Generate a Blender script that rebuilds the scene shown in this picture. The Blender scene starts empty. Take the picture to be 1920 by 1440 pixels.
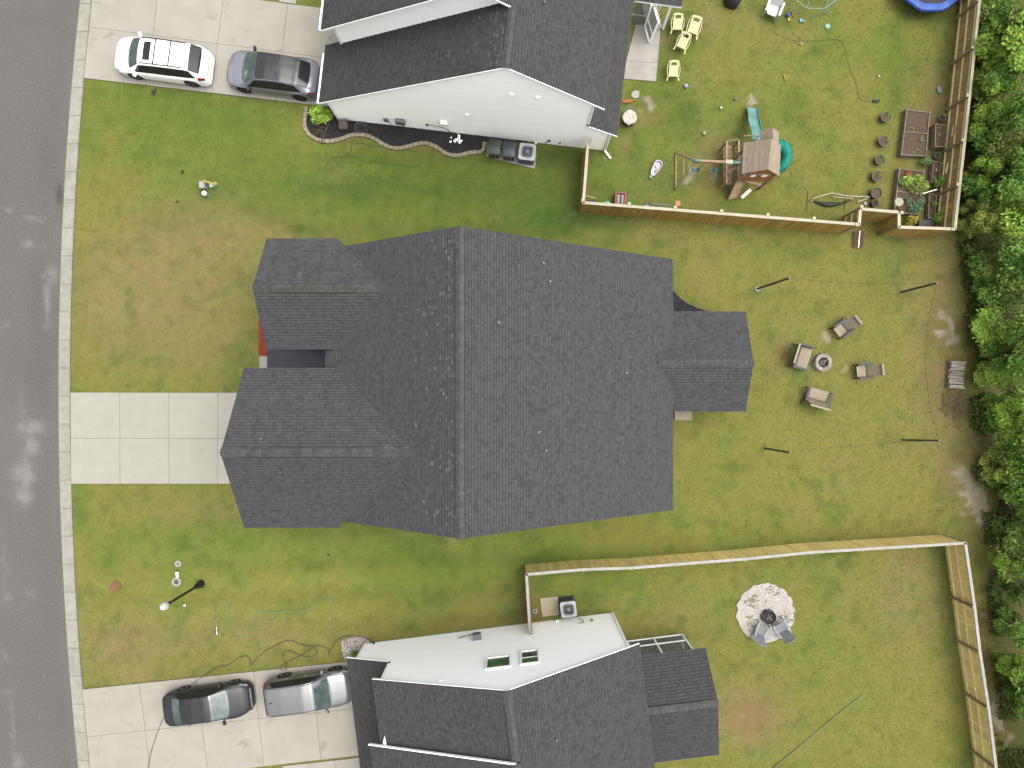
import bpy, bmesh, math, random
import numpy as np
from mathutils import Vector, Matrix

random.seed(7)
RNG = np.random.default_rng(7)
SC = bpy.context.scene
COL = SC.collection
R = math.radians

# ------------------------------------------------------------------ camera, sky, sun, exposure
H, F, NX, NY = 37.0, 1333.0, 960.0, 737.0      # drone height, focal length in photo pixels, point straight below
cam = bpy.data.cameras.new('camera')
cam.sensor_width = 36.0
cam.lens = 36.0 * F / 1920.0
cam.shift_y = (NY - 720.0) / 1920.0
cam.clip_end = 1500.0
cam_o = bpy.data.objects.new('camera', cam)
cam_o.location = (0, 0, H)
COL.objects.link(cam_o)
SC.camera = cam_o

SUN_EL, SUN_AZ = 72.0, 84.0                    # azimuth clockwise from +Y (picture up)
w = bpy.data.worlds.new('World')
SC.world = w
w.use_nodes = True
nt = w.node_tree
sky = nt.nodes.new('ShaderNodeTexSky')
sky.sky_type = 'NISHITA'
sky.sun_disc = False
sky.sun_elevation = R(SUN_EL)
sky.sun_rotation = R(SUN_AZ)
sky.air_density = 1.6
sky.dust_density = 9.0
sky.ozone_density = 1.0
hs = nt.nodes.new('ShaderNodeHueSaturation')   # a clouded-over sky is nearly grey
hs.inputs['Saturation'].default_value = 0.22
bg = nt.nodes['Background']
bg.inputs['Strength'].default_value = 0.15
nt.links.new(sky.outputs['Color'], hs.inputs['Color'])
nt.links.new(hs.outputs['Color'], bg.inputs['Color'])

sl = bpy.data.lights.new('sun', 'SUN')
sl.energy = 0.6
sl.angle = R(80)
sl.color = (1.0, 0.965, 0.91)
so = bpy.data.objects.new('sun', sl)
az, el = R(SUN_AZ), R(SUN_EL)
sd = Vector((math.sin(az) * math.cos(el), math.cos(az) * math.cos(el), math.sin(el)))
so.rotation_euler = (-sd).to_track_quat('-Z', 'Y').to_euler()
so.location = sd * 60
COL.objects.link(so)

vs = SC.view_settings
vs.view_transform = 'Standard'
vs.look = 'None'
vs.exposure = 1.35
vs.gamma = 1.0
vs.use_curve_mapping = False

# ------------------------------------------------------------------ helpers
def P(px, py, z=0.0):
    k = (H - z) / F
    return Vector(((px - NX) * k, (NY - py) * k, z))

def lin(c):
    c = c / 255.0
    return c / 12.92 if c <= 0.04045 else ((c + 0.055) / 1.055) ** 2.4

EXPO = 2.95
def rgb(r, g, b):
    """surface colour from the tone it shows in flat overcast light"""
    return tuple(min(0.86, lin(x) / EXPO) for x in (r, g, b))

MATS = {}
def mat(name, c1, c2=None, scale=6.0, rough=0.7, bump=0.0, bscale=None, metallic=0.0, spec=0.35,
        coat=0.0, stretch=(1, 1, 1), rnd=0.0, attr=False, detail=4.0, contrast=(0.35, 0.65), alpha=1.0, trans=0.0, spots=None):
    if name in MATS:
        return MATS[name]
    m = bpy.data.materials.new(name)
    m.use_nodes = True
    t = m.node_tree
    n, l = t.nodes, t.links
    b = n['Principled BSDF']
    b.inputs['Roughness'].default_value = rough
    b.inputs['Metallic'].default_value = metallic
    b.inputs['Specular IOR Level'].default_value = spec
    b.inputs['Coat Weight'].default_value = coat
    b.inputs['Alpha'].default_value = alpha
    b.inputs['Transmission Weight'].default_value = trans
    tc = n.new('ShaderNodeTexCoord')
    mp = n.new('ShaderNodeMapping')
    mp.inputs['Scale'].default_value = stretch
    l.new(tc.outputs['Object'], mp.inputs['Vector'])
    vec = mp.outputs['Vector']
    if rnd > 0:
        oi = n.new('ShaderNodeObjectInfo')
        ad = n.new('ShaderNodeVectorMath'); ad.operation = 'ADD'
        ml = n.new('ShaderNodeMath'); ml.operation = 'MULTIPLY'; ml.inputs[1].default_value = 57.0
        l.new(oi.outputs['Random'], ml.inputs[0])
        l.new(vec, ad.inputs[0]); l.new(ml.outputs[0], ad.inputs[1])
        vec = ad.outputs[0]
    nz = n.new('ShaderNodeTexNoise')
    nz.inputs['Scale'].default_value = scale
    nz.inputs['Detail'].default_value = detail
    l.new(vec, nz.inputs['Vector'])
    mr = n.new('ShaderNodeMapRange')
    mr.inputs[1].default_value, mr.inputs[2].default_value = contrast
    l.new(nz.outputs['Fac'], mr.inputs[0])
    mx = n.new('ShaderNodeMix'); mx.data_type = 'RGBA'
    l.new(mr.outputs[0], mx.inputs[0])
    c2 = c2 or tuple(x * 0.85 for x in c1)
    if attr:
        at = n.new('ShaderNodeAttribute'); at.attribute_name = 'Col'
        sc1 = n.new('ShaderNodeMix'); sc1.data_type = 'RGBA'; sc1.blend_type = 'MULTIPLY'; sc1.inputs[0].default_value = 1
        sc2 = n.new('ShaderNodeMix'); sc2.data_type = 'RGBA'; sc2.blend_type = 'MULTIPLY'; sc2.inputs[0].default_value = 1
        sc1.inputs[7].default_value = (*c1, 1); sc2.inputs[7].default_value = (*c2, 1)
        l.new(at.outputs['Color'], sc1.inputs[6]); l.new(at.outputs['Color'], sc2.inputs[6])
        l.new(sc1.outputs[2], mx.inputs[6]); l.new(sc2.outputs[2], mx.inputs[7])
    else:
        mx.inputs[6].default_value = (*c1, 1); mx.inputs[7].default_value = (*c2, 1)
    out = mx.outputs[2]
    if spots:                                   # irregular stains: (scale, threshold, strength)
        sn = n.new('ShaderNodeTexNoise'); sn.inputs['Scale'].default_value = spots[0]; sn.inputs['Detail'].default_value = 5; sn.inputs['Distortion'].default_value = .6
        l.new(vec, sn.inputs['Vector'])
        sm_ = n.new('ShaderNodeMapRange'); sm_.inputs[1].default_value = spots[1]; sm_.inputs[2].default_value = spots[1] + .12; sm_.inputs[3].default_value = 0; sm_.inputs[4].default_value = spots[2]
        l.new(sn.outputs['Fac'], sm_.inputs[0])
        sx_ = n.new('ShaderNodeMix'); sx_.data_type = 'RGBA'; sx_.blend_type = 'MULTIPLY'
        sx_.inputs[7].default_value = (.62, .56, .46, 1)
        l.new(sm_.outputs[0], sx_.inputs[0]); l.new(out, sx_.inputs[6])
        out = sx_.outputs[2]
    if rnd > 0:
        hv = n.new('ShaderNodeHueSaturation')
        mr2 = n.new('ShaderNodeMapRange')
        mr2.inputs[3].default_value = 1 - rnd; mr2.inputs[4].default_value = 1 + rnd
        l.new(oi.outputs['Random'], mr2.inputs[0])
        l.new(mr2.outputs[0], hv.inputs['Value'])
        l.new(out, hv.inputs['Color'])
        out = hv.outputs['Color']
    l.new(out, b.inputs['Base Color'])
    if bump > 0:
        nb = n.new('ShaderNodeTexNoise')
        nb.inputs['Scale'].default_value = bscale or scale * 4
        nb.inputs['Detail'].default_value = 3
        l.new(vec, nb.inputs['Vector'])
        bp = n.new('ShaderNodeBump')
        bp.inputs['Strength'].default_value = bump
        bp.inputs['Distance'].default_value = 0.02
        l.new(nb.outputs['Fac'], bp.inputs['Height'])
        l.new(bp.outputs['Normal'], b.inputs['Normal'])
    MATS[name] = m
    return m

def wloc(o):
    v = Vector((0, 0, 0))
    while o is not None:
        v += o.location
        o = o.parent
    return v

class MB:
    def __init__(s):
        s.v, s.f, s.c = [], [], []
    def add(s, vs_, fs, col=None):
        b = len(s.v)
        s.v += [tuple(x) for x in vs_]
        s.f += [tuple(i + b for i in f) for f in fs]
        s.c += [col] * len(fs)
        return s
    def poly(s, pts, col=None):
        return s.add(pts, [tuple(range(len(pts)))], col)
    def box(s, c, d, M=None, col=None, taper=1.0):
        c = Vector(c); x, y, z = (q / 2 for q in d)
        vv = [Vector((a * x * (taper if e > 0 else 1), b * y * (taper if e > 0 else 1), e * z)) for e in (-1, 1) for b in (-1, 1) for a in (-1, 1)]
        if M is not None:
            vv = [M @ q for q in vv]
        return s.add([q + c for q in vv], [(0, 2, 3, 1), (4, 5, 7, 6), (0, 1, 5, 4), (2, 6, 7, 3), (0, 4, 6, 2), (1, 3, 7, 5)], col)
    def bar(s, a, b, w_, h_=None, up=(0, 0, 1), col=None):
        a, b = Vector(a), Vector(b); h_ = h_ or w_
        d = (b - a); L = d.length; d.normalize()
        up = Vector(up)
        if abs(d.dot(up)) > 0.98: up = Vector((0, 1, 0)) if abs(d.y) < 0.9 else Vector((1, 0, 0))
        sd_ = d.cross(up).normalized(); u = sd_.cross(d)
        M = Matrix((d, sd_, u)).transposed()
        return s.box((a + b) / 2, (L, w_, h_), M, col)
    def tube(s, pts, r, n=8, col=None, cap=True, closed=False):
        pts = [Vector(p) for p in pts]; m = len(pts)
        rr = r if isinstance(r, (list, tuple)) else [r] * m
        vv, ff = [], []
        pu = None
        for i, p in enumerate(pts):
            a = pts[i - 1] if (i > 0 or closed) else p
            b = pts[(i + 1) % m] if (i < m - 1 or closed) else p
            d = (b - a)
            d = d.normalized() if d.length > 1e-9 else Vector((0, 0, 1))
            up = pu or (Vector((0, 0, 1)) if abs(d.z) < 0.9 else Vector((1, 0, 0)))
            sd_ = d.cross(up)
            if sd_.length < 1e-6: sd_ = d.cross(Vector((0, 1, 0.3)))
            sd_.normalize(); u = sd_.cross(d); pu = u
            for k in range(n):
                t = 2 * math.pi * k / n
                vv.append(p + (sd_ * math.cos(t) + u * math.sin(t)) * rr[i])
        for i in range(m if closed else m - 1):
            for k in range(n):
                j = (i + 1) % m
                ff.append((i * n + k, i * n + (k + 1) % n, j * n + (k + 1) % n, j * n + k))
        if cap and not closed:
            ff.append(tuple(range(n))[::-1]); ff.append(tuple((m - 1) * n + k for k in range(n)))
        return s.add(vv, ff, col)
    def lathe(s, prof, n=20, o=(0, 0, 0), M=None, col=None):
        o = Vector(o); vv, ff = [], []
        for r, z in prof:
            for k in range(n):
                t = 2 * math.pi * k / n
                q = Vector((r * math.cos(t), r * math.sin(t), z))
                if M is not None: q = M @ q
                vv.append(q + o)
        m = len(prof)
        for i in range(m - 1):
            for k in range(n):
                ff.append((i * n + k, i * n + (k + 1) % n, (i + 1) * n + (k + 1) % n, (i + 1) * n + k))
        ff.append(tuple(range(n))[::-1]); ff.append(tuple((m - 1) * n + k for k in range(n)))
        return s.add(vv, ff, col)
    def prism(s, pts, z0, z1, col=None):
        """pts = xy outline counter-clockwise"""
        n = len(pts)
        vv = [(p[0], p[1], z0) for p in pts] + [(p[0], p[1], z1) for p in pts]
        ff = [tuple(range(n))[::-1], tuple(range(n, 2 * n))]
        ff += [(i, (i + 1) % n, n + (i + 1) % n, n + i) for i in range(n)]
        return s.add(vv, ff, col)
    def slab(s, pts, t, col=None):
        """planar 3-D outline thickened downwards along its normal"""
        pts = [Vector(p) for p in pts]
        nn = Vector((0, 0, 0))
        for i in range(len(pts)):
            nn += (pts[i] - pts[0]).cross(pts[(i + 1) % len(pts)] - pts[0])
        nn.normalize()
        if nn.z < 0:
            pts = pts[::-1]; nn = -nn
        n = len(pts)
        vv = pts + [p - nn * t for p in pts]
        ff = [tuple(range(n)), tuple(range(n, 2 * n))[::-1]]
        ff += [(i, n + i, n + (i + 1) % n, (i + 1) % n) for i in range(n)]
        return s.add(vv, ff, col)
    def ball(s, c, r, n=10, sq=(1, 1, 1), col=None):
        m = max(4, n // 2)
        prof = [(max(1e-4, r * math.sin(math.pi * i / m)), -r * math.cos(math.pi * i / m)) for i in range(m + 1)]
        return s.lathe(prof, n, c, Matrix.Diagonal(Vector(sq)), col)
    def rock(s, c, r, rnd=random, col=None, flat=0.7):
        vv = []
        for a in ((1, 0, 0), (0, 1, 0), (-1, 0, 0), (0, -1, 0)):
            q = Vector(a) * r * rnd.uniform(0.7, 1.25); q.z = rnd.uniform(-.3, .3) * r
            vv.append(q)
        vv.append(Vector((rnd.uniform(-.3, .3) * r, rnd.uniform(-.3, .3) * r, r * flat)))
        vv.append(Vector((0, 0, -r * flat)))
        t = rnd.uniform(0, 6.28); M = Matrix.Rotation(t, 3, 'Z')
        vv = [M @ q + Vector(c) for q in vv]
        return s.add(vv, [(0, 1, 4), (1, 2, 4), (2, 3, 4), (3, 0, 4), (1, 0, 5), (2, 1, 5), (3, 2, 5), (0, 3, 5)], col)
    def mesh(s, name, m, smooth=False, off=None, sharp=None):
        me = bpy.data.meshes.new(name)
        v = s.v
        if off is not None:
            v = [(a - off.x, b - off.y, c - off.z) for a, b, c in v]
        me.from_pydata(v, [], s.f)
        if any(c is not None for c in s.c):
            at = me.color_attributes.new('Col', 'FLOAT_COLOR', 'CORNER')
            cc = np.array([(*(c or (1, 1, 1)), 1.0) for c in s.c], dtype=np.float32)
            ln = np.array([len(f) for f in s.f])
            at.data.foreach_set('color', np.repeat(cc, ln, axis=0).ravel())
        if smooth:
            me.polygons.foreach_set('use_smooth', [True] * len(me.polygons))
            if sharp: me.set_sharp_from_angle(angle=R(sharp))
        me.materials.append(m)
        me.update()
        return me
    def build(s, name, m, parent=None, smooth=False, world=False, sharp=40, kind=None, label=None):
        off = wloc(parent) if (world and parent is not None) else None
        o = bpy.data.objects.new(name, s.mesh(name, m, smooth, off, sharp))
        COL.objects.link(o)
        if parent is not None: o.parent = parent
        if kind: o['kind'] = kind
        if label: o['label'] = label
        return o

def thing(name, label, cat, loc=(0, 0, 0), rz=0.0, group=None):
    o = bpy.data.objects.new(name, None)
    o.empty_display_size = 0.2
    COL.objects.link(o)
    o.location = loc; o.rotation_euler = (0, 0, rz)
    o['label'] = label; o['category'] = cat
    if group: o['group'] = group
    return o

def tag(o, label=None, cat=None, group=None, kind=None):
    if label: o['label'] = label
    if cat: o['category'] = cat
    if group: o['group'] = group
    if kind: o['kind'] = kind
    return o

def copy_tree(o, parent=None):
    c = o.copy(); COL.objects.link(c); c.parent = parent
    for ch in list(o.children): copy_tree(ch, c)
    return c

def place(mesh, name, parent, loc, rot=(0, 0, 0), scale=(1, 1, 1)):
    o = bpy.data.objects.new(name, mesh); COL.objects.link(o)
    o.parent = parent; o.location = loc; o.rotation_euler = rot; o.scale = scale
    return o

def flat_thing(mb, name, m, label, cat, group=None, smooth=False, sharp=40):
    """one-mesh thing whose origin sits at its base centre"""
    xs = np.array(mb.v); c = Vector(((xs[:, 0].min() + xs[:, 0].max()) / 2, (xs[:, 1].min() + xs[:, 1].max()) / 2, xs[:, 2].min()))
    o = bpy.data.objects.new(name, mb.mesh(name, m, smooth, c, sharp)); COL.objects.link(o)
    o.location = c
    return tag(o, label, cat, group)

def spline(pts, n=8):
    pts = [Vector(p) for p in pts]
    q = [pts[0]] + pts + [pts[-1]]
    out = []
    for i in range(1, len(q) - 2):
        a, b, c, d = q[i - 1], q[i], q[i + 1], q[i + 2]
        for k in range(n):
            t = k / n
            out.append(0.5 * ((2 * b) + (c - a) * t + (2 * a - 5 * b + 4 * c - d) * t * t + (3 * b - a - 3 * c + d) * t ** 3))
    out.append(pts[-1])
    return out

def clip_poly(poly, axis, val, keep_less):
    out = []
    n = len(poly)
    for i in range(n):
        a, b = poly[i], poly[(i + 1) % n]
        ia = (a[axis] <= val) if keep_less else (a[axis] >= val)
        ib = (b[axis] <= val) if keep_less else (b[axis] >= val)
        if ia: out.append(a)
        if ia != ib:
            t = (val - a[axis]) / (b[axis] - a[axis])
            out.append((a[0] + (b[0] - a[0]) * t, a[1] + (b[1] - a[1]) * t))
    return out

def courses(mb, pts, expo, tab=None, thick=0.012, colfn=None, out=None, band=0.0):
    """lay overlapping courses (shingles, lap siding) over a convex planar outline"""
    pts = [Vector(p) for p in pts]
    nn = (pts[1] - pts[0]).cross(pts[2] - pts[0]).normalized()
    if out is not None:
        if nn.dot(Vector(out)) < 0: nn = -nn
    elif nn.z < 0: nn = -nn
    v = (Vector((0, 0, 1)) - nn * nn.z).normalized()
    u = v.cross(nn).normalized()
    o = pts[0]
    p2 = [((p - o).dot(u), (p - o).dot(v)) for p in pts]
    v0 = min(p[1] for p in p2); v1 = max(p[1] for p in p2)
    row = 0
    y = v0
    while y < v1 - 1e-4:
        ye = min(y + expo, v1)
        strip = clip_poly(clip_poly(p2, 1, y, False), 1, ye, True)
        if len(strip) >= 3:
            u0 = min(p[0] for p in strip); u1 = max(p[0] for p in strip)
            x = u0
            first = True
            while x < u1 - 1e-4:
                if tab:
                    wd = random.uniform(*tab)
                    if first: wd *= random.uniform(0.3, 1)
                    xe = min(x + wd, u1)
                    if u1 - xe < 0.03: xe = u1
                else:
                    xe = u1
                first = False
                pc = clip_poly(clip_poly(strip, 0, x, False), 0, xe, True) if tab else strip
                if len(pc) >= 3:
                    col, th = colfn(row, (y - v0) / (v1 - v0), (x + xe) / 2) if colfn else (None, 1.0)
                    parts_ = [(pc, col)]
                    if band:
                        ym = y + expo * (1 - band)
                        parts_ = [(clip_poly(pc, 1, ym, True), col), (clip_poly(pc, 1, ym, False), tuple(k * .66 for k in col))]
                    for pp, cc_ in parts_:
                        if len(pp) < 3: continue
                        vv = []
                        for (a, b) in pp:
                            hgt = thick * th * (1 - (b - y) / expo) + 0.002
                            vv.append(o + u * a + v * b + nn * hgt)
                        mb.add(vv, [tuple(range(len(vv)))], cc_)
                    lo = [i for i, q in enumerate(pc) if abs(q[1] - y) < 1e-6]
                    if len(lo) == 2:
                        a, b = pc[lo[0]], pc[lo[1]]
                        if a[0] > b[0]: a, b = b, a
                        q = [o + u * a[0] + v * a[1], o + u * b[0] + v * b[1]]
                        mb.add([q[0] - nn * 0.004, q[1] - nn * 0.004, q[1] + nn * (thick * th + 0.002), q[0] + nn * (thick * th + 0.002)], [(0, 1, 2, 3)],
                               tuple(k * 0.55 for k in col) if col else None)  # butt edges coloured darker, shading painted between the courses
                x = xe
        y = ye
        row += 1
    return mb

# ------------------------------------------------------------------ value noise for painted ground tones
def vnoise(x, y, cell, seed):
    g = np.random.default_rng(seed).random((256, 256))
    xi, yi = x / cell + 1000.3, y / cell + 1000.7
    x0, y0 = np.floor(xi).astype(int), np.floor(yi).astype(int)
    fx, fy = xi - x0, yi - y0
    fx = fx * fx * (3 - 2 * fx); fy = fy * fy * (3 - 2 * fy)
    a = g[x0 % 256, y0 % 256]; b = g[(x0 + 1) % 256, y0 % 256]
    c = g[x0 % 256, (y0 + 1) % 256]; d = g[(x0 + 1) % 256, (y0 + 1) % 256]
    return (a * (1 - fx) + b * fx) * (1 - fy) + (c * (1 - fx) + d * fx) * fy

def fbm(x, y, cell, seed, octs=4):
    s_, a_, t_ = 0, 1.0, 0
    for k in range(octs):
        s_ = s_ + a_ * vnoise(x, y, cell / 2 ** k, seed + k)
        t_ += a_; a_ *= 0.55
    return s_ / t_
# ------------------------------------------------------------------ ground tones (lawn colours patch by patch, some shade painted in)
def A(r, g, b): return np.array(rgb(r, g, b))
G_YEL, G_GRN, G_DRK, G_TAN, G_BRN, G_SAND, G_WOOD = A(152, 151, 79), A(123, 142, 65), A(86, 114, 54), A(164, 151, 102), A(156, 132, 96), A(190, 178, 160), A(116, 112, 72)
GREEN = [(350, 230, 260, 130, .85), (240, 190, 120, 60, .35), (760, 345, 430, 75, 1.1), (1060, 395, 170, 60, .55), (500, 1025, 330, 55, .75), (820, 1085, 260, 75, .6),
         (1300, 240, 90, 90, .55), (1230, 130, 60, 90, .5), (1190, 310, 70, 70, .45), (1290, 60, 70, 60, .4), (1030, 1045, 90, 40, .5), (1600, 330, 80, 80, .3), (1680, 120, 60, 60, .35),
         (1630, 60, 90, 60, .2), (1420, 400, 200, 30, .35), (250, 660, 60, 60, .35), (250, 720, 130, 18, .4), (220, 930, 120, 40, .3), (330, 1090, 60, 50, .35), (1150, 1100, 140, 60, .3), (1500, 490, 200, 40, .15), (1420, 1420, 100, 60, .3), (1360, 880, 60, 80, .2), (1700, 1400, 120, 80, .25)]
DARK = [(760, 352, 380, 26, .45), (700, 300, 200, 16, .3), (1000, 380, 90, 40, .35), (1075, 410, 120, 26, .9), (900, 440, 200, 24, .6), (1050, 300, 60, 22, .7), (560, 425, 30, 16, .6), (490, 400, 60, 22, .35), (1270, 215, 40, 60, .45), (1250, 330, 60, 30, .2), (600, 980, 260, 20, .45),  # dark green grass, with shade by benches, fences and a wall painted in
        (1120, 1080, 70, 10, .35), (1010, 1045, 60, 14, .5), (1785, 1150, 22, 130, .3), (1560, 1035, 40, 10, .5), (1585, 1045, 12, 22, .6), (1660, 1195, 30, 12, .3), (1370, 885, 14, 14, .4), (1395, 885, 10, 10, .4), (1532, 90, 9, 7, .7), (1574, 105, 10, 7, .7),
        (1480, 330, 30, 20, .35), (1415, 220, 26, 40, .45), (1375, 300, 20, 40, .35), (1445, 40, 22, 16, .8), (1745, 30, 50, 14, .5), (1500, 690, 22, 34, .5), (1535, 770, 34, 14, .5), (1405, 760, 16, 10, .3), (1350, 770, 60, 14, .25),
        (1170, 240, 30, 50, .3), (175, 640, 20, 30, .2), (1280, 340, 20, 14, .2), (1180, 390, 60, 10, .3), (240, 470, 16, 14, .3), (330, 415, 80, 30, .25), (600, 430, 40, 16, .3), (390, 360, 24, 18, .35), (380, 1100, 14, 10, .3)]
TAN = [(1405, 1345, 80, 66, .9), (1790, 850, 40, 120, .5), (1860, 1200, 20, 200, .6), (290, 560, 200, 160, .95), (400, 440, 200, 60, .5), (230, 1230, 90, 90, .75), (480, 1195, 260, 50, .5), (880, 1160, 140, 40, .2), (1700, 1130, 70, 160, .5), (1500, 620, 260, 200, .15), (1740, 650, 70, 260, .45), (1740, 250, 40, 200, .25),
       (1340, 300, 60, 60, .5), (1210, 60, 40, 80, .3), (1330, 30, 50, 30, .5), (1320, 55, 24, 22, .6), (1180, 1260, 60, 40, .2), (1250, 1150, 120, 60, .25), (1370, 1320, 60, 60, .5), (1550, 1080, 200, 60, .15), (1760, 200, 24, 40, .5), (350, 960, 150, 30, .3), (1280, 780, 60, 40, .2), (330, 880, 200, 60, .3), (1600, 820, 200, 60, .12)]
BROWN = [(1405, 1345, 50, 44, 1.1), (1385, 1370, 30, 20, .6), (1430, 1330, 24, 16, .9), (1712, 1050, 26, 18, .6), (1225, 45, 16, 24, .7), (1255, 70, 14, 18, .8), (1222, 215, 26, 10, .5), (1180, 270, 12, 30, .6), (1000, 1130, 16, 40, .8), (1010, 1160, 40, 14, .8), (990, 1180, 14, 16, .6), (1470, 660, 22, 30, .7),
         (1110, 365, 14, 20, .6), (1345, 270, 30, 14, .35), (1775, 700, 40, 30, .7), (1790, 760, 34, 30, .6), (1750, 205, 16, 22, .6), (1640, 385, 40, 26, .4), (1690, 320, 14, 60, .3), (1750, 330, 20, 110, .8), (1745, 1130, 20, 60, .35), (1740, 1190, 16, 16, .4), (230, 1225, 22, 20, .4), (250, 1195, 26, 12, .4), (180, 1195, 12, 20, .4),
         (340, 565, 30, 12, .3), (280, 610, 20, 10, .3), (345, 445, 14, 10, .4), (405, 440, 12, 10, .45), (370, 425, 30, 8, .3), (540, 440, 14, 8, .5), (620, 440, 10, 7, .5), (490, 415, 20, 6, .3), (1510, 405, 40, 6, .3), (1240, 412, 30, 6, .5), (1170, 408, 90, 4, .4), (1450, 425, 100, 4, .35),
         (1615, 435, 26, 30, .5), (1780, 560, 30, 120, .5), (1820, 1100, 14, 160, .5), (1845, 1200, 16, 120, .5), (1870, 1390, 20, 60, .5), (1840, 860, 30, 60, .4)]
SAND = [(1398, 1345, 36, 30, .3), (1835, 945, 18, 30, .8), (1858, 985, 9, 22, .7), (1868, 1290, 8, 20, .6), (1890, 1400, 10, 24, .7), (1770, 590, 7, 14, .6), (1800, 745, 16, 8, .5), (1850, 1240, 7, 14, .5), (1775, 612, 9, 22, 1.), (1783, 632, 12, 8, .9), (1812, 900, 22, 26, 1.0), (1826, 925, 20, 24, .9), (1845, 968, 12, 28, .8), (1800, 890, 14, 14, .7), (1815, 960, 20, 10, .4), (1873, 1320, 9, 28, .9), (1885, 1345, 12, 26, .8), (1897, 1380, 8, 20, .7), (1895, 1430, 16, 14, .8), (1845, 1150, 7, 10, .6),
        (1300, 325, 11, 17, 1.1), (1296, 345, 5, 10, .8), (1337, 330, 12, 15, 1.1), (1405, 178, 8, 6, .8), (1405, 190, 12, 7, 1.), (1556, 632, 9, 7, 1.), (1556, 642, 5, 8, .5), (1586, 697, 9, 14, .6), (1210, 185, 12, 12, .7), (1217, 196, 10, 14, .7), (1196, 210, 14, 10, .4), (1505, 735, 8, 6, .5), (1570, 735, 7, 6, .5),
        (245, 1200, 14, 8, .35), (1412, 1240, 90, 2, .0), (1140, 290, 4, 30, .6), (1268, 52, 8, 6, .3), (1445, 755, 4, 4, .6)]

def blob(px, py, lst, wob):
    s_ = np.zeros_like(px)
    for (x, y, rx, ry, a) in lst:
        d = ((px - x) / rx) ** 2 + ((py - y) / ry) ** 2
        s_ = s_ + a * np.exp(-d * (0.7 + 1.2 * wob))
    return s_

def ground_colour(X, Y):
    px, py = NX + F * X / H, NY - F * Y / H
    n1, n2, n3 = fbm(X, Y, 5.0, 11), fbm(X, Y, 1.7, 23), fbm(X, Y, 0.6, 37, 3)
    n4 = fbm(X, Y, 2.6, 51)
    pxw, pyw = px + (n2 - .5) * 40 + (n3 - .5) * 22, py + (fbm(X, Y, 1.5, 91) - .5) * 40 + (fbm(X, Y, .5, 97, 3) - .5) * 22
    n5 = fbm(X, Y, .28, 131, 2)
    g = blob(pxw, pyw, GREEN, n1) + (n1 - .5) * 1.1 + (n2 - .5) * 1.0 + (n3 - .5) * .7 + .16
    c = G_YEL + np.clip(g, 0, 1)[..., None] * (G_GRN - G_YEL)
    t = blob(pxw, pyw, TAN, n4) * (0.45 + 1.1 * n2) + np.clip((n4 - .6) * 1.7, 0, .4)
    c = c + np.clip(t, 0, .85)[..., None] * (G_TAN - c)
    # mowing stripes beside the middle house
    st = np.exp(-((py - 1090) / 90) ** 2) * (0.5 + .5 * np.sin((py + (px - 600) * .03) / 9.5)) * np.exp(-((px - 650) / 420) ** 2)
    c = c * (1 + .17 * (st - .25))[..., None]
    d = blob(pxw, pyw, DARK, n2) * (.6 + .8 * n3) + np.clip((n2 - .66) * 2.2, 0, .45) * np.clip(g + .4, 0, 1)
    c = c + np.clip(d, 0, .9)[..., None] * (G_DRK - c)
    sp = np.clip((n3 * .6 + n5 * .4 - .58) * 7, 0, 1) * np.clip(blob(pxw, pyw, TAN, n4) + .12, 0, .8)
    c = c + sp[..., None] * .75 * (G_BRN - c)
    dg = np.clip((fbm(X, Y, .7, 141, 3) - .60) * 6, 0, 1) * (.25 + .6 * n1)
    c = c + dg[..., None] * .6 * (G_DRK - c)
    b = blob(pxw, pyw, BROWN, n4) * (.1 + 1.0 * n3 + .7 * n5)
    c = c + np.clip(b, 0, .9)[..., None] * (G_BRN - c)
    edge = 1798 + np.where(py < 480, 0, np.where(py < 900, 12 + (py - 480) * .06, 40 + (py - 900) * .085))
    wd = np.clip((pxw - edge) / 26, 0, 1)
    c = c + (wd * (.45 + .55 * n3))[..., None] * (G_WOOD - c)
    s_ = blob(pxw, pyw, SAND, n2) * (-.15 + .9 * n3 + 1.4 * n5)
    s_ = np.clip((s_ - .28) * 2.6, 0, .9) * np.clip(.25 + 1.5 * fbm(X, Y, .16, 171, 2), 0, 1)
    c = c + s_[..., None] * (G_SAND - c)
    bare = np.clip(b + s_ + wd, 0, 1)
    return np.clip(c * (.78 + .18 * n3 + .26 * n5)[..., None], 0.004, .9), bare

def painted_sheet(name, xs, ys, colf, z, m, keep=None):
    gx, gy = np.meshgrid(xs, ys)
    nx_, ny_ = len(xs), len(ys)
    zz = z(gx, gy) if callable(z) else np.full_like(gx, z)
    co = np.stack([gx, gy, zz], -1).reshape(-1, 3)
    idx = np.arange(nx_ * ny_).reshape(ny_, nx_)
    q = np.stack([idx[:-1, :-1], idx[:-1, 1:], idx[1:, 1:], idx[1:, :-1]], -1).reshape(-1, 4)
    me = bpy.data.meshes.new(name)
    me.vertices.add(len(co)); me.vertices.foreach_set('co', co.ravel())
    me.loops.add(q.size); me.loops.foreach_set('vertex_index', q.ravel().astype(np.int32))
    me.polygons.add(len(q)); me.polygons.foreach_set('loop_start', np.arange(0, q.size, 4, dtype=np.int32))
    me.update(calc_edges=True)
    c = colf(gx, gy).reshape(-1, 3)
    at = me.color_attributes.new('Col', 'FLOAT_COLOR', 'POINT')
    at.data.foreach_set('color', np.concatenate([c, np.ones((len(c), 1))], 1).astype(np.float32).ravel())
    me.polygons.foreach_set('use_smooth', [True] * len(me.polygons))
    me.materials.append(m)
    o = bpy.data.objects.new(name, me); COL.objects.link(o)
    return o

def axis(a, b, st, far):
    return np.concatenate([np.linspace(-far, a - 3, 10), np.arange(a, b, st), np.linspace(b + 3, far, 10)])

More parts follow.
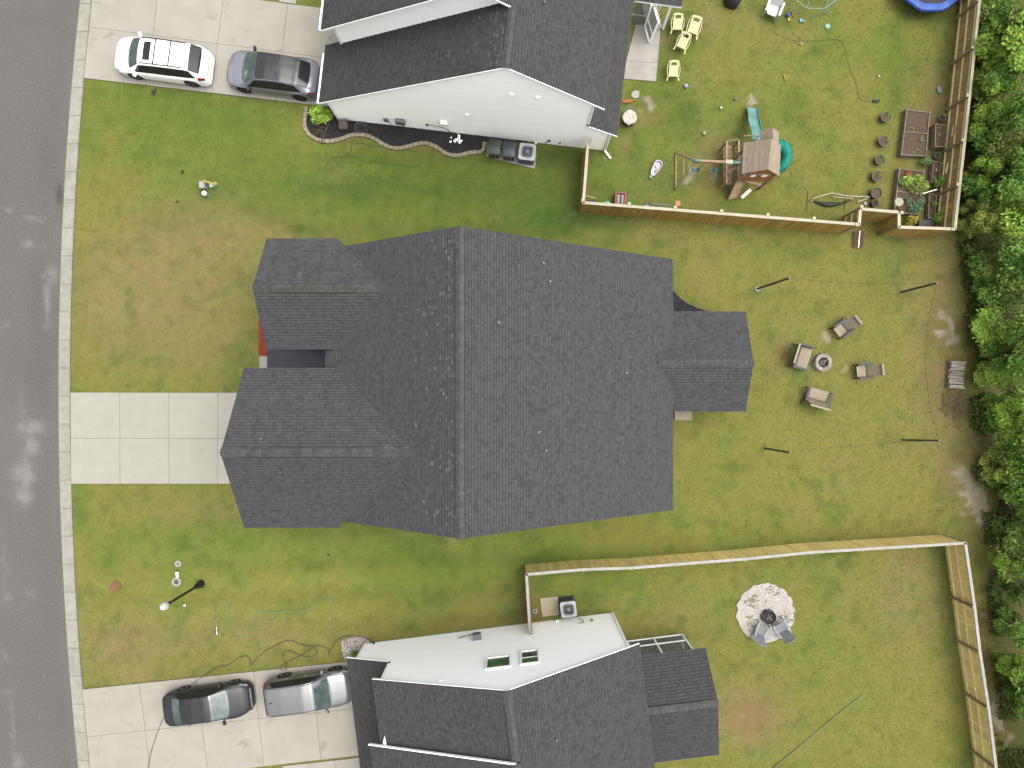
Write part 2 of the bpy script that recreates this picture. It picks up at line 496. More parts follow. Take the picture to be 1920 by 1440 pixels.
m_lawn = mat('lawn', (1.04, 1.04, 1.0), (.80, .82, .76), scale=22, rough=.95, bump=.9, bscale=55, spec=.1, attr=True, detail=6, contrast=(.32, .66))
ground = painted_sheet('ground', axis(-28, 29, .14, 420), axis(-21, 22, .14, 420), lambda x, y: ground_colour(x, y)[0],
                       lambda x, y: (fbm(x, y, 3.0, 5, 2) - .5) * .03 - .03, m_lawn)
tag(ground, kind='structure')

# road: a wide arc west of the plots
def kerb_x(py): return 132.0 + 7.5e-5 * (py - 735.0) ** 2
m_asph = mat('asphalt', (1.03, 1.03, 1.03), (.86, .86, .87), scale=9, rough=.9, bump=.6, bscale=70, spec=.25, attr=True, detail=7)
STAIN = [(62, 800, 20, 14, .9), (58, 840, 16, 22, .8), (46, 890, 20, 20, .9), (40, 930, 20, 16, .6), (50, 935, 14, 8, .5), (96, 520, 11, 20, .7), (90, 560, 8, 30, .55), (86, 610, 7, 16, .45), (52, 455, 11, 7, .7), (80, 463, 7, 4, .6), (66, 405, 20, 4, .4), (15, 388, 6, 4, .6), (10, 610, 6, 4, .6), (55, 1115, 9, 6, .5), (15, 1115, 9, 6, .5), (8, 1230, 8, 14, .4), (15, 1295, 8, 10, .4), (25, 1360, 4, 50, .45), (35, 1430, 10, 14, .5), (75, 1350, 5, 5, .4), (50, 905, 6, 40, .3), (40, 780, 8, 60, .2), (8, 1060, 5, 60, .25)]
def road_colour(x, y):
    px, py = NX + F * x / H, NY - F * y / H
    n2, n3 = fbm(x, y, .9, 71), fbm(x, y, .3, 77, 3)
    s_ = blob(px + (n3 - .5) * 22, py + (n2 - .5) * 34, STAIN, n2) * (.3 + 1.3 * n3)
    c = A(124, 120, 116) * (.9 + .2 * fbm(x, y, 3.5, 81))[..., None]
    d = kerb_x(py) - 22 - px
    c = c * (1 - .07 * np.exp(-((d - 30) / 30) ** 2))[..., None]
    c = c + np.clip(s_, 0, .6)[..., None] * (A(172, 168, 163) - c)
    w_ = np.exp(-(np.clip(d, 0, None) / 2.5) ** 2)
    c = c + (w_ * .5)[..., None] * (A(150, 128, 108) - c)
    dk = blob(px, py, [(112, 365, 8, 22, .6)], n2)
    return c * (1 - np.clip(dk, 0, .5))[..., None]
def road_sheet():
    ys = np.concatenate([np.linspace(-120, -24, 20), np.arange(-22, 24, .18), np.linspace(25, 120, 20)])
    us = np.concatenate([np.arange(0, 4.2, .14), np.linspace(4.4, 8.4, 10)])
    gx = np.zeros((len(ys), len(us))); gy = np.zeros_like(gx)
    for i, y in enumerate(ys):
        py = NY - y * F / H
        gx[i] = (kerb_x(py) - 20 - NX) * H / F - us
        gy[i] = y
    o = painted_sheet('road', us, ys, lambda a, b: road_colour(gx, gy), .004, m_asph)
    co = np.stack([gx, gy, np.full_like(gx, .004)], -1)
    o.data.vertices.foreach_set('co', co.reshape(-1)); o.data.update()
    # crossing the x axis flips the winding: turn faces up
    o.data.flip_normals()
    return tag(o, kind='structure')
road_sheet()

m_conc = mat('concrete', rgb(194, 192, 180), rgb(187, 185, 172), scale=1.6, rough=.85, bump=.25, bscale=40, spec=.25, rnd=.03, detail=8, contrast=(.3, .72), spots=(1.5, .66, .35))
m_conc_w = mat('concrete_stained', rgb(194, 190, 177), rgb(180, 175, 160), scale=.9, rough=.85, bump=.25, bscale=40, spec=.25, rnd=.035, detail=8, contrast=(.42, .8), spots=(1.3, .62, .5))
m_kerb = mat('kerb_concrete', rgb(188, 186, 174), rgb(174, 171, 158), scale=3, rough=.88, bump=.25, bscale=40, spec=.2, rnd=.05, detail=8)

kerb = bpy.data.objects.new('kerb', None); COL.objects.link(kerb); kerb.location = P(121, 735); kerb['kind'] = 'structure'
py = -570.0
while py < 2000:
    a, b = py + .4, py + 52.1
    mb = MB()
    q = []
    for (yy, off) in ((b, -22), (b, -3.2), (b, 0), (a, 0), (a, -3.2), (a, -22)):
        p = P(kerb_x(yy) + off, yy); q.append(p)
    z = [.008, .022, .05, .05, .022, .008]
    zs = [.012, .03, .052, .052, .03, .012]
    top = [Vector((p.x, p.y, zz)) for p, zz in zip(q, zs)]
    bot = [Vector((p.x, p.y, -.1)) for p in q]
    mb.add(top + bot, [(0, 1, 4, 5), (1, 2, 3, 4), (6, 7, 1, 0), (7, 8, 2, 1), (8, 9, 3, 2), (9, 10, 4, 3), (10, 11, 5, 4), (11, 6, 0, 5)])
    mb.build('kerb_segment', m_kerb, kerb, world=True)
    py += 52.5

def line(p, q): return (Vector((p[0], p[1])), Vector((q[0], q[1])))
def cross(l1, l2):
    p, r = l1[0], l1[1] - l1[0]; q, s_ = l2[0], l2[1] - l2[0]
    d = r.x * s_.y - r.y * s_.x
    t = ((q.x - p.x) * s_.y - (q.y - p.y) * s_.x) / d
    return p + r * t
SLABS = []
def driveway(name, rows, cols, m, label=None, zt=.035):
    root = bpy.data.objects.new(name, None); COL.objects.link(root); root['kind'] = 'structure'
    c = cross(rows[0], cols[len(cols) // 2]); root.location = P(c.x, c.y)
    for i in range(len(rows) - 1):
        for j in range(len(cols) - 1):
            q = [P(*cross(rows[i + a], cols[j + b])) for a, b in ((0, 0), (0, 1), (1, 1), (1, 0))]
            cen = sum(q, Vector()) / 4
            q = [p + (cen - p).normalized() * .012 for p in q]
            SLABS.append([(p.x, p.y) for p in q])
            t = [(p.x, p.y) for p in q]
            area = sum(t[k][0] * t[(k + 1) % 4][1] - t[(k + 1) % 4][0] * t[k][1] for k in range(4))
            if area < 0: t = t[::-1]
            mb = MB().prism(t, -.12, zt + random.uniform(-.003, .003))
            mb.build('slab', m, root, world=True)
    # dark joint bed just under the slabs
    q = [P(*cross(rows[a], cols[b])) for a, b in ((0, 0), (0, -1), (-1, -1), (-1, 0))]
    t = [(p.x, p.y) for p in q]
    if sum(t[k][0] * t[(k + 1) % 4][1] - t[(k + 1) % 4][0] * t[k][1] for k in range(4)) < 0: t = t[::-1]
    MB().prism(t, -.14, .012).build('joint_bed', m_joint, root, world=True)
    SLABS.append(t)
    return root
m_joint = mat('joint_dirt', rgb(128, 118, 98), rgb(92, 84, 66), scale=12, rough=.95)

driveway('driveway', [line((100, 735.5), (600, 736.5)), line((100, 821.5), (600, 822)), line((100, 907), (600, 907))],
         [line((132.6, 735), (133.6, 907)), line((225, 730), (225.7, 910)), line((317, 730), (317.3, 910)), line((409, 730), (409, 910)), line((500, 730), (500, 910)), line((549, 730), (549, 910))], m_conc)
driveway('driveway', [line((150, -42), (600, 15)), line((168, 51), (603, 108)), line((160, 147), (590, 197))],
         [line((178, -50), (157.6, 148)), line((303, -60), (275, 162)), line((426, -60), (397, 175)), line((548, -60), (518, 190)), line((648, 0), (623, 200))], m_conc_w)
driveway('driveway', [line((155, 1292), (655, 1240)), line((165, 1381), (663, 1328)), line((170, 1474), (673, 1416))],
         [line((154.8, 1292), (172.8, 1474)), line((262, 1283), (282, 1440)), line((369, 1273), (389, 1440)), line((476, 1261), (495, 1433)), line((584, 1248), (602, 1425)), line((690, 1238), (705, 1400))], m_conc_w)
# front walks that leave the driveways
def paving(name, quad_px, m, zt=.03, sub=1):
    root = bpy.data.objects.new(name, None); COL.objects.link(root); root['kind'] = 'structure'
    a, b, c, d = [P(*p) for p in quad_px]
    root.location = ((a + b + c + d) / 4).to_tuple()
    for i in range(sub):
        t0, t1 = i / sub, (i + 1) / sub
        q = [a.lerp(b, t0), a.lerp(b, t1), d.lerp(c, t1), d.lerp(c, t0)]
        cen = sum(q, Vector()) / 4
        t = [((p + (cen - p).normalized() * .01).x, (p + (cen - p).normalized() * .01).y) for p in q]
        if sum(t[k][0] * t[(k + 1) % 4][1] - t[(k + 1) % 4][0] * t[k][1] for k in range(4)) < 0: t = t[::-1]
        SLABS.append(t)
        MB().prism(t, -.1, zt).build('slab', m, root, world=True)
    return root
paving('walkway', [(529, 1436), (675, 1420), (690, 1480), (535, 1490)], m_conc_w, sub=3)
paving('walkway', [(524, -20), (557, -20), (556, 8), (524, 4)], m_conc_w)
paving('walkway', [(487, 668), (560, 668), (560, 694), (487, 694)], m_conc, .06, 2)
paving('patio', [(1239, 50), (1230, 153), (1165, 148), (1192, 45)], mat('patio_concrete', rgb(196, 192, 184), rgb(166, 162, 154), scale=1.2, rough=.85, rnd=.12, detail=8, contrast=(.35, .75)), .04, 3)
# ------------------------------------------------------------------ houses
m_shingle = mat('shingles', (1.06, 1.06, 1.06), (.82, .82, .83), scale=14, rough=.93, bump=.5, bscale=120, spec=.2, attr=True, detail=6)
m_deck = mat('roof_edge', rgb(62, 63, 66), scale=8, rough=.9)
m_cap = mat('ridge_shingle', rgb(100, 99, 96), rgb(80, 80, 79), scale=5, rough=.93, bump=.5, bscale=90, rnd=.14)
m_siding = mat('white_siding', (.86, .855, .83), (.82, .815, .79), scale=.8, rough=.55, spec=.35, stretch=(1, 1, 5), contrast=(.3, .8))
m_siding_s = mat('cool_white_siding', (.80, .81, .81), (.77, .78, .78), scale=.8, rough=.5, spec=.4, stretch=(1, 1, 5), contrast=(.3, .8))
m_siding_m = mat('grey_siding', rgb(176, 180, 182), rgb(166, 170, 172), scale=.8, rough=.55, stretch=(1, 1, 5))
m_trim = mat('white_trim', (.72, .72, .71), (.66, .66, .65), scale=3, rough=.5)
m_metal_roof = mat('standing_seam_metal', rgb(66, 69, 80), rgb(58, 61, 72), scale=2, rough=.38, metallic=.35, spec=.5)
m_glass = mat('window_glass', (.03, .042, .036), (.05, .065, .055), scale=3, rough=.15, spec=.15)
m_pipe = mat('vent_pipe', rgb(150, 150, 152), rgb(120, 120, 124), scale=8, rough=.5)

def shade(tint=1.0, cool=(1.0, 1.0, 1.05), wear=0.0, warm=0):
    cool = Vector(cool)
    base = lin(98) / EXPO
    def f(row, t, x):
        r = random.random()
        k = 1.0 + random.uniform(-.05, .05)
        th = random.uniform(.8, 1.0)
        pat = (row % 2)
        if r < .27: k *= .84; th = .45
        elif r > .92: k *= 1.11; th = 1.35
        if wear:
            e = max(0, (t - .90) / .10) + .28 * max(0, (t - .6) / .4) * (.5 + .5 * math.sin(x * 1.7 + math.sin(x * .6) * 3))
            if t > .965: e += .6
            if random.random() < wear * e: k *= random.uniform(1.2, 1.75)
        k *= base * tint
        return (k * cool[0], k * cool[1], k * cool[2]), th
    return f

class House:
    def __init__(s, name, label, loc):
        s.root = thing(name, label, 'house', loc)
        s.roof = None
        s.sh, s.deck = MB(), MB()
        s.base = loc
    def slope(s, pts, colf, thick=.13):
        s.deck.slab([Vector(p) - Vector((0, 0, .006)) for p in pts], thick)
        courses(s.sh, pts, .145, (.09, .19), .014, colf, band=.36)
    def finish(s, fascia=None, m_f=None):
        s.roof = s.deck.build('roof', m_deck, s.root, world=True)
        s.sh.build('shingles', m_shingle, s.roof, world=True, kind='stuff')

CAPM = {}
def ridge(h, a, b, pitch=.69, w_=.17, step=.2, raised=None, m=None):
    """overlapping cap shingles along a ridge, each one a piece; raised=(t0,t1) is the vented stretch"""
    a, b = Vector(a), Vector(b)
    d = b - a; L = d.length; d.normalize()
    key = (round(pitch, 2), round(w_, 2))
    if key not in CAPM:
        mb = MB()
        t = .018
        l2 = step * .62
        vv = []
        for (x, zz) in ((-l2, .004), (l2, .026)):
            vv += [(x, -w_, zz - w_ * pitch), (x, 0, zz), (x, w_, zz - w_ * pitch), (x, w_, zz - w_ * pitch - t), (x, -w_, zz - w_ * pitch - t)]
        mb.add(vv, [(0, 5, 6, 1), (1, 6, 7, 2), (2, 7, 8, 3), (4, 9, 5, 0), (0, 1, 2, 3, 4), (9, 8, 7, 6, 5)])
        CAPM[key] = mb.mesh('ridge_shingle', m or m_cap)
    n = int(L / step)
    rot = Matrix((d, Vector((0, 0, 1)).cross(d), Vector((0, 0, 1)))).transposed().to_euler()
    off = wloc(h.roof)
    for i in range(n):
        t = (i + .5) / n
        p = a.lerp(b, t) + Vector((0, 0, .02))
        if raised and raised[0] < t < raised[1]: p.z += .035
        o = place(CAPM[key], 'ridge_shingle', h.roof, p - off, rot)
        o.rotation_euler.z += random.uniform(-.01, .01)
    if raised:
        mb = MB()
        p0, p1 = a.lerp(b, raised[0]), a.lerp(b, raised[1])
        sdv = Vector((0, 0, 1)).cross(d)
        for s_ in (-1, 1):
            q = sdv * s_ * (w_ + .012); dz = Vector((0, 0, -(w_ + .012) * pitch + .02))
            mb.bar(p0 + q + dz, p1 + q + dz, .035, .05)
        mb.build('ridge_vent', mat('vent_black', rgb(52, 52, 54), rough=.8), h.roof, world=True)

def vent_pipe(h, p, z_drop=.1):
    mb = MB()
    mb.lathe([(.14, 0), (.13, .015), (.06, .07), (.055, .1)], 12, p - Vector((0, 0, z_drop)))
    mb.lathe([(.048, 0), (.048, .3), (.03, .3), (.03, .28)], 12, p - Vector((0, 0, z_drop)))
    o = mb.build('vent_pipe', m_pipe, h.roof, smooth=True, world=True)
    return o

def ray_plane(px, py, p0, n):
    c = Vector((0, 0, H)); d = P(px, py, 0) - c
    t = (p0 - c).dot(n) / d.dot(n)
    return c + d * t

def wall(h, pts, m, out, name='wall', expo=.16):
    """sheathing plus lap siding on a convex wall outline"""
    o = Vector(out)
    core = MB()
    pts = [Vector(p) for p in pts]
    n = len(pts)
    vv = pts + [p - o * .15 for p in pts]
    core.add(vv, [tuple(range(n)), tuple(range(n, 2 * n))[::-1]] + [(i, (i + 1) % n, n + (i + 1) % n, n + i) for i in range(n)])
    c = core.build(name, m, h.root, world=True)
    mb = MB()
    courses(mb, [p + o * .004 for p in pts], expo, None, .022, None, out=out)
    mb.build('lap_siding', m, c, world=True, kind='stuff')
    return c

# ---------- the middle house
hm = House('grey_shingle_house', 'central house with dark grey shingle roof, two front gables and metal porch roof', (-2.0, .4, 0))
PM = .694
zf = lambda x: 9.73 - PM * (-2.0 - x)
zr_ = lambda x: 9.73 - PM * (x + 2.0)
YN, YS = 6.40, -5.585
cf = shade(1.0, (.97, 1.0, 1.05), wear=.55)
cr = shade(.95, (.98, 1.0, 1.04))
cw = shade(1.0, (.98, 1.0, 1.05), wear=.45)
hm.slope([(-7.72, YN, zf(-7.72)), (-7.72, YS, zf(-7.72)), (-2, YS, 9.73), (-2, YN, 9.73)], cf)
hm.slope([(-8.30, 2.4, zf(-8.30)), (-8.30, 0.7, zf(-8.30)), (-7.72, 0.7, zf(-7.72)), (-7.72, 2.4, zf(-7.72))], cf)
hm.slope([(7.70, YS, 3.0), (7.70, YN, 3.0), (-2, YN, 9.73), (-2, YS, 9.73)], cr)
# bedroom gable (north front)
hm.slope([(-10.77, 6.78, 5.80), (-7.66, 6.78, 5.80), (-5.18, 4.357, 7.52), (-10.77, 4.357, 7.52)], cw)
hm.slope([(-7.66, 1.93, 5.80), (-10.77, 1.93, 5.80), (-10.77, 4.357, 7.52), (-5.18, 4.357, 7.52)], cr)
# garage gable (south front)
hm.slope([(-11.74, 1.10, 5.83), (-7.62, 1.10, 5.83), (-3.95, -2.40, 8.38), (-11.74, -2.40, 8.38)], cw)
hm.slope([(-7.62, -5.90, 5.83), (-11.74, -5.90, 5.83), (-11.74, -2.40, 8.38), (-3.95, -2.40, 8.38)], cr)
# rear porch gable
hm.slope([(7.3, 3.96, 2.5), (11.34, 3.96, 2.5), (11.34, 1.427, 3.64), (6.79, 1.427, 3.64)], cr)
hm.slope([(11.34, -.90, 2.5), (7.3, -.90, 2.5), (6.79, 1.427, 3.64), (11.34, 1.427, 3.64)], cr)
hm.finish()
ridge(hm, (-2, YN, 9.73), (-2, YS, 9.73), .694, .17, raised=(.045, .925))
ridge(hm, (-10.77, 4.357, 7.52), (-5.2, 4.357, 7.52), .71, .17, raised=(.13, .76))
ridge(hm, (-11.74, -2.40, 8.38), (-4.0, -2.40, 8.38), .73, .17, raised=(.1, .8))
ridge(hm, (11.34, 1.427, 3.64), (6.9, 1.427, 3.64), .47, .17, raised=(.22, .72))
nr = Vector((PM, 0, 1)).normalized()
for (x, y) in ((1019, 494), (1031, 528), (935, 605), (1174, 699), (1010, 810), (1024, 844)):
    vent_pipe(hm, ray_plane(x, y, Vector((-2, 0, 9.73)), nr))
# metal porch roof between the gables: standing seams
pr = MB().slab([(-11.68, .6, 3.1), (-11.68, 2.4, 3.1), (-8.0, 2.4, 3.75), (-8.0, .6, 3.75)], .05).build('porch_roof', m_metal_roof, hm.root, world=True)
for k in range(5):
    y = .72 + k * .41
    MB().bar((-11.69, y, 3.115), (-8.0, y, 3.765), .03, .035).build('seam', m_metal_roof, pr, world=True)
for s_ in ((-11.4, 2.2), (-11.4, .9)):
    MB().bar((s_[0], s_[1], 0), (s_[0], s_[1], 3.1), .14).build('porch_post', m_trim, hm.root, world=True)
# walls under the eaves
def box_walls(h, x0, x1, y0, y1, z1, m, gable=None, skip=''):
    """four walls; gable=(axis, ridge height) peaks the two end walls across that axis"""
    for key, pts, out in (('n', [(x1, y1, 0), (x0, y1, 0), (x0, y1, z1), (x1, y1, z1)], (0, 1, 0)),
                          ('s', [(x0, y0, 0), (x1, y0, 0), (x1, y0, z1), (x0, y0, z1)], (0, -1, 0)),
                          ('e', [(x1, y0, 0), (x1, y1, 0), (x1, y1, z1), (x1, y0, z1)], (1, 0, 0)),
                          ('w', [(x0, y1, 0), (x0, y0, 0), (x0, y0, z1), (x0, y1, z1)], (-1, 0, 0))):
        if key in skip: continue
        if gable and key in gable[0]:
            a, b = Vector(pts[3]), Vector(pts[2])
            pts = pts[:3] + [tuple((a + b) / 2 + Vector((0, 0, gable[1])))] + pts[3:]
        wall(h, pts, m, out)
ms = m_siding_m
wall(hm, [(7.25, 6.2, 0), (-7.6, 6.2, 0), (-7.6, 6.2, 5.6), (-2, 6.2, 9.5), (7.25, 6.2, 3.15)], ms, (0, 1, 0))
wall(hm, [(-7.6, -5.4, 0), (7.25, -5.4, 0), (7.25, -5.4, 3.15), (-2, -5.4, 9.5), (-7.6, -5.4, 5.6)], ms, (0, -1, 0))
wall(hm, [(7.25, -5.4, 0), (7.25, 6.2, 0), (7.25, 6.2, 3.1), (7.25, -5.4, 3.1)], ms, (1, 0, 0))
wall(hm, [(-7.9, 2.3, 0), (-7.9, .8, 0), (-7.9, .8, 5.4), (-7.9, 2.3, 5.4)], ms, (-1, 0, 0))
box_walls(hm, -10.45, -7.6, 2.3, 6.42, 5.85, ms, ('w', 1.5), 'e')
box_walls(hm, -11.4, -7.6, -5.5, .75, 5.9, ms, ('w', 2.25), 'e')
for (x, y) in ((11.0, 3.6), (11.0, -.55), (11.0, 1.43)):
    MB().bar((x, y, 0), (x, y, 2.55 if y != 1.43 else 3.4), .14).build('porch_post', m_trim, hm.root, world=True)
scr = MB()
for (a, b) in (((7.3, 3.6), (11.0, 3.6)), ((11.0, 3.6), (11.0, -.55)), ((11.0, -.55), (7.3, -.55))):
    scr.add([(a[0], a[1], .1), (b[0], b[1], .1), (b[0], b[1], 2.5), (a[0], a[1], 2.5)], [(0, 1, 2, 3)])
m_screen = mat('insect_screen', (.10, .10, .094), (.085, .085, .08), scale=30, rough=.8, alpha=.72)
scr.build('screen', m_screen, hm.root, world=True)
st = MB().prism([tuple(P(*p))[:2] for p in ((1264, 788), (1297, 788), (1297, 771), (1264, 771))], -.05, .12)
tag(st.build('back_step', mat('tan_concrete', rgb(186, 172, 148), rgb(170, 156, 134), scale=5, rough=.9), hm.root, world=True))

# ---------- north neighbour
AN = R(-6.7)
CN = Vector((-8.98, 14.27, 0)); eN = Vector((math.cos(AN), math.sin(AN), 0)); nN = Vector((-math.sin(AN), math.cos(AN), 0))
def N(s_, n, z): return CN + eN * s_ + nN * n + Vector((0, 0, z))
hn = House('white_gabled_house', 'white sided house beside the fenced play yard, black mulch bed along its wall', tuple(N(7, 4, 0)))
pf = .667
mf = lambda s_: 2.55 + pf * s_
rf = lambda s_: 8.42 - pf * (s_ - 8.8)
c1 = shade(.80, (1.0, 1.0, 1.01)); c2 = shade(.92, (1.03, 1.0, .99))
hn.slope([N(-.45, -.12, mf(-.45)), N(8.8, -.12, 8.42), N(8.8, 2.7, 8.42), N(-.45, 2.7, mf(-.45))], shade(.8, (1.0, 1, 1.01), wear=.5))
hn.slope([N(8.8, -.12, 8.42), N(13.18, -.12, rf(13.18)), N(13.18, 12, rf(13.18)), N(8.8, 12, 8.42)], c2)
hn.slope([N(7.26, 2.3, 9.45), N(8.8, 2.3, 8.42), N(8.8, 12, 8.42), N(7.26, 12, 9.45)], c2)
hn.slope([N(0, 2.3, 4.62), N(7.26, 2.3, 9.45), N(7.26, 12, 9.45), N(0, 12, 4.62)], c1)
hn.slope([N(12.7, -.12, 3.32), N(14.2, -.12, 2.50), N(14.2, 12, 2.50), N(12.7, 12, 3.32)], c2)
hn.finish()
ridge(hn, N(8.8, -.12, 8.42), N(8.8, 2.3, 8.42), .667, .17, raised=(.3, 1.0))
oS, oW, oE = -nN, -eN, eN
wall(hn, [N(0, 0, 0), N(12.7, 0, 0), N(12.7, 0, 5.72), N(8.8, 0, 8.30), N(0, 0, 2.43)], m_siding, oS)
wall(hn, [N(12.7, 0, 0), N(13.84, 0, 0), N(13.84, 0, 2.6), N(12.7, 0, 3.25)], m_siding, oS)
wall(hn, [N(.5, 2.61, 2.78), N(8.8, 2.61, 8.3), N(7.26, 2.61, 9.33), N(.5, 2.61, 4.83)], m_siding, oS)
wall(hn, [N(0, 2.6, 0), N(0, 0, 0), N(0, 0, 2.4), N(0, 2.6, 2.4)], m_siding, oW)
wall(hn, [N(.5, 12, 0), N(.5, 2.61, 0), N(.5, 2.61, 4.8), N(.5, 12, 4.8)], m_siding, oW)
wall(hn, [N(12.7, 0, 3.0), N(12.7, 12, 3.0), N(12.7, 12, 5.6), N(12.7, 0, 5.6)], m_siding, oE)
wall(hn, [N(13.84, 0, 0), N(13.84, 12, 0), N(13.84, 12, 2.6), N(13.84, 0, 2.6)], m_siding, oE)
wall(hn, [N(12.7, 11.8, 0), N(.5, 11.8, 0), N(.5, 11.8, 4.8), N(7.26, 11.8, 9.3), N(12.7, 11.8, 5.7)], m_siding, nN)
wall(hn, [N(13.84, 11.8, 0), N(12.7, 11.8, 0), N(12.7, 11.8, 3.25), N(13.84, 11.8, 2.6)], m_siding, nN)
def trim(h, pairs, w_=.025, hh=.10, name='fascia'):
    for a, b in pairs:
        MB().bar(a, b, w_, hh).build(name, m_trim, h.root, world=True)
dz = lambda v, q: Vector(v) + Vector((0, 0, q))
trim(hn, [(dz(N(-.45, -.14, mf(-.45)), -.09), dz(N(8.8, -.14, 8.42), -.09)), (dz(N(8.8, -.14, 8.42), -.09), dz(N(13.18, -.14, rf(13.18)), -.09)),
          (dz(N(12.7, -.14, 3.32), -.09), dz(N(14.2, -.14, 2.5), -.09)), (dz(N(0, 2.28, 4.62), -.09), dz(N(7.26, 2.28, 9.45), -.09)), (dz(N(7.26, 2.28, 9.45), -.09), dz(N(8.8, 2.28, 8.42), -.07))])
trim(hn, [(dz(N(-.51, -.15, mf(-.45)), -.05), dz(N(-.51, 2.3, mf(-.45)), -.05)), (dz(N(-.06, 2.28, 4.62), -.05), dz(N(-.06, 12, 4.62), -.05))], .08, .11, 'gutter')
trim(hn, [(N(-.02, -.03, 0), N(-.02, -.03, 2.4)), (N(13.84, -.03, 0), N(13.84, -.03, 2.55)), (N(.5, 2.58, 2.9), N(.5, 2.58, 4.75)), (N(12.7, -.03, 3.3), N(12.7, -.03, 5.5))], .09, .09, 'corner_board')
MB().bar(N(13.9, -.08, 0.1), N(13.9, -.08, 2.45), .07).build('downspout', m_trim, hn.root, world=True)
MB().bar(N(13.9, -.08, 0.1), N(14.25, -.42, 0.05), .09).build('downspout_foot', m_trim, hn.root, world=True)
vent_pipe(hn, ray_plane(1021, 8, N(8.8, 0, 8.42), (eN * pf + Vector((0, 0, 1))).normalized()))
# dryer and bath vents, meters and cables on the gable wall
def on_n(px, py): return ray_plane(px, py, N(0, 0, 0), nN)
m_util = mat('utility_grey', rgb(150, 154, 156), rgb(132, 136, 138), scale=6, rough=.5)
m_black = mat('black_plastic', rgb(40, 40, 42), rgb(32, 32, 34), scale=5, rough=.5)
MN = Matrix((eN, nN, Vector((0, 0, 1)))).transposed()
def wall_box(h, fn, M, px, py, d, m, name, outv):
    p = fn(px, py)
    b = MB().box(p + outv * d[1] / 2, d, M)
    return b.build(name, m, h.root, world=True)
for (px, py, d, m, nm) in ((724, 222, (.22, .14, .26), m_util, 'meter'), (751, 224, (.46, .22, .42), m_util, 'electric_panel'), (833, 228, (.34, .2, .34), m_trim, 'junction_box'), (801, 232, (.12, .1, .1), m_black, 'cable_clip'),
                           (1030, 262, (.13, .1, .12), m_black, 'cable_clip'), (1050, 266, (.1, .1, .12), m_util, 'outlet_cover'), (1005, 267, (.11, .1, .2), m_trim, 'disconnect_box'), (960, 175, (.2, .1, .14), m_siding, 'vent_hood'), (1009, 181, (.2, .1, .14), m_siding, 'vent_hood'), (876, 214, (.18, .08, .14), m_siding, 'vent_hood')):
    wall_box(hn, on_n, MN, px, py, d, m, nm, -nN)
def wall_cable(h, fn, pts, outv, m, r=.016, name='conduit'):
    MB().tube(spline([fn(*p) + outv * .05 for p in pts], 5), r, 6).build(name, m, h.root, world=True, smooth=True)
wall_cable(hn, on_n, [(729, 226), (733, 232), (736, 239)], -nN, m_util)
wall_cable(hn, on_n, [(754, 229), (757, 236), (763, 245)], -nN, m_util, .03)
wall_cable(hn, on_n, [(803, 232), (818, 235), (831, 238), (845, 246)], -nN, m_util)
wall_cable(hn, on_n, [(840, 240), (846, 248), (866, 252), (866, 258)], -nN, m_util)
wall_cable(hn, on_n, [(1027, 264), (1018, 270), (1008, 276)], -nN, m_util)

# screened back porch of the north house, its roof edge reaching into view
def W(px, py, z): return P(px, py, z)
pz = 2.5
rp = MB().slab([W(1190, 1, pz), W(1278, 13, pz), W(1290, -70, pz + .9), W(1200, -80, pz + .9)], .1).build('porch_roof', m_deck, hn.root, world=True)
sh_ = MB(); courses(sh_, [W(1190, 1, pz + .01), W(1278, 13, pz + .01), W(1290, -70, pz + .91), W(1200, -80, pz + .91)], .145, (.12, .24), .012, c2)
sh_.build('shingles', m_shingle, rp, world=True, kind='stuff')
MB().bar(W(1190, 2, pz - .07), W(1278, 14, pz - .07), .05, .12).build('gutter', m_trim, hn.root, world=True)
MB().bar(W(1243, 54, .05), W(1258, 10, 2.42), .11).build('porch_post', m_trim, hn.root, world=True)
MB().bar(W(1210, 48, .05), W(1222, 8, 2.42), .09).build('porch_post', m_trim, hn.root, world=True)
MB().bar(W(1186, 27, .95), W(1214, 31, .95), .05).build('screen_rail', m_trim, hn.root, world=True)
MB().bar(W(1230, 37, .06), W(1240, 8, 2.4), .06).build('porch_post', m_trim, hn.root, world=True)
MB().add([W(1184, 46, .05), W(1209, 48, .05), W(1221, 8, 2.4), W(1192, 4, 2.4)], [(0, 1, 2, 3)]).build('screen', m_screen, hn.root, world=True)
MB().add([W(1212, 48, .06), W(1242, 54, .06), W(1230, 0, .06), W(1200, -6, .06)], [(0, 1, 2, 3)]).build('porch_floor', m_conc_w, hn.root, world=True)
dr = MB()
c = [W(1209, 48, .06), W(1218, 80, .06), W(1235, 41, 2.05), W(1225, 8, 2.05)]
dr.add(c, [(0, 1, 2, 3)])
door = dr.build('screen_door', m_screen, hn.root, world=True)
fr = MB()
for a, b in ((0, 1), (1, 2), (2, 3), (3, 0)): fr.bar(c[a], c[b], .09, .05)
fr.bar(c[0].lerp(c[3], .36), c[1].lerp(c[2], .36), .04)
fr.build('door_frame', m_trim, door, world=True)

